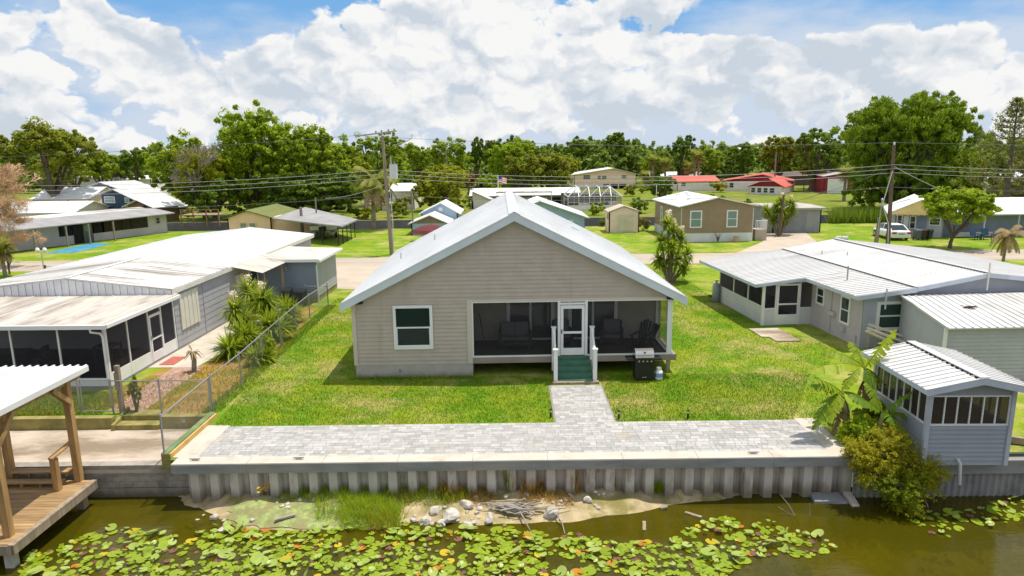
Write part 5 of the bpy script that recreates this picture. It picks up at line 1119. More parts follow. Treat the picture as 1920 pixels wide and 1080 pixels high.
MB().box(-1.3, 1.3, 0, 4.4, .92, 1.0).build('deck', M('boat_deck', (.3, .28, .26), .8), bt)
mb = MB()
for sx_ in (-1.27, 1.27): mb.box(sx_ - .03, sx_ + .03, .1, 4.2, 1.05, 1.5)
mb.box(-1.25, -.4, .08, .13, 1.05, 1.5).box(.4, 1.25, .08, .13, 1.05, 1.5); mb.build('rail_panel', WHITE, bt); MB().box(-1.1, -.5, .4, 1.1, 1.0, 1.55).box(.5, 1.1, .4, 1.1, 1.0, 1.55).build('seat', OFFW, bt); MB().box(-.22, .22, -.35, .0, .5, 1.2).build('outboard_motor', BLACK, bt)
for sx_ in (-1, 1): MB().tube([(sx_ * 1.05, 2.2, .33), (sx_ * 1.25, 2.2, .33)], .33, 12).build('wheel', BLACK, bt)
# blue cottages behind the roof
hutp('blue_boathouse', 'small pale blue hut with brown gable and white roof beside the big roof edge', 76.0, 771, 838, 419, 405, 6, 'y', LBLUE, ROOFW, 806, (), .35, gable=M('brown_gable', (.27, .20, .16), .8))
hutp('blue_boathouse', 'pale blue gabled hut standing behind the brown gabled hut', 81.5, 790, 858, 400, 382, 6, 'y', LBLUE, ROOFW, 827, ((822, 389, 830, 396, 'd'),), .35, gable=LBLUE)
o = MB().lathe((0, 0), [(2.0, .9), (1.7, 1.25), (.9, 1.6), (.05, 1.75)], 8).build('maroon_umbrella', M('maroon_cloth', (.13, .03, .03), .9)); o.location = g(808, 452) + (0,); tag(o, 'dark maroon parasol canopy below the small pale blue hut', 'parasol')
MB().cyl((0, 0), .04, 0, .95, 6).build('pole', GALV, o)
hutp('blue_cottage', 'light blue lap sided cottage with low white roof behind the big house', 79.3, 930, 1096, 408, 378, 8, 'y', LBLUE, ROOFW, 1012, ((1060, 412, 1075, 431, 'd'),), .5, lapw=.25)
# across the back canal
hutp('off_white_house', 'off white two level house with white roof behind the tall palm', 113.0, 733, 776, 358, 343, 9, 'x', OFFW, ROOFW, None, ((739, 366, 745, 372), (757, 370, 774, 378, 's')))
hutp('off_white_annex', 'low off white building with dark openings beside the palm trunk', 111.0, 682, 738, 383, 374, 7, 'x', OFFW, ROOFWD, None, ((700, 387, 716, 396, 'k'), (722, 372, 734, 378, 'd')))
hutp('long_white_roof_house', 'long house with bright white roof and grey porch awnings beyond the big ridge', 116.0, 884, 1086, 366, 352, 9, 'x', M('brownish_wall', (.30, .26, .23), .8), ROOFW, None, ((978, 370, 1006, 376, 'd'), (1018, 370, 1026, 375, 'd'), (1035, 370, 1056, 384, 'k')))
hutp('white_gable_annex', 'small white gabled annex at the left end of the long white roof', 112.0, 886, 922, 376, 360, 6, 'y', OFFW, ROOFW, 886)
q = thing('porch_awning', 'weathered flat grey awning in front of the long white roof', 'awning', (zat(930, 368, 112)[0], 112, 0)); MB().box(0, 9.2, 0, 3.5, 2.5, 2.68).build('sheet', ROOFDIRTY, q)
for x in (.1, 3, 6, 9): MB().box(x, x + .1, 0, .1, 0, 2.5).build('post', OFFW, q)
# pool cage
pc = thing('pool_cage', 'white framed screen pool enclosure with faceted roof', 'pool cage', (zat(1065, 393, 106)[0], 106, 0))
CW = zat(1166, 393, 106)[0] - zat(1065, 393, 106)[0]; CD = 8.0
mb = MB(); zc, zr2 = 2.15, 3.55
for k in range(6):
    x = CW * k / 5
    mb.bar((x, 0, .8), (x, 0, zc), .10); mb.bar((x, CD, 0), (x, CD, zc), .10); xi = min(max(x, 1.6), CW - 1.6); mb.bar((x, 0, zc), (xi, 1.8, zr2), .10); mb.bar((x, CD, zc), (xi, CD - 1.8, zr2), .1); mb.bar((xi, 1.8, zr2), (xi, CD - 1.8, zr2), .1)
for y in (0, CD): mb.bar((0, y, zc), (CW, y, zc), .1); mb.bar((0, y, 1.3), (CW, y, 1.3), .07)
for x in (0, CW): mb.bar((x, 0, zc), (x, CD, zc), .1)
for y in (1.8, CD - 1.8): mb.bar((1.6, y, zr2), (CW - 1.6, y, zr2), .1)
for k in range(5): mb.bar((CW * k / 5, 0, zc), (min(max(CW * (k + 1) / 5, 1.6), CW - 1.6), 1.8, zr2), .06)
mb.build('frame', WHITE, pc)
mb = MB().add([(0, 0, .8), (CW, 0, .8), (CW, 0, zc), (0, 0, zc)], [(0, 1, 2, 3)]).add([(0, 0, zc), (CW, 0, zc), (CW - 1.6, 1.8, zr2), (1.6, 1.8, zr2)], [(0, 1, 2, 3)]).add([(CW, 0, .8), (CW, CD, .8), (CW, CD, zc), (CW, 0, zc)], [(0, 1, 2, 3)]).add([(1.6, 1.8, zr2), (CW - 1.6, 1.8, zr2), (CW - 1.6, CD - 1.8, zr2), (1.6, CD - 1.8, zr2)], [(0, 1, 2, 3)]); mb.build('screen', CAGE, pc)
MB().box(-.1, CW + .1, -.12, .0, 0, .82).build('low_wall', OFFW, pc); MB().box(-.5, CW + .3, CD + .2, CD + .4, 0, 2.3).build('patio_wall', M('patio_wall', (.17, .14, .12), .8, .2), pc); MB().box(0, CW, .1, CD, 0, .03).build('patio_floor', CONCF, pc); MB().box(2, 3.6, 3, 4, 0, .8).box(7, 8.2, 4, 5, 0, 1.0).build('patio_counter', OFFW, pc)
bk = thing('canal_bank_wall', 'long grey retaining wall along the far bank of the back canal', 'retaining wall', (-70, 92.85, 0)); MB().box(0, 190, 0, .3, -2, .12).build('wall', M('bank_wall', (.22, .21, .20), .9, .2, .5), bk)
# far two storey house
ts, w_, h_ = hutp('two_storey_house', 'cream two storey house with white roof and ground floor porch', 170.0, 1077, 1193, 327, 316, 12, 'y', CREAM2, ROOFW, 1150, ((1093, 328, 1107, 336), (1120, 329, 1127, 336), (1128, 329, 1138, 336), (1165, 328, 1175, 335), (1098, 346, 1104, 353), (1115, 347, 1124, 355, 'k'), (1131, 345, 1142, 357, 'k'), (1145, 345, 1158, 357, 'k'), (1161, 345, 1174, 357, 'k')), .8)
# red roofs
hutp('red_roof_cottage', 'white cottage with bright red roof in the distance', 156.0, 1270, 1347, 340, 329, 9, 'x', OFFW, ROOFRED, None, ((1277, 342, 1286, 349), (1300, 343, 1309, 358, 'd'), (1317, 342, 1323, 350, 'd')))
hutp('maroon_house', 'white house with wide maroon gable behind the maroon porch', 155.0, 1356, 1475, 339, 327, 12, 'y', OFFW, ROOFRED, 1425, ((1358, 342, 1363, 351), (1367, 342, 1375, 352), (1385, 342, 1395, 358, 'd')), .5, gable=MAROON, rz=R(-22))
hutp('maroon_house', 'white windowed porch house with maroon gable and long red roof', 142.0, 1405, 1465, 349, 335, 15, 'y', OFFW, ROOFRED, 1440, ((1408, 351, 1416, 361), (1419, 351, 1427, 361), (1430, 351, 1438, 361), (1441, 351, 1450, 361)), .4, gable=MAROON, rz=R(-30))
hutp('maroon_barn', 'maroon metal barn with a big white roller door', 141.0, 1546, 1598, 331, 325, 14, 'y', MAROON, M('barn_roof', (.5, .42, .42), .6), 1580, ((1552, 335, 1584, 362, 'd'),), .2, 'barn', rz=R(-12))
hutp('far_white_shed', 'distant white gabled shed behind the red roofed cottage', 180.0, 1308, 1338, 330, 321, 8, 'y', OFFW, ROOFWD, 1324, (), .5, 'shed')
hutp('distant_house', 'distant white roof glimpsed between the far palms', 186.0, 1222, 1278, 331, 322, 8, 'x', OFFW, ROOFW)
hutp('distant_house', 'distant white roof behind the two storey house', 230.0, 1150, 1186, 315, 307, 8, 'y', OFFW, ROOFW, 1166)
hutp('distant_house', 'distant low white building beyond the big weeping tree', 150.0, 1832, 1925, 333, 320, 8, 'x', OFFW, ROOFW)
hutp('distant_house', 'small distant building with white roof and blue wall behind the canal trees', 190.0, 898, 914, 330, 322, 6, 'x', M('teal_wall', (.05, .2, .3), .8), ROOFW)
hutp('brown_long_house', 'distant long brown roofed building behind the barn trees', 175.0, 1440, 1540, 330, 322, 8, 'x', M('brown_far_wall', (.12, .09, .08), .9), M('brown_far_roof', (.12, .09, .08), .9))
fp = thing('flag_pole', 'white flagpole with a small striped flag behind the long white roof', 'flagpole', (zat(934, 352, 121)[0], 121, 0)); MB().cyl((0, 0), .06, 0, zat(934, 328, 121)[1], 6).build('pole', WHITE, fp)
zf = zat(934, 328, 121)[1] - .15
for k in range(7): MB().hexa([(.05, 0, zf - .16 * (k + 1)), (1.5, .2, zf - .35 - .17 * (k + 1)), (1.5, .22, zf - .35 - .17 * (k + 1)), (.05, .02, zf - .16 * (k + 1))], [(.05, 0, zf - .16 * k), (1.5, .2, zf - .35 - .17 * k), (1.5, .22, zf - .35 - .17 * k), (.05, .02, zf - .16 * k)]).build('stripe', M('flag_red', (.5, .05, .06), .8) if k % 2 == 0 else WHITE, fp)
MB().hexa([(.05, -.02, zf - .6), (.7, .08, zf - .75), (.7, .1, zf - .75), (.05, .0, zf - .6)], [(.05, -.02, zf), (.7, .08, zf - .17), (.7, .1, zf - .17), (.05, 0, zf)]).build('canton', M('flag_blue', (.04, .06, .22), .8), fp)

# ================================================================== POLES AND WIRES
def pole(name, label, x, y, h, lean=(0, 0), r=.15, mat=POLEW, arm=None):
    t = thing(name, label, 'utility pole', (x, y, 0)); MB().tube([(0, 0, 0), (lean[0], lean[1], h)], [r, r * .68], 10).build('shaft', mat, t); return t
pL = pole('utility_pole', 'tall weathered utility pole with grey transformer left of the big house', -10.75, 60.75, 10.45, (-.35, 0), .19)
MB().bar((-2.6, 0, 10.45), (.9, 0, 10.85), .10, .12).build('crossarm', GALV, pL)
mb = MB()
for x in (-.9, -.4, .2, .7): mb.cyl((x, 0), .07, 10.72 + .1 * x, 10.98 + .1 * x, 6)
mb.tube([(.5, 0, 9.6), (1.6, 0, 9.9), (2.2, 0, 10.2), (2.25, 0, 10.6)], .03, 5); mb.build('insulator', GALV, pL)
tr = MB().cyl((.5, -.1), .36, 6.75, 8.0, 14).build('transformer', M('transformer_grey', (.58, .60, .62), .5), pL); MB().cyl((.3, -.1), .10, 8.0, 8.75, 8, .04).cyl((.62, -.1), .06, 8.0, 8.2, 8).build('bushing', GALV, tr)
MB().tube([(.1, -.2, 6.5), (.25, -.2, 3.0), (.2, -.2, 0.5)], .04, 6).build('conduit', PVC, pL)
pR = pole('utility_pole', 'tall dark utility pole in front of the parked white car', 33.85, 60.9, 9.15, (-.3, 0), .19, POLED)
MB().cyl((-.28, 0), .08, 9.1, 9.4, 8).build('insulator', WHITE, pR); MB().tube([(-.3, -.15, 6.9), (-.9, -.15, 4.0), (-.2, -.16, 2.2), (-.1, -.16, .4)], .05, 6).build('conduit', PVC, pR)
p3 = pole('meter_pole', 'short grey service pole with a thin pipe just left of the dark utility pole', 32.9, 61.2, 2.75, (.12, 0), .2)
MB().tube([(-.05, -.2, 1.2), (.12, -.2, 4.3)], .05, 6).lathe((.12, -.2), [(.1, 4.3), (.1, 4.45), (.02, 4.5)], 8).build('service_mast', GALV, p3)
pole('stub_pole', 'short thick timber post in front of the cream house carport', g(571, 440)[0], 77.0, 3.2, (0, 0), .22)
pole('stub_pole', 'slender pole standing at the rear of the grey carport', g(634, 412)[0] * .95, 90.0 * .9, 4.0, (0, 0), .12)
p5 = pole('stub_pole', 'slim pole between the round tree and the small pale blue huts', -11.0, 76.4, 4.65, (0, 0), .12)
pF = pole('utility_pole', 'distant utility pole with crossarm among the far trees', zat(838, 320, 150)[0], 150, zat(838, 284, 150)[1], (0, 0), .2); MB().bar((-1.8, 0, zat(838, 286, 150)[1]), (.6, 0, zat(838, 286, 150)[1]), .15).build('crossarm', POLEW, pF)
pole('utility_pole', 'distant pole with pale transformer before the dark round trees', zat(1453, 325, 150)[0], 150, zat(1453, 285, 150)[1], (0, 0), .2)
pole('garden_lamp_pole', 'thin white lamp pole behind the brown home', zat(1231, 350, 79.5)[0], 79.5, zat(1231, 346, 79.5)[1], (0, 0), .05, WHITE)
pole('stub_pole', 'dark leaning stub pole behind the right end of the brown home', 27.8, 70.6, zat(1424, 366, 70.6)[1], (.25, 0), .14, POLED)
def cat_pts(a, b, sag, n=14):
    a, b = Vector(a), Vector(b); return [a.lerp(b, i / n) - Vector((0, 0, sag * 4 * (i / n) * (1 - i / n))) for i in range(n + 1)]
def wire(label, spans, r=.014, mat=None):
    pts = []
    for a, b, s in spans: pts += cat_pts(a, b, s)[(1 if pts else 0):]
    mb = MB(); mb.tube(pts, r, 4); tag(mb.build('power_line', mat or WIRE), label, 'cable', 'overhead lines along the road')
zl, zr_ = 60.75, 60.9
LX, RX = -11.1, 33.55
wire('topmost power line running over both utility poles', [((-75, 58, 8.7), (LX - 2.2, zl, 10.5), .6), ((LX - 2.2, zl, 10.5), (RX, zr_, 9.35), .55), ((RX, zr_, 9.35), (80, 61, 9.5), .5)], .014)
for k, (zL, zR, lb) in enumerate(((7.55, 7.45, 'upper of the three bundled power lines at mid pole height'), (7.2, 7.1, 'middle of the three bundled power lines at mid pole height'), (6.85, 6.75, 'lower of the three bundled power lines at mid pole height'))):
    wire(lb, [((-62, 59, zL - .1 - .1 * k), (LX, zl - .15, zL), .95), ((LX, zl - .15, zL), (RX + .1, zr_ - .15, zR), .85), ((RX + .1, zr_ - .15, zR), (78, 61, zR), .75)], .016, WIREL)
wire('lowest telephone line sagging past both poles towards the carport', [((-60, 62, 5.2), (LX, zl, 5.35), .9), ((LX, zl, 5.35), (RX, zr_, 5.5), .8), ((RX, zr_, 5.5), (78, 61, 5.6), .7)], .018)
wire('service drop from the dark pole down to the yellow gabled house', [((RX + .1, zr_ - .1, 7.3), (45.5, 67, 3.6), .25)], .03, WIREL)
wire('service drop slanting down from the transformer pole to the carport', [((LX, zl, 6.3), (-20.5, 76, 4.2), .3)], .025, WIREL)
wire('service drop from the dark pole down to the grey garage', [((RX, zr_ - .1, 7.2), (28.2, 73, 3.0), .3)], .02)
# ================================================================== VEGETATION
def unit(v): return v / np.maximum(np.linalg.norm(v, axis=-1, keepdims=True), 1e-6)
def leaves(C, size, rng, aspect=.5, up=.6, droop=0.0):
    OFF = None
    if isinstance(C, tuple): C, OFF = C
    n = len(C); nr = rng.normal(size=(n, 3)) * .75 + np.array([0, 0, up])
    if OFF is not None: nr = nr + unit(OFF) * 1.3
    nr = unit(nr); a = unit(np.cross(nr, rng.normal(size=(n, 3))))
    if droop: a = unit(a + np.array([0, 0, -droop]))
    b = unit(np.cross(nr, a)); s = (size * rng.uniform(.6, 1.35, n))[:, None]
    V = np.stack([C - a * s, C + b * s * aspect, C + a * s, C - b * s * aspect], 1).reshape(-1, 3)
    return V, np.arange(n * 4).reshape(-1, 4)
def crown_pts(blobs, N, rng, clump=.16, shell=.62):
    vol = np.array([(b[3] * b[4] * b[5]) ** (2 / 3) for b in blobs]); cnt = np.maximum(1, (N * vol / vol.sum()).astype(int)); out = []; offs = []
    for b, n in zip(blobs, cnt):
        m = max(6, n // 62); d = unit(rng.normal(size=(m, 3)) + np.array([0, 0, .25])); rr = rng.uniform(shell, 1.04, (m, 1)) * (1 + .10 * rng.normal(size=(m, 1)))
        cc = d * rr; per = max(1, n // m); of = unit(rng.normal(size=(m * per, 3))) * rng.uniform(.3, 1, (m * per, 1)) ** .6 * clump * 1.45 * rng.uniform(.55, 1.3, (m, 1)).repeat(per, 0) * np.array([1, 1, .8]); p = np.repeat(cc, per, 0) + of
        p = p * np.array(b[3:6]) + np.array(b[:3]); out.append(p); offs.append(of)
    return np.concatenate(out), np.concatenate(offs)
def limbs(mb, x, y, z0, blobs, r):
    zt = max(z0 * .6, .5)
    cx = sum(b[0] for b in blobs) / len(blobs); cy_ = sum(b[1] for b in blobs) / len(blobs)
    mb.tube([(0, 0, -.1), (.1 * r, 0, zt * .5), (cx * .2, cy_ * .2, zt)], [r * 1.25, r * .95, r * .8], 8)
    for b in blobs: mb.tube([(cx * .2, cy_ * .2, zt * .92), (b[0] * .55, b[1] * .55, (zt + b[2]) / 2), (b[0], b[1], b[2] + b[5] * .3)], [r * .6, r * .38, r * .1], 6)
    return mb
LG = leafmat('oak_leaves', (0.136, 0.245, 0.012), (0.370, 0.438, 0.019), .44)
LGD = leafmat('dark_leaves', (0.084, 0.170, 0.016), (0.224, 0.304, 0.025), .44)
LGY = leafmat('yellow_green_leaves', (0.198, 0.269, 0.009), (0.413, 0.400, 0.016), .44)
LGB = leafmat('bright_leaves', (0.151, 0.275, 0.009), (0.383, 0.458, 0.014), .44)
LGM = leafmat('mixed_leaves', (0.131, 0.202, 0.014), (0.333, 0.348, 0.022), .44, c3=(0.238, 0.229, 0.028))
LWEEP = leafmat('weeping_leaves', (0.095, 0.193, 0.011), (0.265, 0.347, 0.015), .44)
LFAR = leafmat('far_leaves', (0.104, 0.190, 0.033), (0.263, 0.330, 0.048), .44)
PINE = leafmat('pine_needles', (0.103, 0.135, 0.028), (0.222, 0.220, 0.043), .44)
YUC = leafmat('yucca_leaves', (0.121, 0.215, 0.012), (0.360, 0.416, 0.025), .44, .6)
PALM = leafmat('palm_leaves', (0.148, 0.202, 0.024), (0.351, 0.336, 0.054), .44)
PALMD = leafmat('dry_palm_leaves', (.300, .220, .100), (.420, .320, .160), .3)
BAN = leafmat('banana_leaves', (.110, .210, .008), (.300, .370, .012), .30, .55, None, True)
BAND = leafmat('dead_banana_leaves', (.17, .10, .05), (.30, .20, .10), .25)
OLV = leafmat('olive_shrub_leaves', (.250, .255, .012), (.450, .430, .020), .5, c3=(.22, .30, .015))
FLOW = leafmat('cream_flowers', (.72, .62, .42), (.85, .78, .60), .3)
GRB = leafmat('grass_blades', (.090, .200, .010), (.200, .270, .022), .35)
GRBY = leafmat('dry_grass_blades', (.300, .210, .040), (.450, .290, .060), .35)
def blobs_box(wx, zb, zt, dy, rng, k=7, cx=0.0, skirt=0):
    h = zt - zb; B = [(cx, 0, zb + h * .52, wx * .40, dy * .40, h * .47)]
    for i in range(k):
        a = rng.uniform(0, 6.283); e = rng.uniform(.15, 1.0); q = math.cos(e * 1.2 - .2)
        px = math.cos(a) * .36 * q; py = math.sin(a) * .36 * q; pz = .28 + .50 * math.sin(e * 1.5)
        s = rng.uniform(.22, .32); B.append((cx + px * wx, py * dy, zb + pz * h, wx * s * .8, dy * s * .8, h * s * .85))
    for i in range(skirt):
        a = 6.283 * (i + rng.random() * .6) / skirt; B.append((cx + math.cos(a) * wx * .29, math.sin(a) * dy * .32, zb + h * rng.uniform(.16, .30), wx * .19, dy * .20, h * .20))
    return B
def tree_px(name, label, pl, pr, pt, pb, Y, mat, N=5000, leaf=.3, dy=None, group=None, trunk=.35, k=7, seed=1, clump=.17, aspect=.5, up=1.0, droop=0.0, base_px=None, barkm=None, shell=.6, cat='tree', skirt=0):
    rng = np.random.default_rng(seed); x0, _ = zat(pl, pt, Y); x1, _ = zat(pr, pt, Y); _, zt = zat((pl + pr) / 2, pt, Y); zb = max(zat((pl + pr) / 2, pb, Y)[1], .15)
    cx = (x0 + x1) / 2; bx = zat(base_px, pb, Y)[0] if base_px else cx; w_ = x1 - x0
    t = thing(name, label, cat, (bx, Y, 0), 0, group); B = blobs_box(w_, zb, zt, dy or w_ * .8, rng, k, cx - bx, skirt)
    limbs(MB(), 0, 0, zb, B, trunk).build('trunk', barkm or BARK, t)
    V, Fq = leaves(crown_pts(B, int(N * 1.9), rng, clump * .85, shell), leaf * .72, rng, aspect, up, droop); np_mesh('crown', V, Fq, mat, t); return t
G_ = 'trees beyond the road'
tree_px('oak_tree', 'dark spreading oak at the far left above white roofs', -8, 162, 230, 345, 115, LGM, 9000, .42, None, G_, .7, 9, 11, base_px=98)
tree_px('oak_tree', 'mid green oak left of the bare branched tree, beyond the navy houses', 268, 395, 256, 362, 118, LG, 8100, .40, None, G_, .6, 8, 12, skirt=6)
tree_px('oak_tree', 'largest bushy green tree, behind the cream house and left pole', 385, 560, 207, 400, 104, LGB, 20250, .36, 14, G_, .8, 11, 13, .14, skirt=8)
tree_px('oak_tree', 'bushy green tree joined to the right side of the largest one', 505, 655, 232, 395, 102, LG, 14850, .36, 12, G_, .7, 10, 14, .14, skirt=8)
tree_px('willow_tree', 'feathery yellow green tree in front of the bare branches', 312, 432, 276, 388, 99, LGY, 9450, .34, None, G_, .4, 8, 15, .15, .3, .2, 1.0, skirt=5)
tree_px('broad_tree', 'dark low tree behind the timber shed and cream house', 330, 460, 330, 412, 97.5, LGD, 4500, .34, 7, G_, .4, 6, 16)
tree_px('broad_tree', 'dark leafy tree filling the gap behind the grey carport', 470, 690, 318, 400, 97, LGD, 10800, .34, 7, G_, .4, 9, 17, skirt=6)
tree_px('upright_tree', 'dense upright leaved tree right behind the transformer pole', 645, 765, 252, 345, 122, LG, 10800, .36, None, G_, .5, 7, 18, .12, .25, 1.6, skirt=5)
tree_px('broad_tree', 'small yellow green tree left of the tall brown palm trunk', 600, 700, 296, 372, 110, LGY, 4500, .32, None, G_, .4, 6, 19)
tree_px('round_tree', 'round bright yellow green tree before the off white house', 770, 886, 316, 395, 108.5, LGY, 11475, .30, 8, G_, .35, 7, 20, .14, skirt=5)
tree_px('columnar_tree', 'tall narrow dark tree in the middle of the far wood', 878, 908, 257, 330, 175, LGD, 2200, .5, None, G_, .3, 4, 21)
tree_px('columnar_tree', 'narrow dark tree right beside the tallest narrow one', 906, 942, 259, 330, 178, LFAR, 2200, .5, None, G_, .3, 4, 22)
tree_px('round_tree', 'bright green round tree right of the narrow dark trees', 912, 1010, 263, 352, 150, LGB, 8775, .42, None, G_, .4, 8, 23, skirt=6)
tree_px('mossy_tree', 'olive tree with hanging moss above the long white roof', 940, 1022, 285, 354, 138, LGM, 6075, .38, None, G_, .4, 7, 24, skirt=5)
tree_px('mossy_tree', 'tall mossy olive tree left of the two storey house', 1000, 1072, 287, 354, 140, LGM, 6750, .38, None, G_, .4, 7, 25, skirt=5)
tree_px('round_tree', 'dark green round topped tree left of the flared one by the two storey house', 1052, 1112, 259, 322, 190, LGD, 3500, .5, None, G_, .5, 6, 26)
tree_px('broad_tree', 'dark low tree between the round topped and flared trees', 1085, 1155, 272, 326, 188, LFAR, 3500, .5, None, G_, .5, 6, 27)
tree_px('flared_tree', 'dark vase shaped tree rising above the two storey house', 1127, 1177, 248, 300, 186, LGD, 3800, .45, None, G_, .5, 6, 28, base_px=1155)
tree_px('broad_tree', 'dark tree with raised crown behind the far palms', 1250, 1308, 256, 330, 185, LGD, 3500, .5, None, G_, .5, 7, 29)
tree_px('oak_tree', 'flat topped brownish oak left of the tree with a pale trunk', 1425, 1505, 254, 325, 168, LGM, 4000, .48, None, G_, .6, 7, 30)
tree_px('oak_tree', 'dark spreading tree with pale trunk beside the maroon barn', 1490, 1588, 246, 335, 150, LGD, 5500, .45, None, G_, .9, 9, 31, base_px=1524)
tree_px('bush_tree', 'low dark round tree in front of the far palms left of the red cottage', 1212, 1271, 333, 373, 126, LGD, 2800, .34, None, G_, .3, 5, 32)
tree_px('weeping_tree', 'giant weeping green tree behind the slate blue house', 1602, 1834, 178, 425, 99, LWEEP, 45900, .42, 20, G_, 1.2, 15, 33, .12, .30, .3, 1.1, skirt=10)
tree_px('broad_tree', 'yellow green tree low at the right foot of the giant weeping tree', 1775, 1850, 292, 385, 97, LGY, 4500, .32, 6, G_, .3, 6, 34)
tree_px('round_tree', 'small round yellow green tree on the lawn before the slate blue house', 1738, 1862, 350, 428, 60.6, LGB, 12000, .17, 5.5, None, .16, 9, 35, .17, base_px=1785, shell=.45)
tree_px('leafy_shrub', 'pale yellow shrub by the maroon porch house', 1496, 1524, 312, 328, 150, LGY, 700, .35, None, None, .1, 3, 36, cat='shrub')
tree_px('leafy_shrub', 'reddish brown shrub beside the round yellow green tree', 863, 893, 322, 352, 120, leafmat('red_leaves', (.20, .07, .03), (.28, .14, .05), .3), 1200, .3, None, None, .1, 4, 37, cat='shrub')
tree_px('leafy_shrub', 'bright green shrub left of the flagpole', 897, 950, 327, 354, 125, LGB, 2000, .3, None, None, .1, 4, 38, cat='shrub')
tree_px('leafy_shrub', 'yellow green shrub between far utility pole and round tree', 800, 875, 306, 340, 140, LGY, 2500, .4, None, None, .1, 5, 39, cat='shrub')
tree_px('leafy_shrub', 'pale twiggy grey green tree left of the navy houses', 195, 250, 303, 340, 155, leafmat('grey_leaves', (.09, .10, .04), (.16, .15, .07), .3), 2200, .4, None, None, .2, 5, 40)
tree_px('broad_tree', 'dark wild tree right of the norfolk pine at the frame edge', 1855, 1960, 340, 420, 86, LGM, 4500, .3, None, None, .3, 6, 41)
for i, (pl, pr, pt, pb, Y, m_, N_, lb) in enumerate((
    (150, 222, 288, 345, 138, LG, 3500, 'mid green tree behind the dark blue houses, right of the far left oak'),
    (205, 290, 279, 338, 150, LGD, 3500, 'dark green tree left of the oak beside the bare branches'),
    (60, 200, 295, 350, 150, LGM, 4500, 'broad olive tree low behind the far left oak'),
    (590, 680, 268, 345, 128, LG, 4500, 'green tree filling the gap between the bushy tree and the upright leaved one'),
    (690, 765, 290, 350, 132, LGB, 4000, 'bright green tree just right of the transformer'),
    (742, 806, 270, 335, 165, LG, 3500, 'rounded green tree far behind the small pale blue huts'),
    (796, 884, 263, 335, 168, LG, 4500, 'wide green tree beside the distant utility pole with crossarm'),
    (930, 985, 258, 330, 172, LGD, 3000, 'tall dark tree rising behind the bright round tree'),
    (1030, 1085, 290, 345, 146, LGY, 3500, 'yellow green tree touching the left end of the two storey house'),
    (1195, 1258, 291, 335, 175, LG, 3000, 'green tree behind the leftmost far cabbage palms'),
    (1296, 1366, 276, 332, 178, LG, 4000, 'broad green tree behind the tallest cabbage palm'),
    (1352, 1430, 272, 332, 180, LGD, 4000, 'broad dark tree behind the maroon porch house'),
    (1500, 1600, 290, 340, 158, LGD, 4000, 'dark tree close behind the maroon barn'),
    (1838, 1905, 292, 350, 125, LG, 3500, 'green tree between the giant weeping tree and the norfolk pine'))):
    tree_px('belt_tree', lb, pl, pr, pt, pb, Y, m_, N_, .42, None, G_, .4, 6, 400 + i)
# far treeline: reads as one mass
def treeline():
    rng = np.random.default_rng(77); Vs = []; Fs = []; n = 0
    for i in range(430):
        y = rng.uniform(196, 320) if i < 290 else rng.uniform(182, 200); x = rng.uniform(-.92, .92) * y; h = rng.uniform(9.0, 12.8) if i < 290 else rng.uniform(4.5, 8.5) * (1 + .10 * math.sin(x * .05)); w_ = rng.uniform(8, 15); h *= 1 + .14 * math.sin(x * .055) + .10 * math.sin(x * .17 + 2)
        B = blobs_box(w_, .5, h, w_ * .7, rng, 5); B = [(b[0] + x, b[1] + y, *b[2:]) for b in B]
        V, Fq = leaves(crown_pts(B, 480, rng, .2, .6), .85, rng); Vs.append(V); Fs.append(Fq + n); n += len(V)
    tag(np_mesh('distant_treeline', np.concatenate(Vs), np.concatenate(Fs), LFAR), 'distant dark treeline along the horizon behind all the houses', 'trees', None, 'stuff')
treeline()
# reeds along the back canal
def blades(P, h, wd, rng, mat, name, parent=None, lean=.35):
    n = len(P); a = rng.uniform(0, 6.283, n); hh = h * rng.uniform(.55, 1.25, n); L = np.stack([np.cos(a), np.sin(a), np.zeros(n)], 1); S = np.stack([-np.sin(a), np.cos(a), np.zeros(n)], 1) * (wd / 2)
    tip = P + np.array([0, 0, 1.0]) * hh[:, None] + L * (hh * lean * rng.uniform(.2, 1.3, n))[:, None]
    V = np.stack([P - S, P + S, tip], 1).reshape(-1, 3); return np_mesh(name, V, np.arange(3 * n).reshape(-1, 3), mat, parent, 3)
def scatter(poly, n, rng):
    P = np.array(poly); lo, hi = P.min(0), P.max(0); q = rng.uniform(lo, hi, (n * 4, 2)); ins = np.zeros(len(q), bool); j = len(P) - 1
    for i in range(len(P)):
        c = ((P[i, 1] > q[:, 1]) != (P[j, 1] > q[:, 1])) & (q[:, 0] < (P[j, 0] - P[i, 0]) * (q[:, 1] - P[i, 1]) / (P[j, 1] - P[i, 1] + 1e-9) + P[i, 0]); ins ^= c; j = i
    q = q[ins]; area = abs(sum(P[i - 1][0] * P[i][1] - P[i][0] * P[i - 1][1] for i in range(len(P)))) / 2
    return q[:n]
rng = np.random.default_rng(5)
q = scatter([(39, 82.5), (49, 82.5), (49, 84.5), (39, 84.5)], 1800, rng); tag(blades(np.c_[q, np.full(len(q), -.2)], 2.0, .10, rng, LGD, 'canal_reeds'), 'green reeds on the back canal bank below the giant weeping tree', 'reeds', None, 'stuff')
q = scatter([(-30, 83.4), (-9, 83.4), (-9, 88), (-30, 88)], 500, rng)
pv2 = np.c_[q, np.full(len(q), WZ + .05)]; V, Fq = leaves(pv2, .28, rng, .9, 3.0); tag(np_mesh('canal_lilies', V, Fq, LGY), 'pale lily leaves covering the back canal beside the tall palm', 'water plants', None, 'stuff')

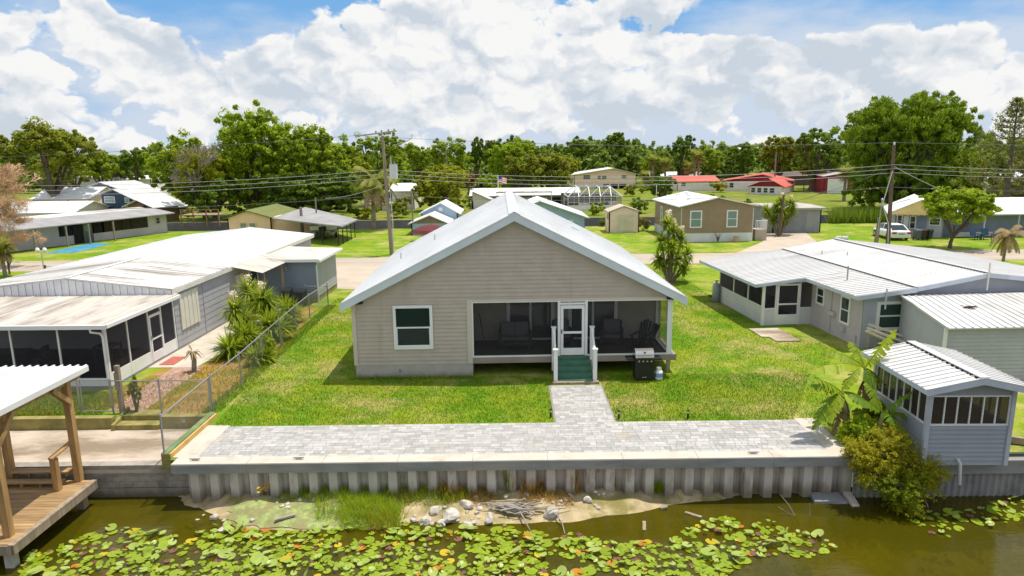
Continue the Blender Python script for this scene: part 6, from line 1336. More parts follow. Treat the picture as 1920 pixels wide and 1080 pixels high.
# bare tree with pinkish twigs at the left edge
def bare(name, label, x, y, h, seed, mat, depth=5, spread=.55, r0=.16, lean=(0, 0)):
    rr = random.Random(seed); t = thing(name, label, 'tree', (x, y, 0)); tr_ = MB(); tw_ = MB()
    def grow(p, d, L, r, k):
        m = p + d * L * .5 + Vector((rr.gauss(0, .05), rr.gauss(0, .05), 0)) * L; e = p + d * L
        (tr_ if k > depth - 2 else tw_).tube([p, m, e], [r, r * .85, r * .62], 5 if k > 2 else 3, False)
        if k == 0: return
        for i in range(4 if k < depth else 3):
            nd = (d + Vector((rr.gauss(0, spread), rr.gauss(0, spread), rr.gauss(.08, spread * .6)))).normalized(); grow(e if i < 2 else p.lerp(e, rr.uniform(.5, .95)), nd, L * rr.uniform(.55, .82), max(r * .58, .030), k - 1)
    grow(Vector((0, 0, 0)), Vector((lean[0], lean[1], 1)).normalized(), h * .32, r0, depth); tr_.build('trunk', mat, t); tw_.build('twigs', mat, t); return t
bt_ = bare('bare_tree', 'leafless tree with fine pinkish tan twigs at the left edge', zat(-4, 480, 57)[0], 57.0, 12.0, 3, TWIG, 6, .50, .26, (.12, 0))
rng = np.random.default_rng(17); BB = []
for px, py, rx, rz_ in ((8, 345, 2.0, 1.5), (30, 385, 1.7, 1.2), (5, 400, 2.0, 1.5), (45, 410, 1.2, .9), (15, 440, 1.9, 1.2), (50, 445, 1.1, .8), (-30, 380, 2.4, 2.4)):
    X_, Z_ = zat(px, py, 57); BB.append((X_ - bt_.location.x, rng.uniform(-1, 1), Z_, rx, 1.5, rz_))
V, Fq = leaves(crown_pts(BB, 6500, rng, .22, .2), .40, rng, .035, .1); np_mesh('fine_twigs', V, Fq, TWIG, bt_)
bare('bare_tree', 'grey leafless limbs reaching up beside the largest green tree', zat(385, 350, 97.8)[0], 97.8, 12.4, 9, M('grey_limb', (.33, .28, .23), .9), 5, .5, .18, (-.25, 0))

# yuccas and palms
def rosette(Vs, Fs, c, n, L, wd, rng, up=.35, droop=.35):
    for i in range(n):
        d = rng.normal(size=3); d[2] = d[2] * .8 + up; d = d / np.linalg.norm(d); s = np.cross(d, [0, 0, 1.0]); s = s / (np.linalg.norm(s) + 1e-6) * wd / 2; l = L * rng.uniform(.7, 1.1)
        p0 = c + d * .05; p1 = c + d * l * .55; p2 = c + d * l + np.array([0, 0, -droop * l * (1 - abs(d[2])) * .6]); b = len(Vs)
        Vs += [p0 - s * .6, p0 + s * .6, p1 + s, p1 - s, p2 + s * .12, p2 - s * .12]; Fs += [(b, b + 1, b + 2, b + 3), (b + 3, b + 2, b + 4, b + 5)]
def yucca(name, label, x, y, heads, L=.75, n=85, seed=1, flowers=(), group=None, wd=.075, z0=0.0):
    rng = np.random.default_rng(seed); t = thing(name, label, 'plant', (x, y, z0), 0, group); mb = MB()
    for i, (hx, hy, hz) in enumerate(heads):
        mb.tube([(hx * .15, hy * .15, 0), (hx * .6, hy * .6, hz * .5), (hx, hy, hz)], [.09, .07, .06], 6)
        Vs, Fs = [], []; rosette(Vs, Fs, np.array([hx, hy, hz]), n, L, wd, rng, .45, .45); np_mesh('rosette', Vs, Fs, YUC, t)
        if hz > 1.6:
            Vs, Fs = [], []; rosette(Vs, Fs, np.array([hx * .95, hy * .95, hz - .30]), n // 3, L * .8, wd, rng, -.5, .5); np_mesh('rosette', Vs, Fs, YUC, t)
        if i in flowers:
            P = np.array([hx, hy, hz]) + np.c_[rng.normal(0, .09, 90), rng.normal(0, .09, 90), rng.uniform(.35, .95, 90)]; V, Fq = leaves(P, .06, rng, .8); np_mesh('flower_spike', V, Fq, FLOW, t)
    mb.build('stem', BARKP, t); return t
YG = 'yuccas along the left fence'
for i, (px, py, Y, L, fl, lb) in enumerate(((440, 582, 31.3, .80, True, 'spiky yucca with a cream flower spike near the storm shutter'), (430, 655, 29.2, .95, False, 'lowest spiky yucca leaning over the concrete path'), (492, 562, 33.6, 1.0, True, 'tallest spiky yucca at the back of the fence bed'), (455, 630, 30.2, .95, False, 'spiky yucca in the middle of the fence bed'), (505, 612, 32.0, .95, False, 'spiky yucca close behind the chain link fence'), (535, 582, 35.5, .85, False, 'spiky yucca at the rear end of the bed near the trash bins'), (478, 672, 28.2, .6, False, 'small spiky yucca poking through the chain link fence'), (466, 548, 35.2, .9, True, 'spiky yucca with dry flower stalks beside the awning post'))):
    x, z = zat(px, py, Y); yucca('yucca', lb, x, Y, [(0, 0, max(z, .25)), (.25, .35, max(z, .25) * .62)], L * 1.12, 170, 50 + i, (0,) if fl else (), YG)
def shrub(name, label, px, py, Y, rx, rz_, mat, N, leaf, seed, cat='shrub', ry=None, aspect=.5, up=.5, group=None, droop=0):
    rng = np.random.default_rng(seed); x, z = zat(px, py, Y); t = thing(name, label, cat, (x, Y, 0), 0, group); z = max(z, .2)
    B = [(0, 0, z, rx, ry or rx, rz_)] + [(rng.uniform(-.7, .7) * rx, rng.uniform(-.5, .5) * (ry or rx), z + rng.uniform(-.3, .6) * rz_, rx * .45, (ry or rx) * .45, rz_ * .45) for _ in range(5)]
    V, Fq = leaves(crown_pts(B, N, rng, .17, .45), leaf, rng, aspect, up, droop); np_mesh('foliage', V, Fq, mat, t); mb = MB()
    for k in range(5): mb.tube([(rng.normal() * .1 * rx, rng.normal() * .1 * rx, 0), (B[k + 1][0], B[k + 1][1], B[k + 1][2])], [.035, .012], 5)
    mb.build('stem', BARK, t); return t
shrub('leafy_shrub', 'dark rounded shrub beside the rear yucca by the fence', 526, 612, 33.8, .75, .65, LGD, 3500, .075, 61)
shrub('fern_shrub', 'bright ferny shrub climbing the chain link fence below the yuccas', 500, 668, 28.9, .55, .85, LGB, 4200, .065, 62, 'shrub', .5, .3, .3)
shrub('fern_shrub', 'yellow green leafy shrub under the tallest yucca', 470, 622, 31.8, .7, .7, LGY, 3200, .07, 63)
shrub('vine', 'tangled vine climbing the timber post beside the gate', 252, 735, 22.85, .22, .6, LGM, 900, .06, 64, 'vine')
sp2 = thing('dead_palm_stump', 'short dead palm stump with dry fronds on the dry yard', 'stump', g(364, 697) + (0,)); MB().tube([(0, 0, 0), (.05, 0, .5), (.03, 0, .85)], [.11, .10, .13], 8).build('trunk', BARKP, sp2)
Vs, Fs = [], []; rosette(Vs, Fs, np.array([.03, 0, .88]), 28, .45, .07, np.random.default_rng(4), -.1, .9); np_mesh('dry_fronds', Vs, Fs, PALMD, sp2)
by = 46.0
def heads(lst, Y, bx): return [(zat(px, py, Y)[0] - bx, dy, zat(px, py, Y)[1]) for px, py, dy in lst]
bx = zat(1258, 500, by)[0]
yucca('yucca_clump', 'tall multi stemmed yucca with cream flowers beside the big house', bx, by, heads([(1252, 420, 0), (1266, 436, .3), (1238, 452, -.3), (1280, 450, .4), (1286, 478, -.2), (1256, 462, -.4), (1236, 486, .1), (1268, 484, -.5), (1284, 505, .2), (1250, 500, .4)], by, bx), .80, 95, 70, (0, 1, 3), None, .12)
by2 = 71.8; bx = zat(1462, 420, by2)[0]
yucca('yucca_clump', 'bushy multi headed yucca in front of the grey garage', bx, by2, heads([(1455, 388, 0), (1468, 378, .3), (1482, 382, -.2), (1436, 396, -.3), (1488, 396, .4), (1465, 398, -.5), (1474, 410, .2), (1450, 415, .1)], by2, bx), .95, 130, 71, (1, 2), None, .11)
def palm(name, label, x, y, h, L, nf, seed, mat=PALM, r=.18, dry=0, group=None, lf=.5, droop=.7, fan=False, lean=0.0):
    rng = np.random.default_rng(seed); t = thing(name, label, 'palm', (x, y, 0), 0, group); MB().tube([(0, 0, 0), (lean * .4, 0, h * .5), (lean, 0, h)], [r * 1.3, r, r * .85], 8).build('trunk', BARKP, t)
    for dd, m_, n_ in ((0, mat, nf), (1, PALMD, dry)):
        if not n_: continue
        Vs, Fs = [], []
        for i in range(n_):
            a = 2 * math.pi * i / n_ + rng.normal() * .2; el = rng.uniform(-.1, 1.2) if not dd else rng.uniform(-1.1, -.4); pts = []; d = np.array([math.cos(a) * math.cos(el), math.sin(a) * math.cos(el), math.sin(el)]); p = np.array([lean, 0, h]); n_s = 8
            for k in range(n_s + 1): pts.append(p.copy()); p = p + d * L / n_s; d = d + np.array([0, 0, -droop / n_s * (1 + k * .18)]); d /= np.linalg.norm(d)
            sd_ = np.array([-math.sin(a), math.cos(a), 0])
            if fan:
                c = pts[3]; 
                for j in range(15):
                    an = (j / 14 - .5) * 4.2; dv = unit((pts[4] - pts[3])[None])[0]; e = c + (dv * math.cos(an) + sd_ * math.sin(an)) * lf + np.array([0, 0, -.12 * lf * abs(an)]); s = np.cross(e - c, [0, 0, 1.0]); s = s / (np.linalg.norm(s) + 1e-6) * .045; b = len(Vs); m2 = c * .45 + e * .55
                    Vs += [c - s * .4, c + s * .4, m2 + s, m2 - s, e + s * .1, e - s * .1]; Fs += [(b, b + 1, b + 2, b + 3), (b + 3, b + 2, b + 4, b + 5)]
            for k in range(n_s):
                b = len(Vs); s = sd_ * .02; Vs += [pts[k] - s, pts[k] + s, pts[k + 1] + s, pts[k + 1] - s]; Fs.append((b, b + 1, b + 2, b + 3))
                if fan: continue
                for q_ in (0, .33, .66):
                    c = pts[k] + (pts[k + 1] - pts[k]) * q_; f = math.sin(math.pi * min(1, (k + q_ + .8) / (n_s + .8))) ** .6
                    for sg in (-1, 1):
                        e = c + (sd_ * sg * .8 + d * .3 + np.array([0, 0, -.35 - .3 * rng.random()])) * lf * f; w_ = (pts[k + 1] - pts[k]) * .26; b = len(Vs); Vs += [c - w_, c + w_, e + w_ * .15, e - w_ * .15]; Fs.append((b, b + 1, b + 2, b + 3))
        np_mesh('fronds' if not dd else 'dry_fronds', Vs, Fs, m_, t)
    return t
palm('palm_tree', 'tall queen palm with drooping fronds left of the transformer pole', zat(699, 400, 82.3)[0], 82.3, zat(699, 340, 82.3)[1], 3.4, 24, 80, PALM, .24, 9, None, .8, 1.2, lean=.3)
palm('palm_tree', 'short fan palm with dry skirt at the left edge of the road', zat(4, 480, 51.6)[0], 51.6, 2.2, 1.2, 30, 81, PALM, .12, 18, None, .75, .6, True)
palm('palm_tree', 'thin young palm with drooping dry fronds by the right road', zat(1881, 480, 49.3)[0], 49.3, zat(1884, 438, 49.3)[1], 1.7, 9, 82, PALMD, .09, 7, None, .35, 1.5, lean=.2)
for i, (px, pt, pb, Y, lb) in enumerate(((1225, 296, 330, 172, 'leftmost short cabbage palm of the distant row'), (1247, 302, 334, 168, 'second cabbage palm of the distant row, with brown trunk'), (1290, 308, 330, 165, 'short cabbage palm above the red roofed cottage'), (1302, 285, 330, 170, 'taller cabbage palm with slim trunk above the red roofed cottage'), (1309, 290, 330, 167, 'cabbage palm rising right beside the taller slim one'), (1211, 325, 345, 160, 'low bushy cabbage palm beside the dark round tree'), (1585, 320, 340, 120, 'low fan palm at the left foot of the giant weeping tree'))):
    palm('cabbage_palm', lb, zat(px, pb, Y)[0], Y, zat(px, pt + 5, Y)[1], 1.6, 30, 90 + i, PALM, .25, 8, 'distant cabbage palms', 1.5, .7, True)
# norfolk pine
def norfolk(label, x, y, h, seed, R0=5.0):
    rng = np.random.default_rng(seed); t = thing('norfolk_pine', label, 'tree', (x, y, 0)); tr_ = MB().tube([(0, 0, 0), (0, 0, h * .5), (0, 0, h)], [.34, .22, .03], 8); P = []; D = []
    nt_ = 19
    for k in range(nt_):
        f = k / (nt_ - 1); z = h * (.22 + .77 * f); L = R0 * (1 - f) ** .75 + .25; nb = 6
        for j in range(nb):
            a = 6.283 * j / nb + k * .5 + rng.normal() * .12; el = .22 + .45 * f; l = L * rng.uniform(.75, 1.1); pts = [np.array([0, 0, z]) + np.array([math.cos(a), math.sin(a), math.sin(el) * (s_ ** 1.5)]) * (l * s_) for s_ in np.linspace(0, 1, 7)]
            tr_.tube(pts, [.05, .045, .04, .035, .03, .02, .01], 4, False)
            m = int(40 + 46 * l / R0); s_ = rng.uniform(.30, 1.0, m) ** .8; i_ = np.minimum((s_ * 6).astype(int), 5); pt = np.array(pts)
            c = pt[i_] + (pt[i_ + 1] - pt[i_]) * ((s_ * 6 - i_)[:, None]); c = c + rng.normal(size=(m, 3)) * np.array([.13, .13, .10]) * (.4 + .9 * s_)[:, None]; P.append(c)
    tr_.build('trunk', BARK, t); V, Fq = leaves(np.concatenate(P), .17, rng, .30, .2); np_mesh('crown', V, Fq, PINE, t)
norfolk('tall norfolk pine with open tiers of branches at the right', zat(1880, 420, 78)[0], 78, zat(1885, 186, 78)[1], 5, 5.2)
norfolk('second norfolk pine cut by the right edge of the frame', zat(1942, 420, 80)[0], 80, zat(1942, 232, 80)[1], 6, 4.6)
rs_ = thing('bare_shrub', 'small leafless shrub against the white skirt of the brown home', 'shrub', (zat(1346, 450, 66.6)[0], 66.6, 0)); mb = MB()
for k in range(9): a = k * .7; mb.tube([(0, 0, 0), (math.cos(a) * .15, .1 * math.sin(a), .5), (math.cos(a) * (.3 + .05 * k), .2 * math.sin(a), .8 + .06 * k)], [.03, .02, .01], 4)
mb.build('twigs', POLED, rs_)
shrub('cactus_clump', 'pale yellowish cactus clump between the cream shed and the brown home', 1206, 421, 77.2, .75, .9, leafmat('cactus_pads', (.30, .27, .09), (.42, .36, .13), .1), 260, .22, 66, 'cactus', None, .8)
shrub('leafy_shrub', 'small dark shrub on the canal edge left of the cream shed', 1128, 417, 90.0 * .92, .5, .6, LGD, 500, .12, 67)

# banana plants
def banana_leaf(mb, b, tip, wd, sag, rng, side_droop=.35, n=18, torn=.25):
    b, tip = np.array(b, float), np.array(tip, float); mid = (b + tip) / 2 + np.array([0, 0, sag]); pts = [(1 - s) ** 2 * b + 2 * s * (1 - s) * mid + s * s * tip for s in np.linspace(0, 1, n + 1)]
    for k in range(n):
        s = (k + .5) / n
        if s < .10: mb.tube([pts[k], pts[k + 1]], .02, 5, False); continue
        f = (math.sin(math.pi * ((s - .08) / .92) ** .75) ** .6) * wd / 2; d = unit((pts[k + 1] - pts[k])[None])[0]; sd_ = np.cross(d, [0, 0, 1.0]); sd_ /= np.linalg.norm(sd_) + 1e-6
        for sg in (-1, 1):
            dr = side_droop * (1 + rng.normal() * .35); o_ = sd_ * sg * f + np.array([0, 0, -dr * f]) + d * f * .22; gap = torn * rng.random() if rng.random() < .6 else 0
            p0, p1 = pts[k], pts[k + 1]; q1 = p1 + o_ - (p1 - p0) * gap; q0 = p0 + o_
            vs = [p0, p1, q1, q0]; mb.add(vs, [(0, 1, 2, 3)])
        mb.tube([pts[k], pts[k + 1]], .014 * (1.3 - s), 4, False)
def banana(label, cpx, cpy, Y, bpx, tips, seed, wd=.46, nd=9):
    rng = np.random.default_rng(seed); x, z = zat(cpx, cpy, Y); bx = zat(bpx, 800, Y)[0]; t = thing('banana_plant', label, 'banana plant', (bx, Y, 0), 0, 'banana plants by the seawall'); cx = x - bx
    MB().tube([(0, 0, 0), (cx * .4, 0, z * .5), (cx, 0, z)], [.11, .09, .05], 10).build('stem', M('banana_stem', (.28, .24, .10), .8, .25, 3), t)
    for (tx, ty, dy, sag, w2) in tips:
        X, Z = zat(tx, ty, Y + dy); mb = MB(); banana_leaf(mb, (cx, 0, z), (X - bx, dy, Z), (w2 or wd) * 1.35, sag, rng, .75, 22, .14); mb.build('leaf', BAN, t)
    mb = MB()
    for k in range(nd):
        a = rng.uniform(0, 6.28); zz = z * rng.uniform(.55, .9); banana_leaf(mb, (cx * .8, 0, zz), (cx * .6 + .32 * math.cos(a), .32 * math.sin(a), zz - rng.uniform(.6, 1.1)), .16, .28, rng, .8, 9)
    mb.build('dead_leaves', BAND, t)
banana('tallest banana plant with a long upright leaf in front of the grey house', 1622, 690, 20.6, 1634, ((1512, 699, -.3, .45, .40), (1680, 617, .1, .18, .42), (1546, 660, .5, .32, .36), (1640, 740, -.6, .3, .3), (1592, 640, .9, .3, .3), (1668, 742, .4, .35, .3)), 1)
banana('banana plant leaning over the paver patio on the left', 1578, 735, 20.0, 1592, ((1514, 708, -.2, .22, .34), (1523, 806, -.5, .55, .36), (1520, 722, .5, .25, .3), (1612, 690, .4, .25, .28), (1630, 757, .1, .25, .28), (1556, 790, -.7, .4, .3)), 2)
banana('lower banana plant against the waterside screen house', 1655, 775, 19.3, 1650, ((1712, 733, -.2, .15, .30), (1712, 830, -.5, .35, .30), (1590, 742, .3, .25, .32), (1622, 716, .6, .3, .3), (1728, 794, .2, .3, .26), (1676, 795, -.6, .25, .26)), 3, .3, 3)
shrub('leafy_shrub', 'green leafy undergrowth at the foot of the banana plants', 1618, 815, 19.4, .75, .55, LGB, 3200, .075, 68)
shrub('leafy_shrub', 'brownish undergrowth between banana plants and screen house', 1640, 790, 20.2, .6, .6, LGM, 2600, .08, 69)
# olive shrub hanging over the seawall
def hanging():
    rng = np.random.default_rng(31); Y = 18.15; t = thing('olive_shrub', 'wild olive brown shrub hanging over the seawall beside the screen house', 'shrub', (zat(1660, 850, Y)[0], Y, -.3)); B = []
    for px, py, rx, rz_, dy in ((1655, 855, .65, .5, .2), (1700, 870, .75, .5, .1), (1640, 890, .6, .5, -.1), (1690, 915, .6, .45, -.25), (1725, 905, .5, .4, -.1), (1695, 945, .32, .25, -.3), (1610, 850, .35, .4, .2), (1740, 880, .42, .35, .1), (1670, 825, .5, .35, .4)):
        x, z = zat(px, py, Y + dy); B.append((x - t.location.x, dy, z + .3, rx * .88, .5, rz_ * .92))
    PS_ = []
    for b in B:
        for k in range(190):
            d0 = unit(rng.normal(size=(1, 3)))[0]; p0 = np.array(b[:3]) + d0 * np.array([b[3], b[4], b[5]]) * rng.uniform(.35, 1.0); d1 = unit((d0 * np.array([1, 1, .5]) + rng.normal(size=3) * .45 + np.array([0, -.1, .30]))[None])[0]; l = rng.uniform(.14, .36); q_ = np.linspace(0, 1, 17)[:, None]
            PS_.append(p0 + d1 * l * q_ + np.array([0, 0, -.10]) * q_ ** 2 * l + rng.normal(size=(17, 3)) * .022)
    V, Fq = leaves(np.concatenate(PS_), .042, rng, .32, 1.1); np_mesh('foliage', V, Fq, OLV, t); mb = MB()
    for b in B:
        mb.tube([(rng.normal() * .2, .5, .2), (b[0] * .5, .3, b[2] * .5 + .25), (b[0], b[1], b[2])], [.05, .03, .012], 5)
        for k in range(7): mb.tube([(b[0], b[1], b[2]), (b[0] + rng.normal() * b[3] * .6, b[1] + rng.normal() * .4, b[2] + rng.normal() * b[5] * .6)], [.014, .005], 4, False)
    mb.build('stem', BARK, t)
hanging()

# bushes and filler trees between the houses beyond the back canal
BG = 'bushes beyond the back canal'
def bush_proto(seed, mat):
    rng = np.random.default_rng(seed); t = thing('leafy_bush', 'green bush among the houses beyond the back canal', 'bush', (0, 0, 0), 0, BG); B = [(0, 0, .9, 1.5, 1.2, 1.0)] + [(rng.uniform(-1, 1), rng.uniform(-.6, .6), rng.uniform(.7, 1.7), .8, .7, .6) for _ in range(5)]
    V, Fq = leaves(crown_pts(B, 1500, rng, .2, .5), .17, rng, .5, 1.0); np_mesh('foliage', V, Fq, mat, t); return t
protos = [bush_proto(300, LGD), bush_proto(301, LGY), bush_proto(302, LGM), bush_proto(303, LGB)]
spots = [(665, 98.5), (690, 96), (745, 98), (1118, 98), (1195, 100), (1245, 97.5), (1300, 100), (1345, 99), (1400, 104), (470, 99), (350, 101), (285, 103), (1000, 128), (1040, 126), (1180, 140), (1205, 150), (1250, 140), (1345, 150), (1480, 160), (100, 125), (150, 132), (205, 140), (255, 135), (880, 130), (700, 125)]
for i, (px, Y) in enumerate(spots):
    x = zat(px, 370, Y)[0]; p = protos[i % 4]; sc = (.7, 1.0, 1.3, .85, 1.15)[i % 5]
    if i < 4: p.location = (x, Y, 0); p.scale = (sc, sc, sc)
    else: dup(p, (x, Y, 0), i * 1.3, sc)
# ================================================================== BANK, WATER PLANTS, GRASS
def rock(label, px, py, sx, sy, sz, seed, group=None, pos=None, zo=0.0, mat=None):
    rr = random.Random(seed); import bmesh
    bm = bmesh.new(); bmesh.ops.create_icosphere(bm, subdivisions=2, radius=1.0)
    pl_ = [(Vector((rr.gauss(0, 1), rr.gauss(0, 1), rr.gauss(0, .8))).normalized(), rr.uniform(.55, .85)) for _ in range(9)]
    for v in bm.verts:
        for n_, d_ in pl_:
            q_ = v.co.dot(n_)
            if q_ > d_: v.co -= n_ * (q_ - d_)
        v.co += Vector((rr.gauss(0, .03), rr.gauss(0, .03), rr.gauss(0, .03))); v.co = Vector((v.co.x * sx, v.co.y * sy, v.co.z * sz))
    me = bpy.data.meshes.new('rock'); bm.to_mesh(me); bm.free(); me.materials.append(mat or ROCK); o = bpy.data.objects.new('rock', me); COL.objects.link(o)
    x, y = pos if pos else g(px, py, WZ + .12); o.location = (x, y, bed_z(x, y) + sz * .45 + zo); o.rotation_euler = (0, 0, rr.uniform(0, 6.28)); return tag(o, label, 'rock', group)
for i, (px, py, a, b, c, lb) in enumerate(((797, 972, .19, .15, .13, 'pale block of limestone at the left of the rock group on the sand'), (818, 958, .19, .15, .11, 'pale angular rock just under the orange grass tuft'), (846, 968, .30, .22, .16, 'largest white limestone boulder on the sandy bank'), (826, 976, .15, .15, .14, 'squat pale rock touching the left side of the largest boulder'), (876, 953, .24, .14, .11, 'slanted pale rock up the bank right of the largest boulder'), (878, 978, .17, .10, .08, 'low pale rock at the water edge right of the largest boulder'), (917, 974, .12, .12, .13, 'single upright pale rock between the boulders and the driftwood'), (1033, 963, .22, .18, .16, 'grey white rock half under the right end of the driftwood'), (1103, 942, .13, .12, .09, 'small pale rock against the foot of the sheet piles'), (402, 965, .12, .11, .12, 'upright pale stone at the green mat edge near the left end'), (415, 984, .17, .13, .11, 'rounded pale stone at the water edge by the green mat'), (372, 966, .18, .12, .10, 'pale stone nearest the left end of the sheet piles'))):
    rock(lb, px, py, a * 1.22, b * 1.22, c * 1.22, 100 + i, 'large pale rocks on the bank')
rr = random.Random(9); n_ = 0
for (x0, x1, y0, y1, k) in ((350, 425, 956, 980, 18), (890, 1060, 935, 970, 26), (1060, 1140, 930, 952, 8), (470, 600, 940, 975, 9), (770, 890, 955, 980, 12)):
    for j in range(k): s = rr.uniform(.045, .10); rock('small pale stone among the rubble on the sandy bank', rr.uniform(x0, x1), rr.uniform(y0, y1), s, s * .9, s * .7, 200 + n_, 'small stones on the bank'); n_ += 1
x, y = g(1552, 935, WZ)
sl = MB().hexa([(-.48, -.2, 0), (.5, -.25, 0), (.45, .3, 0), (-.4, .3, 0)], [(-.45, -.2, .14), (.5, -.2, .12), (.45, .3, .17), (-.38, .3, .17)]).build('broken_slab', CONCF); sl.location = (9.2, 18.5, WZ - .06); tag(sl, 'broken concrete slab lying in the water at the right end of the sheet piles', 'rubble')
sl = MB().hexa([(-.1, -.35, 0), (.12, -.35, 0), (.15, .3, 0), (-.1, .3, 0)], [(-.08, -.3, .12), (.12, -.3, .08), (.15, .3, .2), (-.08, .3, .2)]).build('broken_slab', CONC); sl.location = (9.85, 18.45, WZ - .03); tag(sl, 'narrow pale concrete fragment beside the larger broken slab', 'rubble')
# driftwood
dw = thing('driftwood_pile', 'tangle of grey driftwood branches on the sandy bank', 'driftwood', g(985, 960, WZ + .15) + (WZ + .12,)); r = random.Random(21); mb = MB()
for k in range(34):
    a = r.uniform(-.5, .5) + (math.pi if r.random() < .4 else 0); l = r.uniform(.25, .85); x, y = r.gauss(-.1, .35), r.gauss(.1, .17); z = .06 + abs(r.gauss(0, .07))
    p = Vector((x, y, z)); e = p + Vector((math.cos(a) * l, math.sin(a) * l * .7, r.gauss(0, .05))); m_ = p.lerp(e, .5) + Vector((r.gauss(0, .05), r.gauss(0, .05), r.gauss(.03, .03))); w_ = r.uniform(.010, .032); mb.tube([p, m_, e], [w_, w_ * .8, w_ * .3], 5)
mb.build('branch', DRIFT, dw)
MB().tube([(-.85, .18, .1), (-.5, .12, .16), (-.1, -.05, .12), (.2, -.2, .05)], [.05, .075, .06, .03], 7).build('root', DRIFT, dw)
MB().tube([(-.15, -.1, .1), (.0, -.5, .02), (.12, -.75, -.12)], [.03, .02, .01], 5).tube([(.8, .0, .1), (1.0, -.5, .0), (1.05, -.9, -.12)], [.03, .02, .01], 5).tube([(.3, .05, .1), (.9, .0, .12), (1.3, .1, .1)], [.03, .025, .01], 5).build('branch', DRIFT, dw)
for i, (px, py, l, a, lb) in enumerate(((1208, 985, .42, 1.4, 'short plank stub standing in the shallows'), (1300, 964, .5, -.7, 'sunken plank piece in the olive shallows'), (535, 978, .55, .45, 'thin log lying on the green mat'), (1245, 951, .2, .1, 'dark stick on the sand near the sheet piles'))):
    x, y = g(px, py, WZ + .05); o = MB().bar((-l / 2, 0, 0), (l / 2, 0, .05), .09, .05).build('plank_piece', WOODG if i < 2 else DRIFT); o.location = (x, y, max(bed_z(x, y), WZ - .05) + .05); o.rotation_euler = (0, .05, a); tag(o, lb, 'driftwood')
o = MB().tube([(0, 0, -.3), (-.3, .1, .25), (-.55, .1, .55)], [.02, .014, .006], 5).tube([(.3, .0, -.3), (.25, 0, .35)], [.014, .005], 5).tube([(-.1, .03, -.1), (-.6, .1, .2)], [.012, .005], 5).build('dead_branch', DRIFT); o.location = g(1500, 968, WZ) + (WZ + .05,); tag(o, 'thin dead branch sticking out of the water near the broken slab', 'driftwood')
# duckweed
DUCK = M('duckweed', (.27, .32, .11), .9, .28, 4.5, (1, 1, 1), (.25, .22, .10), (.44, .62), 2.6, bump=.6, bs=25)
poly = [g(x, y, WZ + .02) for x, y in ((425, 962), (520, 945), (640, 938), (720, 945), (735, 970), (700, 990), (600, 993), (500, 990), (440, 986))]
rng = np.random.default_rng(8); mb = MB(); n = 20
cx_ = sum(p[0] for p in poly) / len(poly); cy_ = sum(p[1] for p in poly) / len(poly)
ringn = 48
def outline(t):
    k = t * len(poly); i = int(k) % len(poly); f = k - int(k); a, b = poly[i], poly[(i + 1) % len(poly)]; return (a[0] + (b[0] - a[0]) * f, a[1] + (b[1] - a[1]) * f)
vs = []; fs = []
for j in range(1, 9):
    for i in range(ringn):
        x, y = outline(i / ringn); s = j / 8 * (1 + (.06 * math.sin(i * 1.7) if j > 6 else 0)); x = cx_ + (x - cx_) * s; y = cy_ + (y - cy_) * s
        vs.append((x, y, max(WZ + .012, bed_z(x, y) + .02) + .008 * math.sin(x * 9) * math.cos(y * 11)))
vs.append((cx_, cy_, max(WZ + .012, bed_z(cx_, cy_) + .02)))
for i in range(ringn): fs.append((len(vs) - 1, i, (i + 1) % ringn))
for j in range(7):
    for i in range(ringn): a = j * ringn + i; b = j * ringn + (i + 1) % ringn; fs.append((a, a + ringn, b + ringn, b))
mb.add(vs, fs); tag(mb.build('duckweed_mat', DUCK, None, True), 'pale green duckweed mat covering the left part of the bank', 'duckweed', None, 'stuff')
# grass on the bank
def tuft_pts(px0, px1, py0, py1, n, rng):
    q = np.c_[rng.uniform(px0, px1, n), rng.uniform(py0, py1, n)]; out = []
    for a, b in q: x, y = g(a, b, WZ + .12); out.append((x, min(y, 18.95), bed_z(x, min(y, 18.95)) - .02))
    return np.array(out)
rng = np.random.default_rng(12)
P = np.concatenate([tuft_pts(590, 760, 928, 975, 1500, rng), tuft_pts(640, 750, 945, 988, 1900, rng), tuft_pts(760, 880, 920, 950, 900, rng), tuft_pts(520, 600, 925, 945, 250, rng)])
tag(blades(P, .34, .016, rng, LGB, 'bank_grass', None, .8), 'bright green grass growing along the foot of the sheet piles', 'grass', None, 'stuff')
P = np.concatenate([tuft_pts(840, 930, 922, 948, 800, rng), tuft_pts(975, 1075, 930, 950, 700, rng), tuft_pts(690, 745, 965, 990, 500, rng), tuft_pts(730, 800, 930, 945, 250, rng)])
tag(blades(P, .26, .014, rng, GRBY, 'bank_dry_grass', None, .9), 'dry yellow and brown grass on the sandy bank', 'grass', None, 'stuff')
WG = 'weeds rooted in the sheet pile recesses'
def weed(label, px, py, h, mat, n, seed, lean=.5, sp_=.12):
    rng = np.random.default_rng(seed); x, z = zat(px, py, 18.85); t = thing('weed', label, 'weed', (x, 18.85, z), 0, WG); P = np.c_[rng.normal(0, sp_ * .5, n), rng.normal(-.05, .05, n), np.zeros(n)]; blades(P, h, .022, rng, mat, 'blades', t, lean)
weed('big drooping orange weed tuft at the foot of the piles above the boulders', 843, 935, .75, GRBY, 420, 1, .9, .3); weed('big drooping orange weed tuft left of the driftwood end', 998, 930, .72, GRBY, 380, 2, .8, .22); weed('tall thin orange brown weed in a recess right of the driftwood', 1073, 925, .85, GRBY, 220, 3, .25, .12)
weed('fern like green weed hanging in a recess towards the right', 1232, 920, .42, LGB, 180, 4, .9, .2); weed('tall dark green weed climbing a recess above the driftwood', 957, 925, 1.0, LGM, 170, 5, .25)
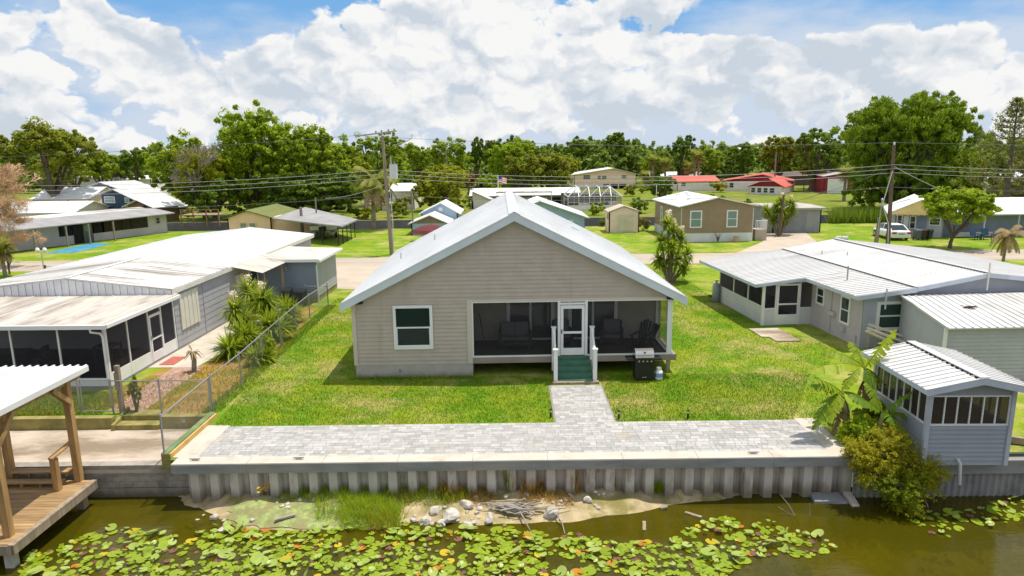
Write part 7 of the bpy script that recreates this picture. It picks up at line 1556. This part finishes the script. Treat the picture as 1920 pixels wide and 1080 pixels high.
for i, px in enumerate((572, 612, 650, 690, 730, 770, 885, 922, 1035)): weed('thin dull green weeds in a sheet pile recess', px, 938, .55, LGM if i % 2 else LGD, 80, 20 + i, .35)
for i, px in enumerate((1112, 1152)): weed('small dark green sprig growing out of a recess', px, 912, .35, LGD, 22, 40 + i, .2, .05)
for px, py, lb in ((492, 945, 'small plant with yellow leaves on the mat edge, left of its pair'), (502, 940, 'small plant with yellow leaves on the mat edge, right of its pair')):
    x, y = g(px, py, WZ + .1); t = thing('yellow_flower', lb, 'plant', (x, y, bed_z(x, y))); MB().tube([(0, 0, 0), (.02, 0, .2), (0, 0, .38)], [.008, .007, .005], 4).build('stem', OLIVEC, t); rng = np.random.default_rng(px); V, Fq = leaves(np.c_[rng.normal(0, .06, 14), rng.normal(0, .05, 14), rng.uniform(.25, .42, 14)], .05, rng, .6); np_mesh('petals', V, Fq, leafmat('yellow_petals', (.6, .38, .02), (.7, .5, .05), .3), t)

# lily pads
PADM = [leafmat('lily_green', (.20, .29, .015), (.33, .42, .035), .25, .28), leafmat('lily_pale', (.30, .40, .06), (.42, .50, .14), .25, .3), leafmat('lily_yellow', (.50, .36, .015), (.58, .46, .03), .2, .4), leafmat('lily_brown', (.14, .055, .05), (.22, .10, .07), .1, .4), leafmat('lily_orange', (.48, .18, .02), (.55, .26, .03), .2, .45)]
PADL = ['flat yellow green lily pad floating among many others', 'pale green lily pad with raised curled edge among many others', 'bright yellow lily pad among the green ones', 'purplish brown lily pad lying among the green ones', 'orange withered lily pad among the green ones']
def pad_mesh(kind, seed):
    rr = random.Random(seed); n = 16; notch = .32; cup = {0: .05, 1: .28, 2: .10, 3: .06, 4: .16}[kind]; vs = [(0, 0, 0)]; w_ = rr.uniform(.82, 1.0)
    for rI in (.55, 1.0):
        for k in range(n + 1):
            a = notch + (2 * math.pi - 2 * notch) * k / n; wv_ = .06 * math.sin(a * 3 + seed) + rr.gauss(0, .02); z = cup * (rI ** 2) * (.45 + .55 * math.sin(a + seed)) + (wv_ * cup * 2 if rI == 1 else 0); vs.append((math.cos(a) * rI * (1 + wv_ * .5), math.sin(a) * rI * w_ * (1 + wv_ * .5), z))
    fs = [(0, 1 + k, 2 + k) for k in range(n)] + [(1 + k, n + 2 + k, n + 3 + k, 2 + k) for k in range(n)]
    return vs, fs
PADMESH = {}
for k in range(5):
    for s in range(4):
        vs, fs = pad_mesh(k, s * 1.7 + k); me = bpy.data.meshes.new('lily_pad'); me.from_pydata(vs, [], fs); me.materials.append(PADM[k]); me.shade_smooth(); PADMESH[k, s] = me
def px_scatter(poly, n, rng, dens=None):
    q = scatter(poly, n, rng); return [tuple(p) for p in q]
rng = np.random.default_rng(23); cand = []
A_ = [(30, 1100), (50, 1040), (150, 1012), (190, 992), (245, 990), (300, 1000), (345, 1015), (390, 992), (440, 985), (520, 1000), (600, 985), (660, 978), (745, 975), (800, 992), (860, 990), (905, 1000), (945, 985), (980, 990), (1030, 1005), (1090, 1000), (1140, 1020), (1200, 1015), (1255, 1022), (1280, 995), (1340, 975), (1370, 970), (1445, 975), (1480, 1000), (1520, 995), (1575, 1030), (1530, 1048), (1470, 1040), (1400, 1052), (1370, 1075), (1350, 1110)]
B_ = [(1700, 985), (1735, 965), (1790, 958), (1840, 952), (1900, 935), (1960, 930), (1960, 960), (1880, 985), (1840, 1005), (1790, 1012), (1740, 1000)]
C_ = [(1760, 955), (1830, 955), (1900, 938), (1960, 935), (1960, 985), (1880, 980)]
cand = px_scatter(A_, 3000, rng) + px_scatter(B_, 110, rng)
pads = []; cell = {}
for px, py in cand:
    x, y = g(px, py, WZ); r_ = min(.20, max(.045, .092 * math.exp(.38 * rng.normal()))); ok = True
    dmin = .42
    if 780 < px and 1180 < px < 1260 and rng.random() < .35: continue
    if px < 700 and py > 1050 and rng.random() < .25: pass
    if math.sin(x * 1.9 + 2.0 * math.sin(y * 1.3)) + math.sin(y * 2.7 + x * .8) < -1.1 and rng.random() < .75: continue
    for (a, b, c) in pads:
        if (a - x) ** 2 + (b - y) ** 2 < ((c + r_) * dmin) ** 2: ok = False; break
    if ok: pads.append((x, y, r_))
pads.sort(key=lambda p: p[1] - p[2] * 6)
kinds = rng.choice(5, len(pads), p=[.68, .22, .03, .055, .015]); LV = []; LF = []; nb = 0
for i, ((x, y, r_), k) in enumerate(zip(pads, kinds)):
    k = int(k); tilt = (rng.normal() * .07, rng.normal() * .07) if k != 1 else (rng.normal() * .28, rng.normal() * .28); lift = .012 + (.05 + .06 * rng.random() if k == 1 else .012 * rng.random()) + (i % 7) * .0015; rz = rng.uniform(0, 6.28)
    if k == 3: r_ *= .8
    if i < 300:
        o = bpy.data.objects.new('lily_pad', PADMESH[k, i % 4]); COL.objects.link(o); o.location = (x, y, WZ + lift); o.rotation_euler = (tilt[0], tilt[1], rz); o.scale = (r_, r_, r_); tag(o, PADL[k], 'lily pad', 'lily pads on the canal: ' + ['green', 'curled', 'yellow', 'brown', 'orange'][k])
    else:
        vs, fs = pad_mesh(k, i % 4 * 1.7 + k); mt_ = Matrix.Translation((x, y, WZ + lift)) @ Matrix.Rotation(rz, 4, 'Z') @ Matrix.Rotation(tilt[0], 4, 'X') @ Matrix.Scale(r_, 4); LV += [tuple(mt_ @ Vector(v)) for v in vs]; LF += [(tuple(a + nb for a in f), k) for f in fs]; nb = len(LV)
if LV:
    me = bpy.data.meshes.new('lily_pads'); me.from_pydata(LV, [], [f for f, k in LF])
    for m_ in PADM: me.materials.append(m_)
    me.polygons.foreach_set('material_index', np.array([k for f, k in LF], np.int32)); me.shade_smooth(); o = bpy.data.objects.new('lily_pads', me); COL.objects.link(o); tag(o, 'mass of mixed lily pads farther out along the bank', 'lily pads', None, 'stuff')
print('PADS', len(pads))

# lawn grass blades
def lawn(name, label, polys, h, wd, mat, seed, z=0.0, lean=.6):
    rng = np.random.default_rng(seed); P = []
    for poly, n in polys: q = scatter(poly, n, rng); P.append(np.c_[q, np.full(len(q), z)])
    tag(blades(np.concatenate(P), h, wd, rng, mat, name, None, lean), label, 'grass', None, 'stuff')
lawn('lawn_grass', 'short bright lawn grass around the big house', [
    ([(-10.0, 21.42), (1.36, 21.42), (1.36, 26.3), (-10.4, 26.3)], 34000), ([(3.42, 21.42), (9.3, 21.42), (12.0, 26.3), (3.42, 26.3)], 26000),
    ([(6.6, 26.3), (12.5, 26.3), (15.0, 30), (12.6, 34), (12.0, 52), (6.6, 52)], 44000), ([(-10.6, 26.3), (-6.45, 26.3), (-6.7, 42), (-11.0, 42)], 26000), ([(10.0, 19.2), (11.6, 19.2), (12.0, 26), (9.5, 22)], 4000)], .065, .018, GRASS, 41)
lawn('yard_grass', 'tufts of green and yellow grass in the left yard', [([(-16, 23.0), (-12.0, 23.0), (-12.0, 22.4), (-10.7, 22.4), (-10.7, 30), (-13.2, 33), (-13.2, 28), (-16, 25)], 9000), ([(-24, 22.4), (-15.2, 22.4), (-15.5, 25), (-24, 25)], 9000)], .085, .022, DIRT, 43)
lawn('yard_grass', 'bright green grass behind the mossy retaining wall', [([(-24, 22.35), (-14.4, 22.35), (-14.6, 24.8), (-24, 25.2)], 16000)], .10, .022, GRB, 44)
lawn('weedy_edge', 'ragged green weeds along the fence and wall bases', [([(-10.9, 22.6), (-10.3, 22.6), (-10.5, 40), (-11.1, 40)], 5000), ([(-6.5, 26.0), (-1.6, 26.0), (-1.6, 26.3), (-6.5, 26.3)], 700)], .14, .02, GRB, 45)
